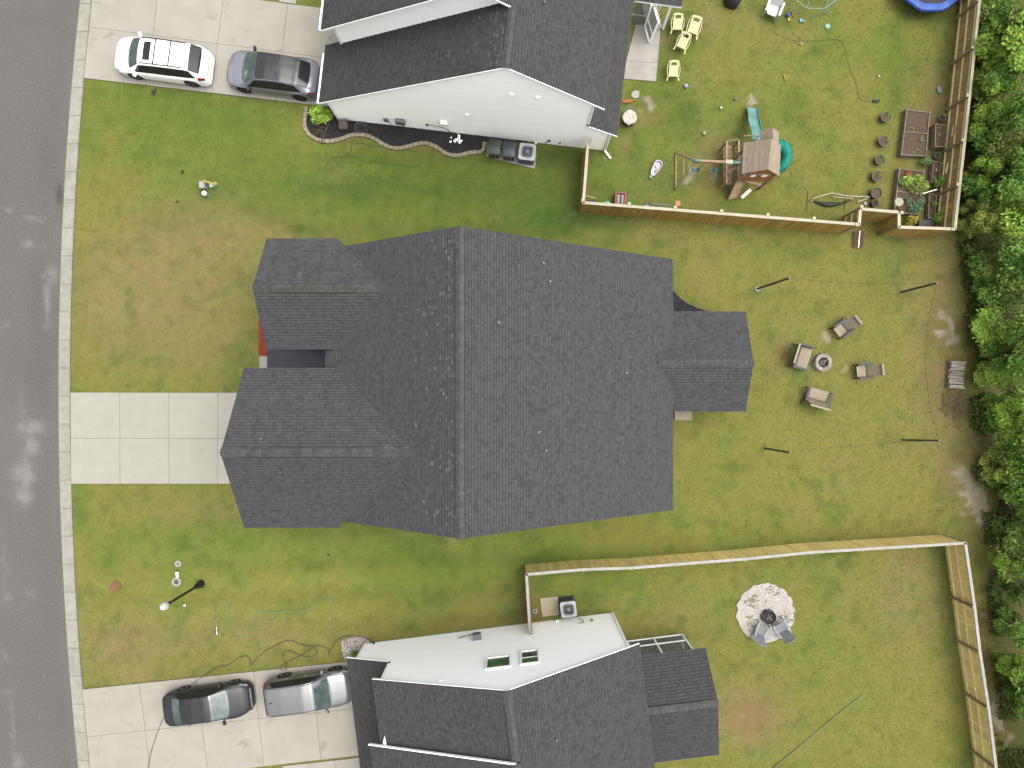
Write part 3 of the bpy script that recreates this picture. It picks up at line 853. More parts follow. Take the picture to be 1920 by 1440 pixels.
# ---------- south neighbour
AS = R(7.16)
CS = Vector((-7.62, -13.07, 0)); eS = Vector((math.cos(AS), math.sin(AS), 0)); nS = Vector((-math.sin(AS), math.cos(AS), 0))
def S(s_, y, z): return CS + eS * s_ + nS * y + Vector((0, 0, z))
hs_ = House('white_two_storey_house', 'white sided house with two small windows in its blank side wall', tuple(S(6.5, -4, 0)))
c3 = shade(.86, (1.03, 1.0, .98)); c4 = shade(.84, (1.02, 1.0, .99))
fz = lambda s_: 8.33 - .5 * (7.5 - s_)
gz = lambda s_: 8.33 - .549 * (s_ - 7.5)
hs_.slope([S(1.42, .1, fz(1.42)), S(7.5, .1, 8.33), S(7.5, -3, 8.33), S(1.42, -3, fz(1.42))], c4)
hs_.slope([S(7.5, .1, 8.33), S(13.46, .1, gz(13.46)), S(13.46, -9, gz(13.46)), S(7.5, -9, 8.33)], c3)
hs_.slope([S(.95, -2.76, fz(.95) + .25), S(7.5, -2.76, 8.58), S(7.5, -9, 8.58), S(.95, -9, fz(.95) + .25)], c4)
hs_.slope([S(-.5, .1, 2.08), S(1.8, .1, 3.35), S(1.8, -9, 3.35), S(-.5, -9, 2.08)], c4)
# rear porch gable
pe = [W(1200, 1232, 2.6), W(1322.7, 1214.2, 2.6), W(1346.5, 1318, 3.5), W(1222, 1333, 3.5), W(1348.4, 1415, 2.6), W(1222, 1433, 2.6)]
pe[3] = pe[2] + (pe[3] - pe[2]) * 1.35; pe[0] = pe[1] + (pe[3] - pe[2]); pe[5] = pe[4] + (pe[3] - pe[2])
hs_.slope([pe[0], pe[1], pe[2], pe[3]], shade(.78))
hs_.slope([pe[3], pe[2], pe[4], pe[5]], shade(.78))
hs_.finish()
ridge(hs_, S(7.5, .1, 8.33), S(7.5, -2.7, 8.33), .52, .17, raised=(.2, 1.0))
ridge(hs_, S(7.5, -2.76, 8.58), S(7.5, -9, 8.58), .52, .17)
ridge(hs_, pe[2] + Vector((0, 0, 0)), pe[3], .35, .17, raised=(.12, 1.0))
vent_pipe(hs_, ray_plane(1044, 1384, S(7.5, 0, 8.33), (eS * .549 + Vector((0, 0, 1))).normalized()))
wall(hs_, [S(12.95, 0, 0), S(1.8, 0, 0), S(1.8, 0, 5.35), S(7.5, 0, 8.2), S(12.95, 0, 5.2)], m_siding_s, nS)
wall(hs_, [S(1.8, 0, 0), S(0, 0, 0), S(0, 0, 2.25), S(1.8, 0, 3.25)], m_siding_s, nS)
wall(hs_, [S(1.8, 0, 3.0), S(1.8, -9, 3.0), S(1.8, -9, 5.3), S(1.8, 0, 5.3)], m_siding_s, -eS)
wall(hs_, [S(0, 0, 0), S(0, -9, 0), S(0, -9, 2.2), S(0, 0, 2.2)], m_siding_s, -eS)
wall(hs_, [S(12.95, -9, 0), S(12.95, 0, 0), S(12.95, 0, 5.2), S(12.95, -9, 5.2)], m_siding_s, eS)
wall(hs_, [S(1.8, -8.8, 0), S(12.95, -8.8, 0), S(12.95, -8.8, 5.2), S(7.5, -8.8, 8.2), S(1.8, -8.8, 5.35)], m_siding_s, -nS)
wall(hs_, [S(0, -8.8, 0), S(1.8, -8.8, 0), S(1.8, -8.8, 3.25), S(0, -8.8, 2.25)], m_siding_s, -nS)
trim(hs_, [(dz(S(1.42, .12, fz(1.42)), -.09), dz(S(7.5, .12, 8.33), -.09)), (dz(S(7.5, .12, 8.33), -.09), dz(S(13.46, .12, gz(13.46)), -.09)), (dz(S(-.5, .12, 2.08), -.09), dz(S(1.8, .12, 3.35), -.09))])
trim(hs_, [(dz(S(.9, -2.74, fz(.95) + .25), -.05), dz(S(7.5, -2.74, 8.58), -.05))], .04, .13, 'rake_board')
MB().add([S(1.55, -2.73, fz(1.55) + .08), S(1.75, -2.73, fz(1.75) + .1), S(1.7, -2.35, fz(1.7) + .06)], [(0, 1, 2)]).build('eave_return', m_trim, hs_.root, world=True)
trim(hs_, [(S(0, .03, 0), S(0, .03, 2.1)), (S(12.95, .03, 0), S(12.95, .03, 5.1)), (S(1.8, .03, 3.4), S(1.8, .03, 5.2))], .09, .09, 'corner_board')
def on_s(px, py): return ray_plane(px, py, S(0, 0, 0), nS)
MS = Matrix((eS, nS, Vector((0, 0, 1)))).transposed()
m_pane = mat('green_reflection_pane', (.055, .12, .045), (.025, .07, .03), scale=1.6, rough=.2, spec=.12, contrast=(.4, .6))  # green reflection painted into the pane colour, the glass is not tinted
for (x0, y0, x1, y1, split) in ((912, 1234, 957, 1254, 0), (977, 1222, 1010, 1246, 1)):
    a, b = on_s(x0, (y0 + y1) / 2 + 1), on_s(x1, (y0 + y1) / 2 - 1)
    zt = on_s((x0 + x1) / 2, y1).z; zb = on_s((x0 + x1) / 2, y0).z
    s0, s1 = (a - CS).dot(eS), (b - CS).dot(eS)
    wn = MB()
    for (p, q) in ((S(s0 - .04, .05, zb), S(s1 + .04, .05, zb)), (S(s0 - .04, .05, zt), S(s1 + .04, .05, zt)), (S(s0, .05, zb), S(s0, .05, zt)), (S(s1, .05, zb), S(s1, .05, zt))):
        wn.bar(p, q, .09, .09)
    if split: wn.bar(S(s0, .03, (zb + zt) / 2), S(s1, .03, (zb + zt) / 2), .05, .05)
    wo = wn.build('window', m_trim, hs_.root, world=True)
    zs = [zb, (zb + zt) / 2, zt] if split else [zb, zt]
    for k in range(len(zs) - 1):
        MB().add([S(s0, .036, zs[k]), S(s1, .036, zs[k]), S(s1, .036, zs[k + 1]), S(s0, .036, zs[k + 1])], [(0, 3, 2, 1)]).build('pane', m_glass if (split and k == 0) else m_pane, wo, world=True)
for (px, py, d, m, nm) in ((895, 1199, (.4, .3, .42), m_util, 'electric_panel'), (874, 1180, (.3, .26, .2), m_util, 'meter'), (1045, 1166, (.14, .1, .2), m_trim, 'disconnect_box'), (1110, 1165, (.12, .1, .14), m_util, 'outlet_cover'), (827, 1277, (.16, .08, .12), m_trim, 'vent_hood'), (701, 1208, (.1, .1, .1), m_black, 'hose_bib')):
    wall_box(hs_, on_s, MS, px, py, d, m, nm, nS)
wall_cable(hs_, on_s, [(860, 1198), (875, 1194), (888, 1190), (897, 1187)], nS, m_util, .03)
wall_cable(hs_, on_s, [(1083, 1160), (1092, 1164), (1094, 1169), (1084, 1170)], nS, m_util)
# screened porch walls under the rear gable roof
b0, b1 = W(1176, 1203, .05), W(1279, 1190, .05)
t0, t1 = b0 + Vector((0, 0, 2.4)), b1 + Vector((0, 0, 2.4))
b2 = b1 - nS * 4.6; t2 = b2 + Vector((0, 0, 2.4))
MB().add([b0, b1, t1, t0], [(0, 1, 2, 3)]).build('screen', m_screen, hs_.root, world=True)
MB().add([b1, b2, t2, t1], [(0, 1, 2, 3)]).build('screen', m_screen, hs_.root, world=True)
for a, b in ((b0, b1), (b0.lerp(t0, .36), b1.lerp(t1, .36)), (b0.lerp(b1, .48), t0.lerp(t1, .48)), (b1, t1), (b0, t0), (b1, b2), (b2, t2)):
    MB().bar(a, b, .07, .07).build('screen_rail', m_trim, hs_.root, world=True)
MB().prism([tuple(p)[:2] for p in (b0 - nS * 4.6, b2, b1, b0)], 0, .04).build('porch_floor', m_conc_w, hs_.root, world=True)
# ------------------------------------------------------------------ planting beds, gravel, edging
BARE = []
def poly_px(pts): return [tuple(P(x, y))[:2] for x, y in pts]
def ccw(t):
    return t if sum(t[k][0] * t[(k + 1) % len(t)][1] - t[(k + 1) % len(t)][0] * t[k][1] for k in range(len(t))) > 0 else t[::-1]
def in_poly(t, x, y):
    r_ = False; j = len(t) - 1
    for i in range(len(t)):
        if (t[i][1] > y) != (t[j][1] > y) and x < (t[j][0] - t[i][0]) * (y - t[i][1]) / (t[j][1] - t[i][1]) + t[i][0]: r_ = not r_
        j = i
    return r_
def bed(name, label, cat, outline, m, n, r, cols, zt=.02, flat=.7, seed=1):
    """loose ground cover: a thin base sheet with real chips or stones lying on it"""
    t = ccw(outline)
    BARE.append(t)
    mb = MB().prism(t, -.08, zt, col=tuple(x * .92 for x in cols[0]))
    rnd = random.Random(seed)
    xs = [p[0] for p in t]; ys = [p[1] for p in t]
    k = 0; tries = 0
    while k < n and tries < n * 20:
        tries += 1
        x, y = rnd.uniform(min(xs), max(xs)), rnd.uniform(min(ys), max(ys))
        if not in_poly(t, x, y): continue
        rr = r * rnd.uniform(.6, 1.35)
        c = rnd.choice(cols); f = rnd.uniform(.85, 1.15)
        mb.rock((x, y, zt + rr * .2), rr, rnd, tuple(q * f for q in c), flat)
        k += 1
    o = mb.build(name, m)
    return tag(o, label, cat, kind='stuff')
m_chip = mat('chips', (1.03, 1.03, 1.03), (.9, .9, .9), scale=20, rough=.9, attr=True, bump=.3)

edge_px = [(65, 85), (52, 170), (48, 230), (75, 290), (130, 330), (200, 350), (280, 345), (350, 325), (400, 305), (480, 300), (560, 318), (620, 355), (680, 390), (760, 405), (840, 390), (920, 368), (980, 365), (1050, 390), (1120, 440), (1190, 460), (1250, 455), (1320, 435), (1405, 432), (1420, 395), (1425, 345)]
edge = [P(560 + x / 4.085, 180 + y / 4.085) for x, y in edge_px]
es = spline(edge, 10)
bed('mulch', 'black mulch filling the wavy bed along the white wall', 'mulch', [tuple(p)[:2] for p in es[::4]] + [tuple(N(10.6, 0, 0))[:2], tuple(N(0, 0, 0))[:2], tuple(P(590, 200))[:2]], m_chip, 2600, .035, [rgb(52, 50, 50), rgb(44, 42, 43), rgb(64, 60, 58), rgb(50, 46, 44)], .03)
ge = thing('garden_edging', 'wavy row of tan concrete edging stones round the black mulch bed', 'edging', tuple(es[len(es) // 2]))
m_edge = mat('edging_stone', rgb(184, 174, 150), rgb(158, 148, 126), scale=9, rough=.9, bump=.5, rnd=.12)
acc, last, i0 = 0, es[0], 0
pts_u = [es[0]]
for p in es[1:]:
    while (p - last).length + acc >= .27:
        t = (.27 - acc) / (p - last).length
        last = last.lerp(p, t); pts_u.append(last); acc = 0
    acc += (p - last).length; last = p
for a, b in zip(pts_u[:-1], pts_u[1:]):
    d = (b - a); n_ = Vector((-d.y, d.x, 0)).normalized()
    g = d * .04; w_ = random.uniform(.085, .1)
    q = [a + g - n_ * w_, b - g - n_ * w_ * .97, b - g + n_ * w_, a + g + n_ * w_ * 1.02]
    MB().prism(ccw([tuple(p)[:2] for p in q]), -.05, .11 + random.uniform(-.012, .012)).build('stone', m_edge, ge, world=True)

bed('rubber_mulch', 'black rubber chips in the corner bed behind the central house', 'mulch', poly_px([(1258, 540), (1266, 550), (1275, 560), (1290, 570), (1305, 577), (1331, 586), (1331, 600), (1258, 600)]), m_chip, 1100, .03, [rgb(60, 60, 64), rgb(48, 48, 52), rgb(84, 84, 90), rgb(40, 40, 44)], .03)
eb = MB().tube([P(1258, 538, .05), P(1266, 549, .05), P(1275, 559, .05), P(1290, 569.5, .05), P(1305, 576.5, .05), P(1333, 586, .05)], .035, 6)
flat_thing(eb, 'bed_edging', m_black, 'thin black plastic edging curving round the rubber chip bed', 'edging', smooth=True)
bed('red_mulch', 'orange red mulch in front of the central porch', 'mulch', poly_px([(485, 600), (560, 600), (560, 667), (485, 667)]), m_chip, 1500, .035, [rgb(176, 82, 42), rgb(158, 70, 36), rgb(190, 98, 54)], .03)
bed('white_gravel', 'white pebbles round the small shrub at the front corner of the house', 'gravel', poly_px([(640, 1203), (660, 1193), (684, 1194), (694, 1204), (684, 1222), (668, 1240), (650, 1242), (642, 1225)]), m_chip, 520, .04, [rgb(226, 222, 214), rgb(206, 200, 190), rgb(150, 128, 100), rgb(190, 180, 166)], .02)
gc = P(1435, 1149)
circ = [(gc.x + (1.5 + .06 * math.sin(k * 2.1) + random.uniform(-.04, .04)) * math.cos(k * 2 * math.pi / 48), gc.y + (1.53 + random.uniform(-.04, .04)) * math.sin(k * 2 * math.pi / 48)) for k in range(48)]
bed('gravel_circle', 'round white marble gravel bed under the black fire bowl', 'gravel', circ, m_chip, 4200, .034, [rgb(240, 236, 228), rgb(228, 223, 212), rgb(246, 243, 238), rgb(220, 212, 198)], .03)
BARE.append([(gc.x + 1.55 * math.cos(t * .3), gc.y + 1.55 * math.sin(t * .3)) for t in range(21)])
# slabs for the cooling units
def pad(name, label, pts, m, zt=.09):
    t = ccw(poly_px(pts)); BARE.append(t)
    o = flat_thing(MB().prism(t, -.05, zt), name, m, label, 'pad')
    return o
pad('concrete_pad', 'long concrete pad under two rubbish bins and a cooling unit', [(912, 294), (914, 272), (1006, 284), (1003, 317)], m_conc, .06)
pad('concrete_pad', 'square tan concrete pad beside the cooling unit inside the fence', [(1012, 1121), (1046, 1118), (1049, 1152), (1016.5, 1155.5)], mat('tan_pad', rgb(206, 194, 168), rgb(196, 184, 158), scale=4, rough=.9), .07)
# ------------------------------------------------------------------ cars
m_tyre = mat('tyre_rubber', rgb(44, 43, 43), rgb(36, 36, 36), scale=10, rough=.85)
m_rim = mat('alloy', rgb(180, 180, 182), rgb(160, 160, 164), scale=5, rough=.35, metallic=.7)
m_rim_dark = mat('dark_alloy', rgb(62, 62, 64), rgb(50, 50, 52), scale=5, rough=.4, metallic=.5)
m_cglass = mat('car_glass', (.028, .042, .040), (.055, .075, .072), scale=2.5, rough=.07, spec=.5)
m_cglass_t = mat('tinted_car_glass', (.008, .009, .010), (.012, .013, .014), scale=2, rough=.08, spec=.3)
m_red = mat('tail_lamp_red', rgb(200, 30, 34), rgb(160, 20, 26), scale=6, rough=.15, spec=.6)
m_lamp = mat('headlamp', rgb(214, 218, 222), rgb(180, 186, 192), scale=9, rough=.12, spec=.8)
m_chrome = mat('chrome', rgb(206, 208, 210), rgb(186, 188, 192), scale=5, rough=.18, metallic=.9)
m_blk = mat('car_black_trim', rgb(42, 42, 44), rgb(34, 34, 36), scale=6, rough=.45)

def paint(name, c, metal=.0, rough=.28):
    return mat(name, c, tuple(x * .94 for x in c), scale=1.5, rough=rough, metallic=metal, spec=.4, coat=.35)

class Car:
    def __init__(s, name, label, loc, rz, L, W, top, belt, plan, roofw, wheels, wr, pm, clear=.2):
        s.root = thing(name, label, 'car', loc, rz, 'cars parked in the driveways')
        s.L, s.W, s.top, s.belt, s.plan, s.roofw, s.wheels, s.wr, s.clear = L, W, top, belt, plan, roofw, wheels, wr, clear
        s.pm = pm
        xs = np.linspace(-L / 2, L / 2, 401)
        def sm(tab, win):
            t = np.array(sorted(tab)); y = np.interp(xs, t[:, 0], t[:, 1])
            k = max(1, int(win / L * 400)); pad = np.pad(y, k, mode='edge')
            return np.convolve(pad, np.ones(2 * k + 1) / (2 * k + 1), 'valid')
        s.xs = xs
        s.t_, s.b_, s.p_, s.r_ = sm(top, .08), sm(belt, .12), sm(plan, .06), sm(roofw, .10)
    def ring(s, x):
        g = lambda a: float(np.interp(x, s.xs, a))
        zt, zb, w_, rw = g(s.t_), g(s.b_), g(s.p_) * s.W / 2, g(s.r_) * s.W / 2
        zb = min(zb, zt - .015)
        z0 = s.clear
        for wx in s.wheels:
            d = abs(x - wx); rr = s.wr + .055
            if d < rr: z0 = max(z0, s.wr + math.sqrt(max(0, rr * rr - d * d)))
        z0 = min(z0, zb - .12)
        rw = min(rw, w_ * .93)
        q = lambda f: z0 + (zb - z0) * f
        return [(w_ * .94, z0), (w_ * .985, q(.3)), (w_, q(.62)), (w_ * .985, q(.88)), (w_ * .945, zb), ((w_ * .935 + rw) / 2 + .012, (zb + zt - .06) / 2 + .01),
                (rw, zt - .055), (rw * .88, zt - .018), (rw * .5, zt), (0, zt + .012)]
    def S(s, x, t, off=0.0):
        r = s.ring(x)
        t = max(0, min(8.9999, t)); i = int(t); f = t - i
        a, b = r[i], r[i + 1]
        p0 = r[max(0, i - 1)]; p3 = r[min(9, i + 2)]
        cr = lambda k: .5 * ((2 * a[k]) + (b[k] - p0[k]) * f + (2 * p0[k] - 5 * a[k] + 4 * b[k] - p3[k]) * f * f + (3 * a[k] - p0[k] - 3 * b[k] + p3[k]) * f ** 3)
        y, z = cr(0), cr(1)
        if off:
            dy, dz_ = b[0] - a[0], b[1] - a[1]; n = math.hypot(dy, dz_) or 1
            y += dz_ / n * off; z += -dy / n * off
        return Vector((x, max(0, y) if off == 0 else y, z))
    def body(s):
        n = 76
        e = s.L / 2
        st = [-e + s.L * i / n for i in range(n + 1)]
        ts = [0, .5, 1, 1.5, 2, 2.5, 3, 3.5, 4, 4.5, 5, 5.5, 6, 6.5, 7, 8, 9]
        m = len(ts)
        mb = MB(); vv = []
        for x in st:
            h = [s.S(x, t) for t in ts]
            vv += h + [Vector((p.x, -p.y, p.z)) for p in h[-2::-1]]
        k = 2 * m - 1
        ff = []
        for i in range(n):
            for j in range(k - 1):
                ff.append((i * k + j, (i + 1) * k + j, (i + 1) * k + j + 1, i * k + j + 1))
        ff.append(tuple(range(k))); ff.append(tuple(n * k + j for j in range(k))[::-1])
        mb.add(vv, ff)
        o = mb.build('body', s.pm, s.root, smooth=True, sharp=55)
        u = MB().box((0, 0, .27), (s.L * .92, s.W * .84, .12)); u.build('underbody', m_blk, s.root)
        for wx in s.wheels:
            MB().box((wx, 0, .36), (s.wr * 2 + .06, s.W * .86, .5)).build('wheel_well', m_blk, s.root)
        return o
    def patch(s, name, m, x0, x1, t0, t1, nx=20, nt=6, off=.010, both=False, parent=None, mirror=False, sides=None):
        if mirror:
            for sg_ in (1, -1): s.patch(name, m, x0, x1, t0, t1, nx, nt, off, parent=parent, sides=(sg_,))
            return
        """panel following the body between two stations (numbers or functions of t) and two girth positions"""
        f0 = x0 if callable(x0) else (lambda t: x0)
        f1 = x1 if callable(x1) else (lambda t: x1)
        mb = MB()
        sides = sides or (1,)
        for sg in sides:
            vv = []
            for j in range(nt + 1):
                tt = t0 + (t1 - t0) * j / nt
                for i in range(nx + 1):
                    p = s.S(f0(tt) + (f1(tt) - f0(tt)) * i / nx, tt, off)
                    vv.append((p.x, p.y * sg, p.z))
            ff = []
            for j in range(nt):
                for i in range(nx):
                    q = (j * (nx + 1) + i, j * (nx + 1) + i + 1, (j + 1) * (nx + 1) + i + 1, (j + 1) * (nx + 1) + i)
                    ff.append(q if sg > 0 else q[::-1])
            mb.add(vv, ff)
        return mb.build(name, m, parent or s.root, smooth=True, sharp=70)
    def top_patch(s, name, m, x0, x1, t0, nx=26, off=.012, parent=None):
        """panel across the roof, hood or a windscreen from girth t0 on one side to t0 on the other"""
        f0 = x0 if callable(x0) else (lambda u: x0)
        f1 = x1 if callable(x1) else (lambda u: x1)
        mb = MB(); vv = []; nt = 14
        for j in range(nt + 1):
            u = -1 + 2 * j / nt
            tt = 9 - (9 - t0) * abs(u)
            for i in range(nx + 1):
                p = s.S(f0(u) + (f1(u) - f0(u)) * i / nx, tt, off)
                vv.append((p.x, -p.y if u > 0 else p.y, p.z))
        ff = [(j * (nx + 1) + i, j * (nx + 1) + i + 1, (j + 1) * (nx + 1) + i + 1, (j + 1) * (nx + 1) + i)[::-1] for j in range(nt) for i in range(nx)]
        mb.add(vv, ff)
        return mb.build(name, m, parent or s.root, smooth=True, sharp=70)
    def wheels_(s, m_r, spokes=5, tw=.215):
        r = s.wr
        mt = MB().lathe([(r * .60, -tw / 2), (r * .93, -tw / 2), (r, -tw * .36), (r, tw * .36), (r * .93, tw / 2), (r * .60, tw / 2), (r * .60, tw * .2), (r * .60, -tw * .2)], 26, (0, 0, 0), Matrix.Rotation(R(90), 3, 'X')).mesh('tyre', m_tyre, True, None, 40)
        rb = MB()
        rb.lathe([(r * .62, -tw * .5 + .02), (r * .66, -tw * .5 - .004), (r * .58, -tw * .5 - .002), (r * .56, -tw * .2), (.02, -tw * .2)], 26, (0, 0, 0), Matrix.Rotation(R(90), 3, 'X'))
        for k in range(spokes):
            a = 2 * math.pi * k / spokes
            for da in (-.13, .13):
                p0 = Vector((math.cos(a) * .04, tw * .40, math.sin(a) * .04)); p1 = Vector((math.cos(a + da) * r * .62, tw * .46, math.sin(a + da) * r * .62))
                rb.bar(p0, p1, .045, .03, up=(0, 1, 0))
        rb.lathe([(.06, -tw * .44), (.05, -tw * .47), (.001, -tw * .47)], 12, (0, 0, 0), Matrix.Rotation(R(90), 3, 'X'))
        mr = rb.mesh('rim', m_r)
        y = s.W / 2 - tw / 2 - .03
        for wx in s.wheels:
            for sg in (1, -1):
                t = place(mt, 'wheel', s.root, (wx, y * sg, r), (0, R(random.uniform(0, 60)), 0 if sg > 0 else math.pi))
                place(mr, 'rim', t, (0, 0, 0))
    def mirrors(s, x, z, m, name='side_mirror'):
        for sg in (1, -1):
            mb = MB()
            y = float(np.interp(x, s.xs, s.p_)) * s.W / 2
            mb.box((x - .02, sg * (y + .10), z), (.12, .22, .15), Matrix.Rotation(sg * R(-14), 3, 'Z'), taper=.85)
            mb.bar((x + .02, sg * (y - .12), z - .05), (x, sg * (y + .06), z - .03), .05)
            mb.build(name, m, s.root)
    def handles(s, xs, m):
        for x in xs:
            for sg in (1, -1):
                p = s.S(x, 3.1, .01)
                MB().bar((x - .09, p.y * sg, p.z), (x + .09, p.y * sg, p.z), .03, .03).build('door_handle', m, s.root)

# white crossover, nose to the street
c = Car('crossover_car', 'white crossover car with sunroof and black roof rails, nose to the street', (-17.86, 16.96, .035), R(172.4), 4.89, 1.84,
        [(-2.44, .95), (-2.36, 1.08), (-2.28, 1.30), (-1.75, 1.655), (-1.0, 1.69), (.1, 1.69), (.72, 1.60), (1.40, 1.11), (1.62, 1.06), (2.1, .94), (2.35, .80), (2.44, .55)],
        [(-2.44, .9), (-2.2, 1.08), (-.5, 1.02), (1.3, .98), (2.0, .88), (2.3, .75), (2.44, .5)],
        [(-2.44, .74), (-2.38, .86), (-2.2, .955), (-1.6, 1.0), (1.5, 1.0), (1.95, .96), (2.2, .86), (2.38, .70), (2.44, .55)],
        [(-2.44, .66), (-2.3, .74), (-1.7, .72), (0, .74), (.75, .74), (1.4, .86), (2.0, .82), (2.44, .5)], (-1.50, 1.42), .345, paint('white_paint', (.80, .80, .80)))
c.body(); c.wheels_(m_rim)
c.top_patch('windscreen', m_cglass, lambda u: .80 - .10 * u * u, lambda u: 1.50 - .22 * u * u, 6.25)
c.top_patch('rear_window', m_cglass_t, lambda u: -2.27 + .05 * u * u, lambda u: -1.80, 6.1)
c.top_patch('sunroof', m_cglass_t, .10, .48, 7.6)
c.patch('side_window', m_cglass_t, lambda t: -2.05 + (t - 4.2) * .14, lambda t: 1.22 - (t - 4.2) * .27, 4.2, 5.85, 30, 4, mirror=True)
pl = MB()
for x in (.50, -.62):
    c.patch('door_pillar', m_blk, x - .03, x + .03, 4.15, 5.9, 2, 4, off=.014, mirror=True)
for sg in (1, -1):
    rl = MB(); rl.tube([(.62, sg * .62, 1.63), (.5, sg * .635, 1.70), (-.5, sg * .635, 1.735), (-1.45, sg * .62, 1.715), (-1.6, sg * .62, 1.66)], .028, 6); rl.build('roof_rail', m_blk, c.root, smooth=True)
for x in (-.12, -.88): MB().bar((x, -.62, 1.735), (x, .62, 1.735), .05, .03).build('crossbar', m_blk, c.root)
c.patch('tail_lamp', m_red, -2.40, -2.12, 2.9, 4.6, 4, 6, mirror=True)
c.patch('headlamp', m_lamp, 1.98, 2.28, 3.1, 4.4, 4, 4, mirror=True)
MB().add([(-1.35, -.03, 1.70), (-1.2, 0, 1.70), (-1.35, .03, 1.70), (-1.4, 0, 1.77)], [(0, 1, 3), (1, 2, 3), (2, 0, 3)]).build('antenna', m_blk, c.root)
MB().box((-2.40, 0, .80), (.10, 1.1, .03)).build('bumper_step', m_blk, c.root)
c.mirrors(1.08, 1.08, c.pm); c.handles((.1, -1.0), c.pm)

# silver hatchback crossover with a glass roof
c = Car('hatchback_car', 'silver grey car with dark glass roof, parked tail against the garage', (-12.23, 16.27, .035), R(172.0), 4.75, 1.90,
        [(-2.37, .90), (-2.30, 1.05), (-2.05, 1.18), (-1.5, 1.44), (-.7, 1.60), (.1, 1.615), (.55, 1.55), (1.30, 1.06), (1.6, .98), (2.05, .84), (2.28, .66), (2.37, .5)],
        [(-2.37, .86), (-2.1, 1.08), (-.6, 1.0), (1.2, .93), (1.9, .82), (2.25, .62), (2.37, .45)],
        [(-2.37, .70), (-2.28, .86), (-2.0, .97), (-1.4, 1.0), (1.4, 1.0), (1.9, .96), (2.15, .86), (2.30, .70), (2.37, .52)],
        [(-2.37, .62), (-2.0, .70), (-1.2, .70), (0, .72), (.55, .74), (1.3, .86), (2.0, .84), (2.37, .5)], (-1.45, 1.44), .35, paint('silver_paint', rgb(182, 184, 196), .5, .3))
c.body(); c.wheels_(m_rim_dark)
c.top_patch('windscreen', m_cglass, lambda u: .58 - .08 * u * u, lambda u: 1.42 - .26 * u * u, 6.3)
c.top_patch('roof_glass', mat('roof_glass', (.010, .010, .012), (.016, .016, .018), scale=2.5, rough=.1, spec=.4), -1.28, lambda u: .56 - .08 * u * u, 6.4)
c.top_patch('rear_window', m_cglass_t, lambda u: -2.08 + .10 * u * u, -1.285, 6.4)
c.patch('side_window', m_cglass_t, lambda t: -1.75 + (t - 4.2) * .22, lambda t: 1.12 - (t - 4.2) * .30, 4.2, 5.8, 30, 4, mirror=True)
c.patch('tail_lamp', m_red, -2.33, -2.05, 3.3, 4.1, 4, 3, mirror=True)
c.patch('headlamp', m_lamp, 1.95, 2.2, 3.5, 4.4, 4, 3, mirror=True)
c.mirrors(.95, 1.02, m_blk)

# black sedan
c = Car('sedan_car', 'black four-door sedan with chrome grille on the driveway, nearest the street', (-15.51, -15.85, .035), R(7.4), 4.46, 1.74,
        [(-2.23, .78), (-2.17, 1.0), (-2.02, 1.07), (-1.62, 1.10), (-1.05, 1.40), (-.5, 1.485), (.15, 1.48), (.42, 1.42), (1.15, 1.01), (1.4, .95), (1.85, .83), (2.1, .68), (2.23, .5)],
        [(-2.23, .74), (-1.9, 1.0), (-.6, .95), (1.1, .90), (1.7, .80), (2.1, .60), (2.23, .45)],
        [(-2.23, .70), (-2.15, .84), (-1.9, .95), (-1.3, 1.0), (1.3, 1.0), (1.75, .95), (2.05, .82), (2.18, .66), (2.23, .5)],
        [(-2.23, .66), (-1.65, .80), (-1.0, .72), (0, .74), (.4, .75), (1.15, .85), (1.8, .82), (2.23, .5)], (-1.30, 1.30), .32, mat('black_paint', (.012, .012, .014), (.016, .016, .019), scale=1.5, rough=.34, spec=.22, coat=.05))
c.body(); c.wheels_(m_rim)
c.top_patch('windscreen', m_cglass, lambda u: .42 - .06 * u * u, lambda u: 1.20 - .20 * u * u, 6.3)
c.top_patch('rear_window', m_cglass, lambda u: -1.62 + .08 * u * u, lambda u: -1.12 + .02 * u * u, 6.35)
c.patch('side_window', m_cglass_t, lambda t: -1.42 + (t - 4.2) * .24, lambda t: .98 - (t - 4.2) * .30, 4.2, 5.8, 30, 4, mirror=True)
for x in (.0, -.85): c.patch('door_pillar', m_blk, x - .03, x + .03, 4.15, 5.85, 2, 4, off=.014, mirror=True)
c.patch('tail_lamp', m_red, -2.16, -1.95, 3.0, 4.0, 4, 3, mirror=True)
c.patch('headlamp', m_lamp, lambda t: 1.72, lambda t: 2.08, 3.3, 4.6, 5, 4, mirror=True)
c.top_patch('grille', m_chrome, 2.13, 2.19, 6.3, 2)
MB().bar((2.2, -.5, .62), (2.2, .5, .62), .05, .1).build('grille_bar', m_chrome, c.root)
c.mirrors(.85, .98, m_blk); c.handles((-.1, -.95), c.pm)

# grey sport utility car by the garage
c = Car('suv_car', 'grey compact sport utility car with upright red tail lamps, nose under the eave', (-10.29, -15.2, .035), R(7.6), 4.55, 1.82,
        [(-2.27, .9), (-2.22, 1.10), (-2.12, 1.45), (-1.95, 1.62), (-1.2, 1.67), (-.1, 1.665), (.35, 1.58), (1.12, 1.12), (1.35, 1.06), (1.9, .94), (2.15, .78), (2.27, .55)],
        [(-2.27, .86), (-2.0, 1.10), (-.6, 1.04), (1.0, .98), (1.8, .88), (2.15, .68), (2.27, .5)],
        [(-2.27, .80), (-2.2, .90), (-1.9, .97), (-1.3, 1.0), (1.4, 1.0), (1.8, .96), (2.1, .84), (2.22, .70), (2.27, .55)],
        [(-2.27, .72), (-2.0, .74), (-1.0, .74), (0, .75), (.4, .76), (1.1, .86), (1.8, .84), (2.27, .5)], (-1.32, 1.30), .345, paint('grey_paint', rgb(150, 150, 152), .5, .34))
c.body(); c.wheels_(m_rim, 6)
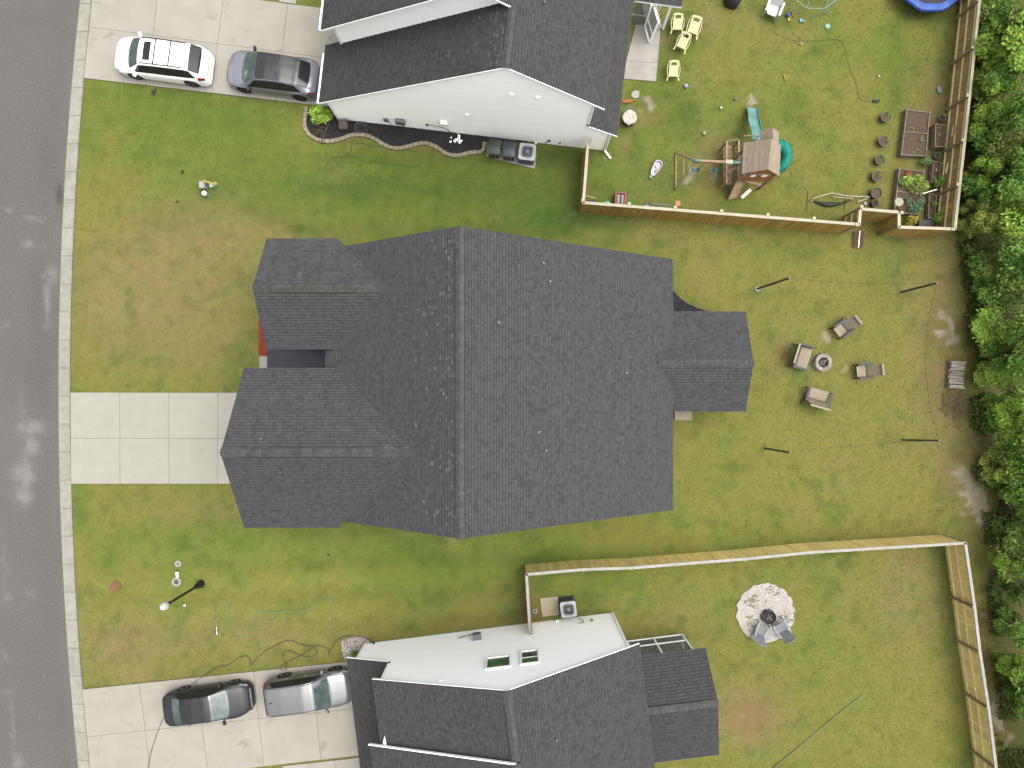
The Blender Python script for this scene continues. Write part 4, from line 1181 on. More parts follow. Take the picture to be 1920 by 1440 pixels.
c.top_patch('windscreen', m_cglass, lambda u: .40 - .06 * u * u, lambda u: 1.20 - .20 * u * u, 6.3)
c.top_patch('rear_window', m_cglass, lambda u: -2.17, lambda u: -2.04, 6.35, 4)
c.patch('side_window', m_cglass_t, lambda t: -1.85 + (t - 4.2) * .16, lambda t: 1.0 - (t - 4.2) * .28, 4.25, 5.75, 30, 4, mirror=True)
for x in (.05, -.9): c.patch('door_pillar', m_blk, x - .03, x + .03, 4.2, 5.8, 2, 4, off=.014, mirror=True)
c.patch('tail_lamp', m_red, -2.24, -2.04, 2.8, 6.0, 4, 8, mirror=True)
c.patch('headlamp', m_lamp, 1.75, 2.1, 3.3, 4.5, 4, 4, mirror=True)
for sg in (1, -1):
    pts = []
    for k in range(13):
        x = 1.0 - k * .235
        p = c.S(x, 5.95 if x < .3 else 5.95 - (x - .3) * 2.2, .012); pts.append((p.x, p.y * sg, p.z))
    MB().tube(pts, .014, 6).build('chrome_strip', m_chrome, c.root, smooth=True)
MB().bar((2.27, -.6, .66), (2.27, .6, .66), .04, .12).build('grille_bar', m_chrome, c.root)
c.mirrors(.85, 1.04, c.pm); c.handles((-.05, -1.0), m_chrome)
MB().add([(-1.75, -.03, 1.66), (-1.6, 0, 1.67), (-1.75, .03, 1.66), (-1.8, 0, 1.72)], [(0, 1, 3), (1, 2, 3), (2, 0, 3)]).build('antenna', m_blk, c.root)
# ------------------------------------------------------------------ fences: every board, rail and post its own piece
m_brd_n = mat('amber_fence_board', (.265, .175, .036), (.19, .12, .024), scale=3.0, rough=.85, stretch=(9, 9, .7), rnd=.16, bump=.3)
m_brd_e = mat('brown_fence_board', (.27, .19, .075), (.18, .125, .05), scale=3.0, rough=.88, stretch=(9, 9, .7), rnd=.16, bump=.3)
m_brd_s = mat('tan_fence_board', (.58, .46, .165), (.46, .36, .13), scale=3.0, rough=.85, stretch=(9, 9, .7), rnd=.15, bump=.3)
m_rail = mat('fence_rail', (.58, .47, .26), (.48, .38, .20), scale=4, rough=.85, rnd=.08)
m_post = mat('fence_post', (.20, .15, .085), (.15, .11, .06), scale=4, rough=.88, rnd=.08)
m_capn = mat('pale_cap_board', rgb(222, 214, 190), rgb(206, 196, 168), scale=3, rough=.8, rnd=.05)
m_caps = mat('weathered_cap_board', rgb(206, 203, 194), rgb(186, 182, 172), scale=3, rough=.8, rnd=.05)

BW = .135
def board_mesh(m):
    mb = MB()
    h = 1.78
    pr = [(-BW / 2, 0), (BW / 2, 0), (BW / 2, h - .03), (BW / 2 - .03, h), (-BW / 2 + .03, h), (-BW / 2, h - .03)]
    n = len(pr)
    vv = [(x, -.009, z) for x, z in pr] + [(x, .009, z) for x, z in pr]
    mb.add(vv, [tuple(range(n)), tuple(range(n, 2 * n))[::-1]] + [(i, n + i, n + (i + 1) % n, (i + 1) % n) for i in range(n)])
    return mb.mesh('board', m)
BM = {k: board_mesh(m) for k, m in (('n', m_brd_n), ('e', m_brd_e), ('s', m_brd_s))}
pm_ = MB().box((0, 0, .93), (.095, .095, 1.86)).mesh('post', m_post)
pcap_n = MB().box((0, 0, 0), (.15, .15, .05)).mesh('post_cap', m_capn)
def fence(name, label, tops, cap_m, caps, ztop=1.85, inset=None):
    """tops = photo points of the cap; per-run board kind and which side (left/right of travel) the rails are on"""
    pts = [P(x, y, ztop) for (x, y) in [t[0] for t in tops]]
    root = thing(name, label, 'fence', tuple(P(*tops[0][0], ztop) * Vector((1, 1, 0)) if False else Vector((pts[0].x, pts[0].y, 0))))
    o0 = root.location.copy()
    for i in range(len(pts) - 1):
        a, b = pts[i].copy(), pts[i + 1].copy(); a.z = b.z = 0
        kind, side = tops[i][1], tops[i][2]
        d = b - a; L = d.length; d.normalize()
        nrm = Vector((-d.y, d.x, 0)) * side          # towards the rails and posts
        ang = math.atan2(d.y, d.x)
        n = max(1, int(L / (BW + .006)))
        for k in range(n):
            p = a + d * (L * (k + .5) / n) - nrm * .012
            o = place(BM[kind], 'board', root, p - o0 + Vector((0, 0, random.uniform(0, .03))), (0, R(random.uniform(-.5, .5)), ang + random.uniform(-.012, .012)))
        for z in (.28, .95, 1.62):
            mb = MB().bar(a + nrm * .025 + Vector((0, 0, z)), b + nrm * .025 + Vector((0, 0, z)), .04, .085)
            mb.build('rail', m_rail, root, world=True)
        mb = MB().bar(a + nrm * .03 + Vector((0, 0, ztop)), b + nrm * .03 + Vector((0, 0, ztop)), .14, .035)
        mb.build('cap_rail', cap_m, root, world=True)
        m_ = max(1, round(L / 2.4))
        for k in range(m_ + 1):
            if k == m_ and i < len(pts) - 2: continue
            p = a + d * (L * k / m_) + nrm * .095
            place(pm_, 'post', root, p - o0, (0, 0, ang))
            if caps and k < m_: place(pcap_n, 'post_cap', root, p - o0 + Vector((0, 0, ztop + .04)) + nrm * .05, (0, 0, ang))
    return root
fence('plank_fence', 'amber plank fence with pale caps enclosing the yard with the wooden playset',
      [((1101.7, 264), 'n', 1), ((1092.5, 381), 'n', 1), ((1612, 422), 'n', 1), ((1614.5, 393), 'n', 1), ((1684.5, 399), 'n', 1), ((1684.5, 427), 'n', 1), ((1791.5, 430.5), 'e', 1), ((1819, 180), 'e', 1), ((1838, 0), 'e', 1), ((1849, -110), 'e', 1)], m_capn, True)
fence('plank_fence', 'tan weathered plank fence round the yard with the white gravel circle',
      [((993, 1188), 's', -1), ((986, 1076), 's', -1), ((1094, 1066.6), 's', -1), ((1184.6, 1063.7), 's', -1), ((1273.5, 1056.4), 's', -1), ((1397, 1047), 's', -1), ((1520, 1034.5), 's', -1), ((1811, 1017), 's', -1), ((1828.5, 1138), 's', -1), ((1838.6, 1222.6), 's', -1), ((1854.7, 1327), 's', -1), ((1868.8, 1440), 's', -1), ((1880, 1540), 's', -1)], m_caps, False)

# ------------------------------------------------------------------ trees and undergrowth
m_leaf = mat('leaves', (1.05, 1.05, 1.0), (.85, .87, .8), scale=3, rough=.65, spec=.25, attr=True)
m_bark = mat('bark', rgb(104, 92, 76), rgb(76, 66, 54), scale=8, rough=.95, stretch=(1, 1, .3), bump=.5)

def leaf_cloud(centres, radii, n, size, palette, rng, up=.55, lean=0.0):
    """n small leaf faces spread through lobes; returns coordinates (n,4,3) and colours (n,3)"""
    k = rng.choice(len(centres), n, p=np.array([r[0] * r[1] for r in radii]) / sum(r[0] * r[1] for r in radii))
    d = rng.normal(size=(n, 3)); d /= np.linalg.norm(d, axis=1, keepdims=True)
    d[:, 2] = np.where(rng.random(n) < .7, np.abs(d[:, 2]), d[:, 2])
    rr = rng.random(n) ** .33 * (1 + rng.normal(size=n) * .10)
    rr = np.where(rng.random(n) < .75, np.clip(rr, .72, 1.25), rr)
    cen = np.array(centres)[k] + d * rr[:, None] * np.array(radii)[k]
    nrm = d * .6 + rng.normal(size=(n, 3)) * .55; nrm[:, 2] += up
    nrm /= np.linalg.norm(nrm, axis=1, keepdims=True)
    t = np.cross(nrm, rng.normal(size=(n, 3))); t /= np.linalg.norm(t, axis=1, keepdims=True)
    b = np.cross(nrm, t)
    sz = size * (.6 + .8 * rng.random(n))[:, None]
    q = np.stack([cen - t * sz, cen - b * sz * .55 + nrm * sz * .12, cen + t * sz, cen + b * sz * .55 + nrm * sz * .12], 1)
    pal = np.array(palette)
    lobe_tone = rng.normal(size=len(centres)) * .12 + 1
    c = pal[rng.integers(0, len(pal), n)] * (lobe_tone[k] * (1 + rng.normal(size=n) * .14))[:, None]
    return q, np.clip(c, .003, .8)

def quads_mesh(name, q, c, m):
    n = len(q)
    me = bpy.data.meshes.new(name)
    me.vertices.add(n * 4); me.vertices.foreach_set('co', q.reshape(-1).astype(np.float32))
    me.loops.add(n * 4); me.loops.foreach_set('vertex_index', np.arange(n * 4, dtype=np.int32))
    me.polygons.add(n); me.polygons.foreach_set('loop_start', np.arange(0, n * 4, 4, dtype=np.int32))
    me.update(calc_edges=True)
    at = me.color_attributes.new('Col', 'FLOAT_COLOR', 'CORNER')
    at.data.foreach_set('color', np.repeat(np.concatenate([c, np.ones((n, 1))], 1).astype(np.float32), 4, 0).ravel())
    me.materials.append(m)
    return me

def trunk_mb(h, lobes, r0, rng):
    mb = MB()
    pts = [(0, 0, -.1), (rng.uniform(-.1, .1), rng.uniform(-.1, .1), h * .35), (rng.uniform(-.2, .2), rng.uniform(-.2, .2), h * .7)]
    mb.tube(spline(pts, 4), [r0 * (1 - .07 * i) for i in range(9)], 8)
    for cx, cy, cz in lobes:
        st = Vector(pts[1]).lerp(Vector(pts[2]), rng.uniform(0, .9))
        e = Vector((cx, cy, cz)); mid = st.lerp(e, .5) + Vector((rng.uniform(-.15, .15), rng.uniform(-.15, .15), .15))
        mb.tube([st, mid, e], [r0 * .4, r0 * .26, r0 * .08], 6)
    return mb

def pal(*cs): return [tuple(x * 1.95 for x in rgb(*c)) for c in cs]
b_ = m_leaf.node_tree.nodes['Principled BSDF']
tr_n = m_leaf.node_tree.nodes.new('ShaderNodeBsdfTranslucent')
ms_n = m_leaf.node_tree.nodes.new('ShaderNodeMixShader'); ms_n.inputs[0].default_value = .42   # light glows through thin leaves
m_leaf.node_tree.links.new(b_.inputs['Base Color'].links[0].from_socket, tr_n.inputs['Color'])
m_leaf.node_tree.links.new(b_.outputs[0], ms_n.inputs[1]); m_leaf.node_tree.links.new(tr_n.outputs[0], ms_n.inputs[2])
m_leaf.node_tree.links.new(ms_n.outputs[0], m_leaf.node_tree.nodes['Material Output'].inputs['Surface'])
KIND = {'bright': pal((166, 200, 84), (144, 182, 70), (184, 208, 100), (128, 168, 64)), 'mid': pal((128, 166, 74), (108, 148, 64), (146, 178, 84), (94, 134, 58)),
        'dark': pal((120, 154, 72), (104, 140, 64), (138, 168, 82), (92, 126, 56)), 'olive': pal((158, 172, 92), (138, 156, 78), (174, 182, 108), (120, 138, 68)), 'lime': pal((176, 188, 92), (158, 176, 74), (190, 196, 112), (128, 150, 60))}
def tree_proto(kind, seed, h, rad, n, leaf):
    rng = np.random.default_rng(seed)
    k = int(6 + rad * 3)
    lobes, radii = [], []
    for i in range(k):
        a = rng.uniform(0, 6.28); d = rad * .72 * math.sqrt(rng.random())
        rr = rad * rng.uniform(.26, .46)
        lobes.append((d * math.cos(a), d * math.sin(a), h * rng.uniform(.22, .86) - d * .12)); radii.append((rr, rr, rr * .72))
    lobes.append((0, 0, h * .85)); radii.append((rad * .4, rad * .4, rad * .32))
    q, c = leaf_cloud(lobes, radii, n, leaf, KIND[kind], rng)
    return quads_mesh('crown', q, c, m_leaf), trunk_mb(h, lobes, .05 + h * .014, rng).mesh('trunk', m_bark, True, None, 60)
PROTO = {}
for kd in KIND:
    for v in range(2):
        PROTO[kd, v] = tree_proto(kd, hash_ := 100 + 7 * list(KIND).index(kd) + 31 * v, 4.2, 1.7, 6500, .10)
DESC = {'bright': 'bright green', 'mid': 'mid green', 'dark': 'dark green', 'olive': 'olive green', 'lime': 'pale lime green'}
# (photo x, y of crown centre, height, crown radius m, kind, label)
TREES = [(1905, 60, 6.5, 1.9, 'bright', 'large bright green tree at the wood edge behind the trampoline fence'),
         (1874, 50, 3.6, 1.1, 'dark', 'dark green shrubby tree close behind the trampoline corner of the fence'),
         (1882, 130, 5.5, 1.5, 'bright', 'bright green tree rising just beyond the fence gate'),
         (1860, 145, 3.2, 1.0, 'mid', 'mid green young tree pressed against the fence behind the gate'),
         (1895, 215, 5.6, 1.6, 'mid', 'broad mid green tree beyond the fence opposite the raised beds'),
         (1852, 225, 3.4, 1.0, 'bright', 'small bright green tree against the fence opposite the trough planter'),
         (1846, 320, 3.2, 1.1, 'bright', 'leafy bright green tree against the fence behind the plant racks'),
         (1885, 330, 4.6, 1.6, 'mid', 'mid green tree in the wood behind the overgrown raised bed'),
         (1918, 290, 5.2, 1.3, 'olive', 'olive tree deeper in the wood behind the raised beds'),
         (1827, 395, 2.6, 0.8, 'olive', 'olive bush hugging the outer corner of the amber fence'),
         (1838, 418, 3.0, 0.8, 'lime', 'pale lime bush with creamy tips beside the amber fence corner'),
         (1903, 395, 4.4, 1.3, 'bright', 'bright tree among the bare grey brambles'),
         (1815, 505, 2.8, 1.0, 'olive', 'loose olive tree near the tall string light post'),
         (1850, 540, 3.0, 1.1, 'mid', 'mid green tree crowding the olive tree by the string light post'),
         (1905, 500, 5.0, 1.5, 'dark', 'shadowy dark green tree standing back from the brambles'),
         (1866, 625, 5.0, 1.8, 'bright', 'biggest bright green tree, bulging over the lawn behind the stacked firewood'),
         (1866, 705, 3.4, 1.1, 'bright', 'bright green lower tree between the biggest tree and the firewood'),
         (1908, 660, 4.8, 1.3, 'mid', 'mid green tree standing behind the biggest bright tree'),
         (1865, 775, 3.2, 1.2, 'mid', 'mid green tree overhanging the dead brush pile'),
         (1905, 785, 4.4, 1.3, 'bright', 'bright tree standing behind the dead brush pile'),
         (1858, 868, 3.4, 1.2, 'lime', 'round yellow green tree beside the sandy bare patch'),
         (1905, 905, 4.0, 1.3, 'mid', 'mid green tree behind the round yellow green one'),
         (1893, 990, 2.2, 0.8, 'mid', 'small green bush past the end of the sandy patch'),
         (1893, 1055, 2.4, 0.8, 'bright', 'small bright bush facing the corner of the tan fence'),
         (1905, 1110, 2.6, 0.9, 'dark', 'dark green bush opposite the tan fence side'),
         (1915, 1180, 3.2, 1.1, 'mid', 'mid green bush along the outer side of the tan fence'),
         (1912, 1255, 2.8, 0.9, 'bright', 'bright green bush at the far end of the tan fence side'),
         (1921, 1320, 3.0, 0.9, 'dark', 'dark bush beyond the last sandy scrape')]
def wood_edge(py): return 1808 + np.where(py < 480, 0, np.where(py < 900, 6 + (py - 480) * .05, 42 + (py - 900) * .07))
def x_min(px, py):
    if py < 432: return (1838 - 46.5 * max(py, -150) / 430 - NX) * (H - 1.85) / F + .12
    if py > 1010: return (1810 + (py - 1016) * .14 - NX) * (H - 1.85) / F + .8
    return (float(wood_edge(py)) - NX) * H / F
for i, (px, py, h, rad, kd, lab) in enumerate(TREES):
    need = x_min(px, py) + (.66 if py < 432 or py > 1010 else .4) * rad
    while h > 2.0 and P(px, py, h * .62).x < need: h -= .15
    p = P(px, py, h * .62); p.x = max(p.x, need)
    t = thing('woodland_tree', lab, 'tree', (p.x, p.y, 0), random.uniform(0, 6.28), 'trees along the wood edge')
    cr_, tr_ = PROTO[kd, i % 2]
    s_ = rad / 1.7 * .82
    for me, nm in ((tr_, 'trunk'), (cr_, 'crown')):
        place(me, nm, t, (0, 0, 0), (0, 0, 0), (s_, s_, h / 4.2))

# low undergrowth, nobody could count its leaves
rng = np.random.default_rng(5)
n = 42000
py_ = rng.uniform(-140, 1560, n); px_ = wood_edge(py_) + rng.gamma(1.6, 34, n) - 16
x_, y_ = (px_ - NX) * H / F, (NY - py_) * H / F
dens = fbm(x_, y_, 1.5, 61, 3)
kp = dens > .42
x_, y_, dens = x_[kp], y_[kp], dens[kp]
n = len(x_)
z_ = rng.random(n) ** 1.3 * (1.8 * (dens - .35) * 2.2)
nr_ = rng.normal(size=(n, 3)) * .6; nr_[:, 2] += .8; nr_ /= np.linalg.norm(nr_, axis=1, keepdims=True)
t_ = np.cross(nr_, rng.normal(size=(n, 3))); t_ /= np.linalg.norm(t_, axis=1, keepdims=True); b_ = np.cross(nr_, t_)
cen = np.stack([x_, y_, z_], 1); sz = (.05 + .07 * rng.random(n))[:, None]
q = np.stack([cen - t_ * sz, cen - b_ * sz * .5, cen + t_ * sz, cen + b_ * sz * .5], 1)
pa = np.array(KIND['olive'] + KIND['mid'] + KIND['bright'] + pal((150, 134, 92), (140, 146, 80), (130, 150, 84)))
ug = bpy.data.objects.new('undergrowth', quads_mesh('undergrowth', q, pa[rng.integers(0, len(pa), n)] * (1 + rng.normal(size=n) * .15)[:, None].clip(-.4, .4), m_leaf)); COL.objects.link(ug)
tag(ug, 'tangled low green undergrowth on the wood floor', 'undergrowth', kind='stuff')
# the wood beyond: one leafy mass, its crowns too merged to tell apart
rng = np.random.default_rng(15)
cl, rl_ = [], []
for k in range(230):
    py_k = rng.uniform(-160, 1580); lo = float(wood_edge(py_k)) + (36 if py_k < 440 else 24)
    px_k = lo + rng.uniform(0, 190); hk = rng.uniform(.6, 1.4) + min(3.2, (px_k - lo) / 40)
    if 430 < py_k < 480 or 930 < py_k < 1010: px_k += 30
    p_ = P(px_k, py_k, hk); rr_ = rng.uniform(.5, 1.0); p_.x = max(p_.x, x_min(px_k, py_k) + rr_ * .9)
    cl.append((p_.x, p_.y, hk)); rl_.append((rr_, rr_, rr_ * .75))
qs, cs = [], []
for kd, frac in (('mid', .34), ('bright', .34), ('olive', .2), ('dark', .12)):
    sel = rng.choice(len(cl), int(len(cl) * frac), replace=False)
    q, c = leaf_cloud([cl[i] for i in sel], [rl_[i] for i in sel], int(80000 * frac), .085, KIND[kd], rng)
    qs.append(q); cs.append(c)
wm = bpy.data.objects.new('woodland', quads_mesh('woodland', np.concatenate(qs), np.concatenate(cs), m_leaf)); COL.objects.link(wm)
tag(wm, 'mass of green woodland beyond the fences', 'woodland', kind='stuff')
# dead brambles
m_twig = mat('dead_twig', rgb(150, 136, 116), rgb(120, 104, 84), scale=8, rough=.95)
def twigs(name, label, px, py, rx, ry, n_, zz=.5):
    mb = MB()
    for k in range(n_):
        c_ = P(px + random.gauss(0, rx), py + random.gauss(0, ry)); a = random.uniform(0, 3.14); L = random.uniform(.3, 1.1)
        d = Vector((math.cos(a), math.sin(a), random.uniform(-.1, .4))) * L / 2
        c_.z = random.uniform(.05, zz)
        b = c_ + Vector((random.uniform(-.1, .1), random.uniform(-.1, .1), random.uniform(0, .12)))
        p0, p1 = c_ - d, c_ + d
        p0.z = max(.01, p0.z); p1.z = max(.01, p1.z)
        mb.tube([p0, b, p1], [.014, .011, .005], 4)
    o = mb.build(name, m_twig)
    return tag(o, label, 'brush', kind='stuff')
twigs('brambles', 'bare grey brambles between the trees', 1888, 450, 22, 18, 130, 1.3)
twigs('dead_brush', 'brown dead brush piled below the firewood', 1795, 760, 16, 18, 90, .3)
twigs('dead_brush', 'dry twigs tangled beside the long sandy patch', 1895, 960, 14, 22, 90, .6)
twigs('dead_brush', 'dry straw-coloured sticks under the wood edge bushes', 1912, 1070, 8, 26, 60, .6)
twigs('dead_brush', 'dead stems at the foot of the yellow green tree', 1850, 800, 18, 30, 70, .4)

# ------------------------------------------------------------------ lawn blades, real grass over the whole lawn
def inside(poly, x, y):
    r_ = np.zeros(len(x), bool)
    j = len(poly) - 1
    for i in range(len(poly)):
        xi, yi = poly[i]; xj, yj = poly[j]
        if yi != yj:
            r_ ^= ((yi > y) != (yj > y)) & (x < (xj - xi) * (y - yi) / (yj - yi) + xi)
        j = i
    return r_
m_grass = mat('grass_blades', (1.04, 1.04, 1.0), (.9, .92, .88), scale=3, rough=.9, spec=.08, attr=True)
rng = np.random.default_rng(9)
n = 150000
x_ = rng.uniform(-23.6, 25.5, n); y_ = rng.uniform(-20.5, 21.5, n)
pyx = NY - y_ * F / H; pxx = NX + x_ * F / H
kp = pxx > kerb_x(pyx) + 2
for s_ in SLABS: kp &= ~inside(s_, x_, y_)
HOUSEPOLY = [[(-7.6, -5.4), (7.25, -5.4), (7.25, 6.2), (-7.6, 6.2)], [(-11.4, -5.5), (-7.6, -5.5), (-7.6, 6.4), (-10.4, 6.4), (-10.4, .8), (-11.4, .8)], [(7.2, -.6), (11, -.6), (11, 3.6), (7.2, 3.6)],
             [tuple(N(a, b, 0))[:2] for a, b in ((0, 0), (13.84, 0), (13.84, 12), (0, 12))], [tuple(S(a, b, 0))[:2] for a, b in ((0, 0), (12.95, 0), (12.95, -9), (0, -9))]]
for s_ in HOUSEPOLY + BARE: kp &= ~inside(s_, x_, y_)
x_, y_ = x_[kp], y_[kp]
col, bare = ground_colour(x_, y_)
kp = bare < .45 + .3 * rng.random(len(bare))
x_, y_, col = x_[kp], y_[kp], col[kp]
n = len(x_)
a_ = rng.uniform(0, 6.28, n); hgt = rng.uniform(.02, .05, n); wd_ = rng.uniform(.014, .026, n); ln_ = rng.uniform(.02, .06, n)
gz_ = (fbm(x_, y_, 3.0, 5, 2) - .5) * .03 - .032
dx, dy = np.cos(a_), np.sin(a_)
q = np.stack([np.stack([x_ - dy * wd_, y_ + dx * wd_, gz_], 1), np.stack([x_ + dy * wd_, y_ - dx * wd_, gz_], 1),
              np.stack([x_ + dy * wd_ * .5 + dx * ln_, y_ - dx * wd_ * .5 + dy * ln_, gz_ + hgt], 1), np.stack([x_ - dy * wd_ * .5 + dx * ln_, y_ + dx * wd_ * .5 + dy * ln_, gz_ + hgt], 1)], 1)
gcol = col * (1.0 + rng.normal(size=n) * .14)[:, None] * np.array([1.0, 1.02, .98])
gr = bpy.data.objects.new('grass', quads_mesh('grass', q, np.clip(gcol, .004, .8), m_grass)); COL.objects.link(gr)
tag(gr, 'short mown grass of the lawns', 'grass', kind='stuff')
# ------------------------------------------------------------------ things along the north house
def ac_unit(label, p, rz, s_=.84, h=.82, dark=False):
    t = thing('cooling_unit', label, 'air conditioner', (p.x, p.y, .07), rz)
    m_b = mat('unit_louvre_dark' if dark else 'unit_louvre', rgb(74, 74, 74) if dark else rgb(112, 112, 112), rgb(60, 60, 60) if dark else rgb(96, 96, 98), scale=5, rough=.5)
    m_t = mat('unit_top', rgb(214, 216, 220), rgb(200, 203, 208), scale=4, rough=.45)
    hb = s_ / 2
    def rr(hw, k=.09, n=5):
        o = []
        for cx, cy, a0 in ((hw - k, hw - k, 0), (-hw + k, hw - k, 90), (-hw + k, -hw + k, 180), (hw - k, -hw + k, 270)):
            for i in range(n + 1):
                a = R(a0 + 90 * i / n); o.append((cx + k * math.cos(a), cy + k * math.sin(a)))
        return o
    MB().prism(rr(hb * .95), 0, h - .07).build('cabinet', m_b, t)
    lv = MB()
    for k in range(9):
        z = .09 + k * (h - .2) / 9
        lv.prism(rr(hb * .975), z, z + .022)
    lv.build('louvres', m_b, t)
    outer, ring_ = rr(hb, .11), []
    n = len(outer)
    ro = hb * .78
    for (x, y) in outer:
        a = math.atan2(y, x); ring_.append((ro * math.cos(a), ro * math.sin(a)))
    mb = MB()
    vv = [(x, y, h - .07) for x, y in outer] + [(x, y, h) for x, y in outer] + [(x, y, h) for x, y in ring_] + [(x, y, h - .1) for x, y in ring_]
    ff = []
    for i in range(n):
        j = (i + 1) % n
        ff += [(i, j, n + j, n + i), (n + i, n + j, 2 * n + j, 2 * n + i), (2 * n + i, 2 * n + j, 3 * n + j, 3 * n + i)]
    mb.add(vv, ff); mb.build('top_panel', m_t, t)
    MB().lathe([(ro * .99, h - .16), (ro * .99, h - .15)], 24).build('fan_well', mat('fan_well', rgb(96, 100, 104), rgb(80, 84, 88), scale=4, rough=.6), t)
    for k in range(3):
        a = k * 2.094 + .5
        b_ = MB()
        vv = []
        for (r_, da, z) in ((.06, -.3, h - .13), (.06, .3, h - .09), (ro * .92, .42, h - .08), (ro * .92, -.28, h - .135)):
            vv.append((r_ * math.cos(a + da), r_ * math.sin(a + da), z))
        b_.add(vv, [(0, 1, 2, 3)]); b_.build('fan_blade', m_t, t)
    g = MB()
    for k in range(5):
        r_ = ro * (.2 + .2 * k)
        g.tube([(r_ * math.cos(i * .2618), r_ * math.sin(i * .2618), h + .012 + .02 * (1 - k / 5)) for i in range(24)], .006, 4, closed=True)
    for k in range(16):
        a = k * math.pi / 8
        g.bar((.06 * math.cos(a), .06 * math.sin(a), h + .03), (ro * 1.04 * math.cos(a), ro * 1.04 * math.sin(a), h + .01), .008)
    g.lathe([(.09, h), (.09, h + .04), (.01, h + .045)], 14)
    g.build('fan_guard', mat('guard_wire', rgb(150, 152, 156), rgb(140, 142, 146), scale=4, rough=.4, metallic=.4), t)
    return t
ac_unit('pale topped cooling unit at the end of the bin pad by the white wall', P(988.5, 284.5, .88), AN)
ac_unit('dark cooling unit with light grey top beside the tan square pad', P(1066, 1143, .88), AS, .80, .8, True)
MB_ = MB().box((0, 0, .02), (.95, 1.0, .06), Matrix.Rotation(AS, 3, 'Z'))
MB_.v = [(x + P(1062, 1136).x, y + P(1062, 1136).y, z + .0) for x, y, z in MB_.v]
flat_thing(MB_, 'equipment_pad', m_black, 'black plastic tray under the dark cooling unit', 'pad')

def bin_(label, p, rz, m):
    t = thing('rubbish_bin', label, 'bin', (p.x, p.y, .06), rz, 'wheeled bins by the wall')
    MB().box((0, 0, .48), (.50, .56, .92), None, taper=1.16).build('body', m, t)
    ld = MB()
    xs = [-.31, -.2, 0, .2, .31]; vv = []
    for j, y in enumerate((-.40, -.36, 0, .34, .38)):
        for x in xs:
            vv.append((x, y, .96 + .06 * (1 - (x / .31) ** 2) * (1 - (y / .42) ** 2) - (.03 if j == 0 else 0)))
    n = len(xs)
    ld.add(vv, [(j * n + i, j * n + i + 1, (j + 1) * n + i + 1, (j + 1) * n + i) for j in range(4) for i in range(4)])
    ld.bar((-.12, .05, .995), (-.12, .28, .985), .03, .02); ld.bar((.12, .05, .995), (.12, .28, .985), .03, .02)
    ld.build('lid', m, t, smooth=True, sharp=50)
    hd = MB().tube([(-.26, .36, .93), (-.26, .46, .95), (.26, .46, .95), (.26, .36, .93)], .018, 6); hd.build('handle', m, t)
    for sg in (-1, 1):
        hb_ = MB(); hb_.bar((sg * .1, -.40, .94), (sg * .1, -.50, .86), .07, .03); hb_.build('lid_grip', m, t)
        MB().lathe([(.1, -.03), (.11, 0), (.1, .03)], 14, (sg * .29, .3, .11), Matrix.Rotation(R(90), 3, 'Y')).build('wheel', m_tyre, t)
    return t
bin_('dark green wheeled bin standing next to the mulch bed end', P(927, 275, 1.0), AN, mat('bin_green', rgb(54, 72, 62), rgb(46, 62, 54), scale=5, rough=.5))
bin_('slate blue wheeled bin between the green bin and the cooling unit', P(955, 280, 1.0), AN, mat('bin_blue', rgb(70, 72, 84), rgb(60, 62, 74), scale=5, rough=.5))

def shrub(name, label, p, h, rad, n, leaf, kd, seed, cat='shrub', group=None):
    rng = np.random.default_rng(seed)
    lobes, radii = [], []
    for i in range(9):
        a = rng.uniform(0, 6.28); d = rad * .6 * math.sqrt(rng.random()); rr = rad * rng.uniform(.35, .5)
        lobes.append((d * math.cos(a), d * math.sin(a), h * rng.uniform(.4, .8))); radii.append((rr, rr, h * .3))
    q, c = leaf_cloud(lobes, radii, n, leaf, KIND[kd] if isinstance(kd, str) else kd, rng)
    t = thing(name, label, cat, (p.x, p.y, 0), 0, group)
    o = bpy.data.objects.new('foliage', quads_mesh('foliage', q, c, m_leaf)); COL.objects.link(o); o.parent = t
    mb = MB()
    for cx, cy, cz in lobes: mb.tube([(cx * .1, cy * .1, -.02), (cx * .6, cy * .6, cz * .6), (cx, cy, cz)], [.02, .014, .006], 5)
    mb.build('stems', m_bark, t)
    return t
shrub('garden_shrub', 'bushy bright green shrub in the mulch at the driveway corner', P(602, 219, .4), .9, .62, 900, .075, 'bright', 3)
shrub('garden_shrub', 'tiny green shrub in the white pebble bed', P(666, 1226, .2), .4, .24, 220, .05, 'mid', 4)
m_brown = mat('brown_resin', rgb(104, 92, 88), rgb(90, 80, 76), scale=6, rough=.6)
t = thing('hose_box', 'brown resin hose box in the mulch next to the shrub', 'hose box', tuple(P(647, 239)), AN + .15)
MB().box((0, 0, .22), (.46, .5, .44), None, taper=.94).build('cabinet', m_brown, t)
MB().box((0, 0, .465), (.48, .52, .05), None, taper=.9).build('lid', m_brown, t)
MB().lathe([(.05, 0), (.05, .03)], 12, (.05, .02, .49)).build('latch', m_util, t)
m_hose = mat('dark_hose', rgb(92, 96, 88), rgb(80, 84, 76), scale=8, rough=.6)
hz = MB(); c0 = P(678, 241)
for k in range(5):
    r_ = .36 - .045 * k
    hz.tube([(c0.x + r_ * math.cos(i * .2094) + .02 * math.sin(k * 3), c0.y + r_ * math.sin(i * .2094), .06 + .03 * (k % 3)) for i in range(30)], .016, 5, closed=True)
flat_thing(hz, 'coiled_hose', m_hose, 'dark garden hose coiled on the black mulch', 'hose', smooth=True)
def hose(name, label, pts, r, m, n=8, z=.02):
    mb = MB().tube(spline([P(x, y, z) for x, y in pts], n), r, 6)
    return flat_thing(mb, name, m, label, 'hose', smooth=True)
cv7 = lambda l: [(560 + x / 4.085, 180 + y / 4.085) for x, y in l]
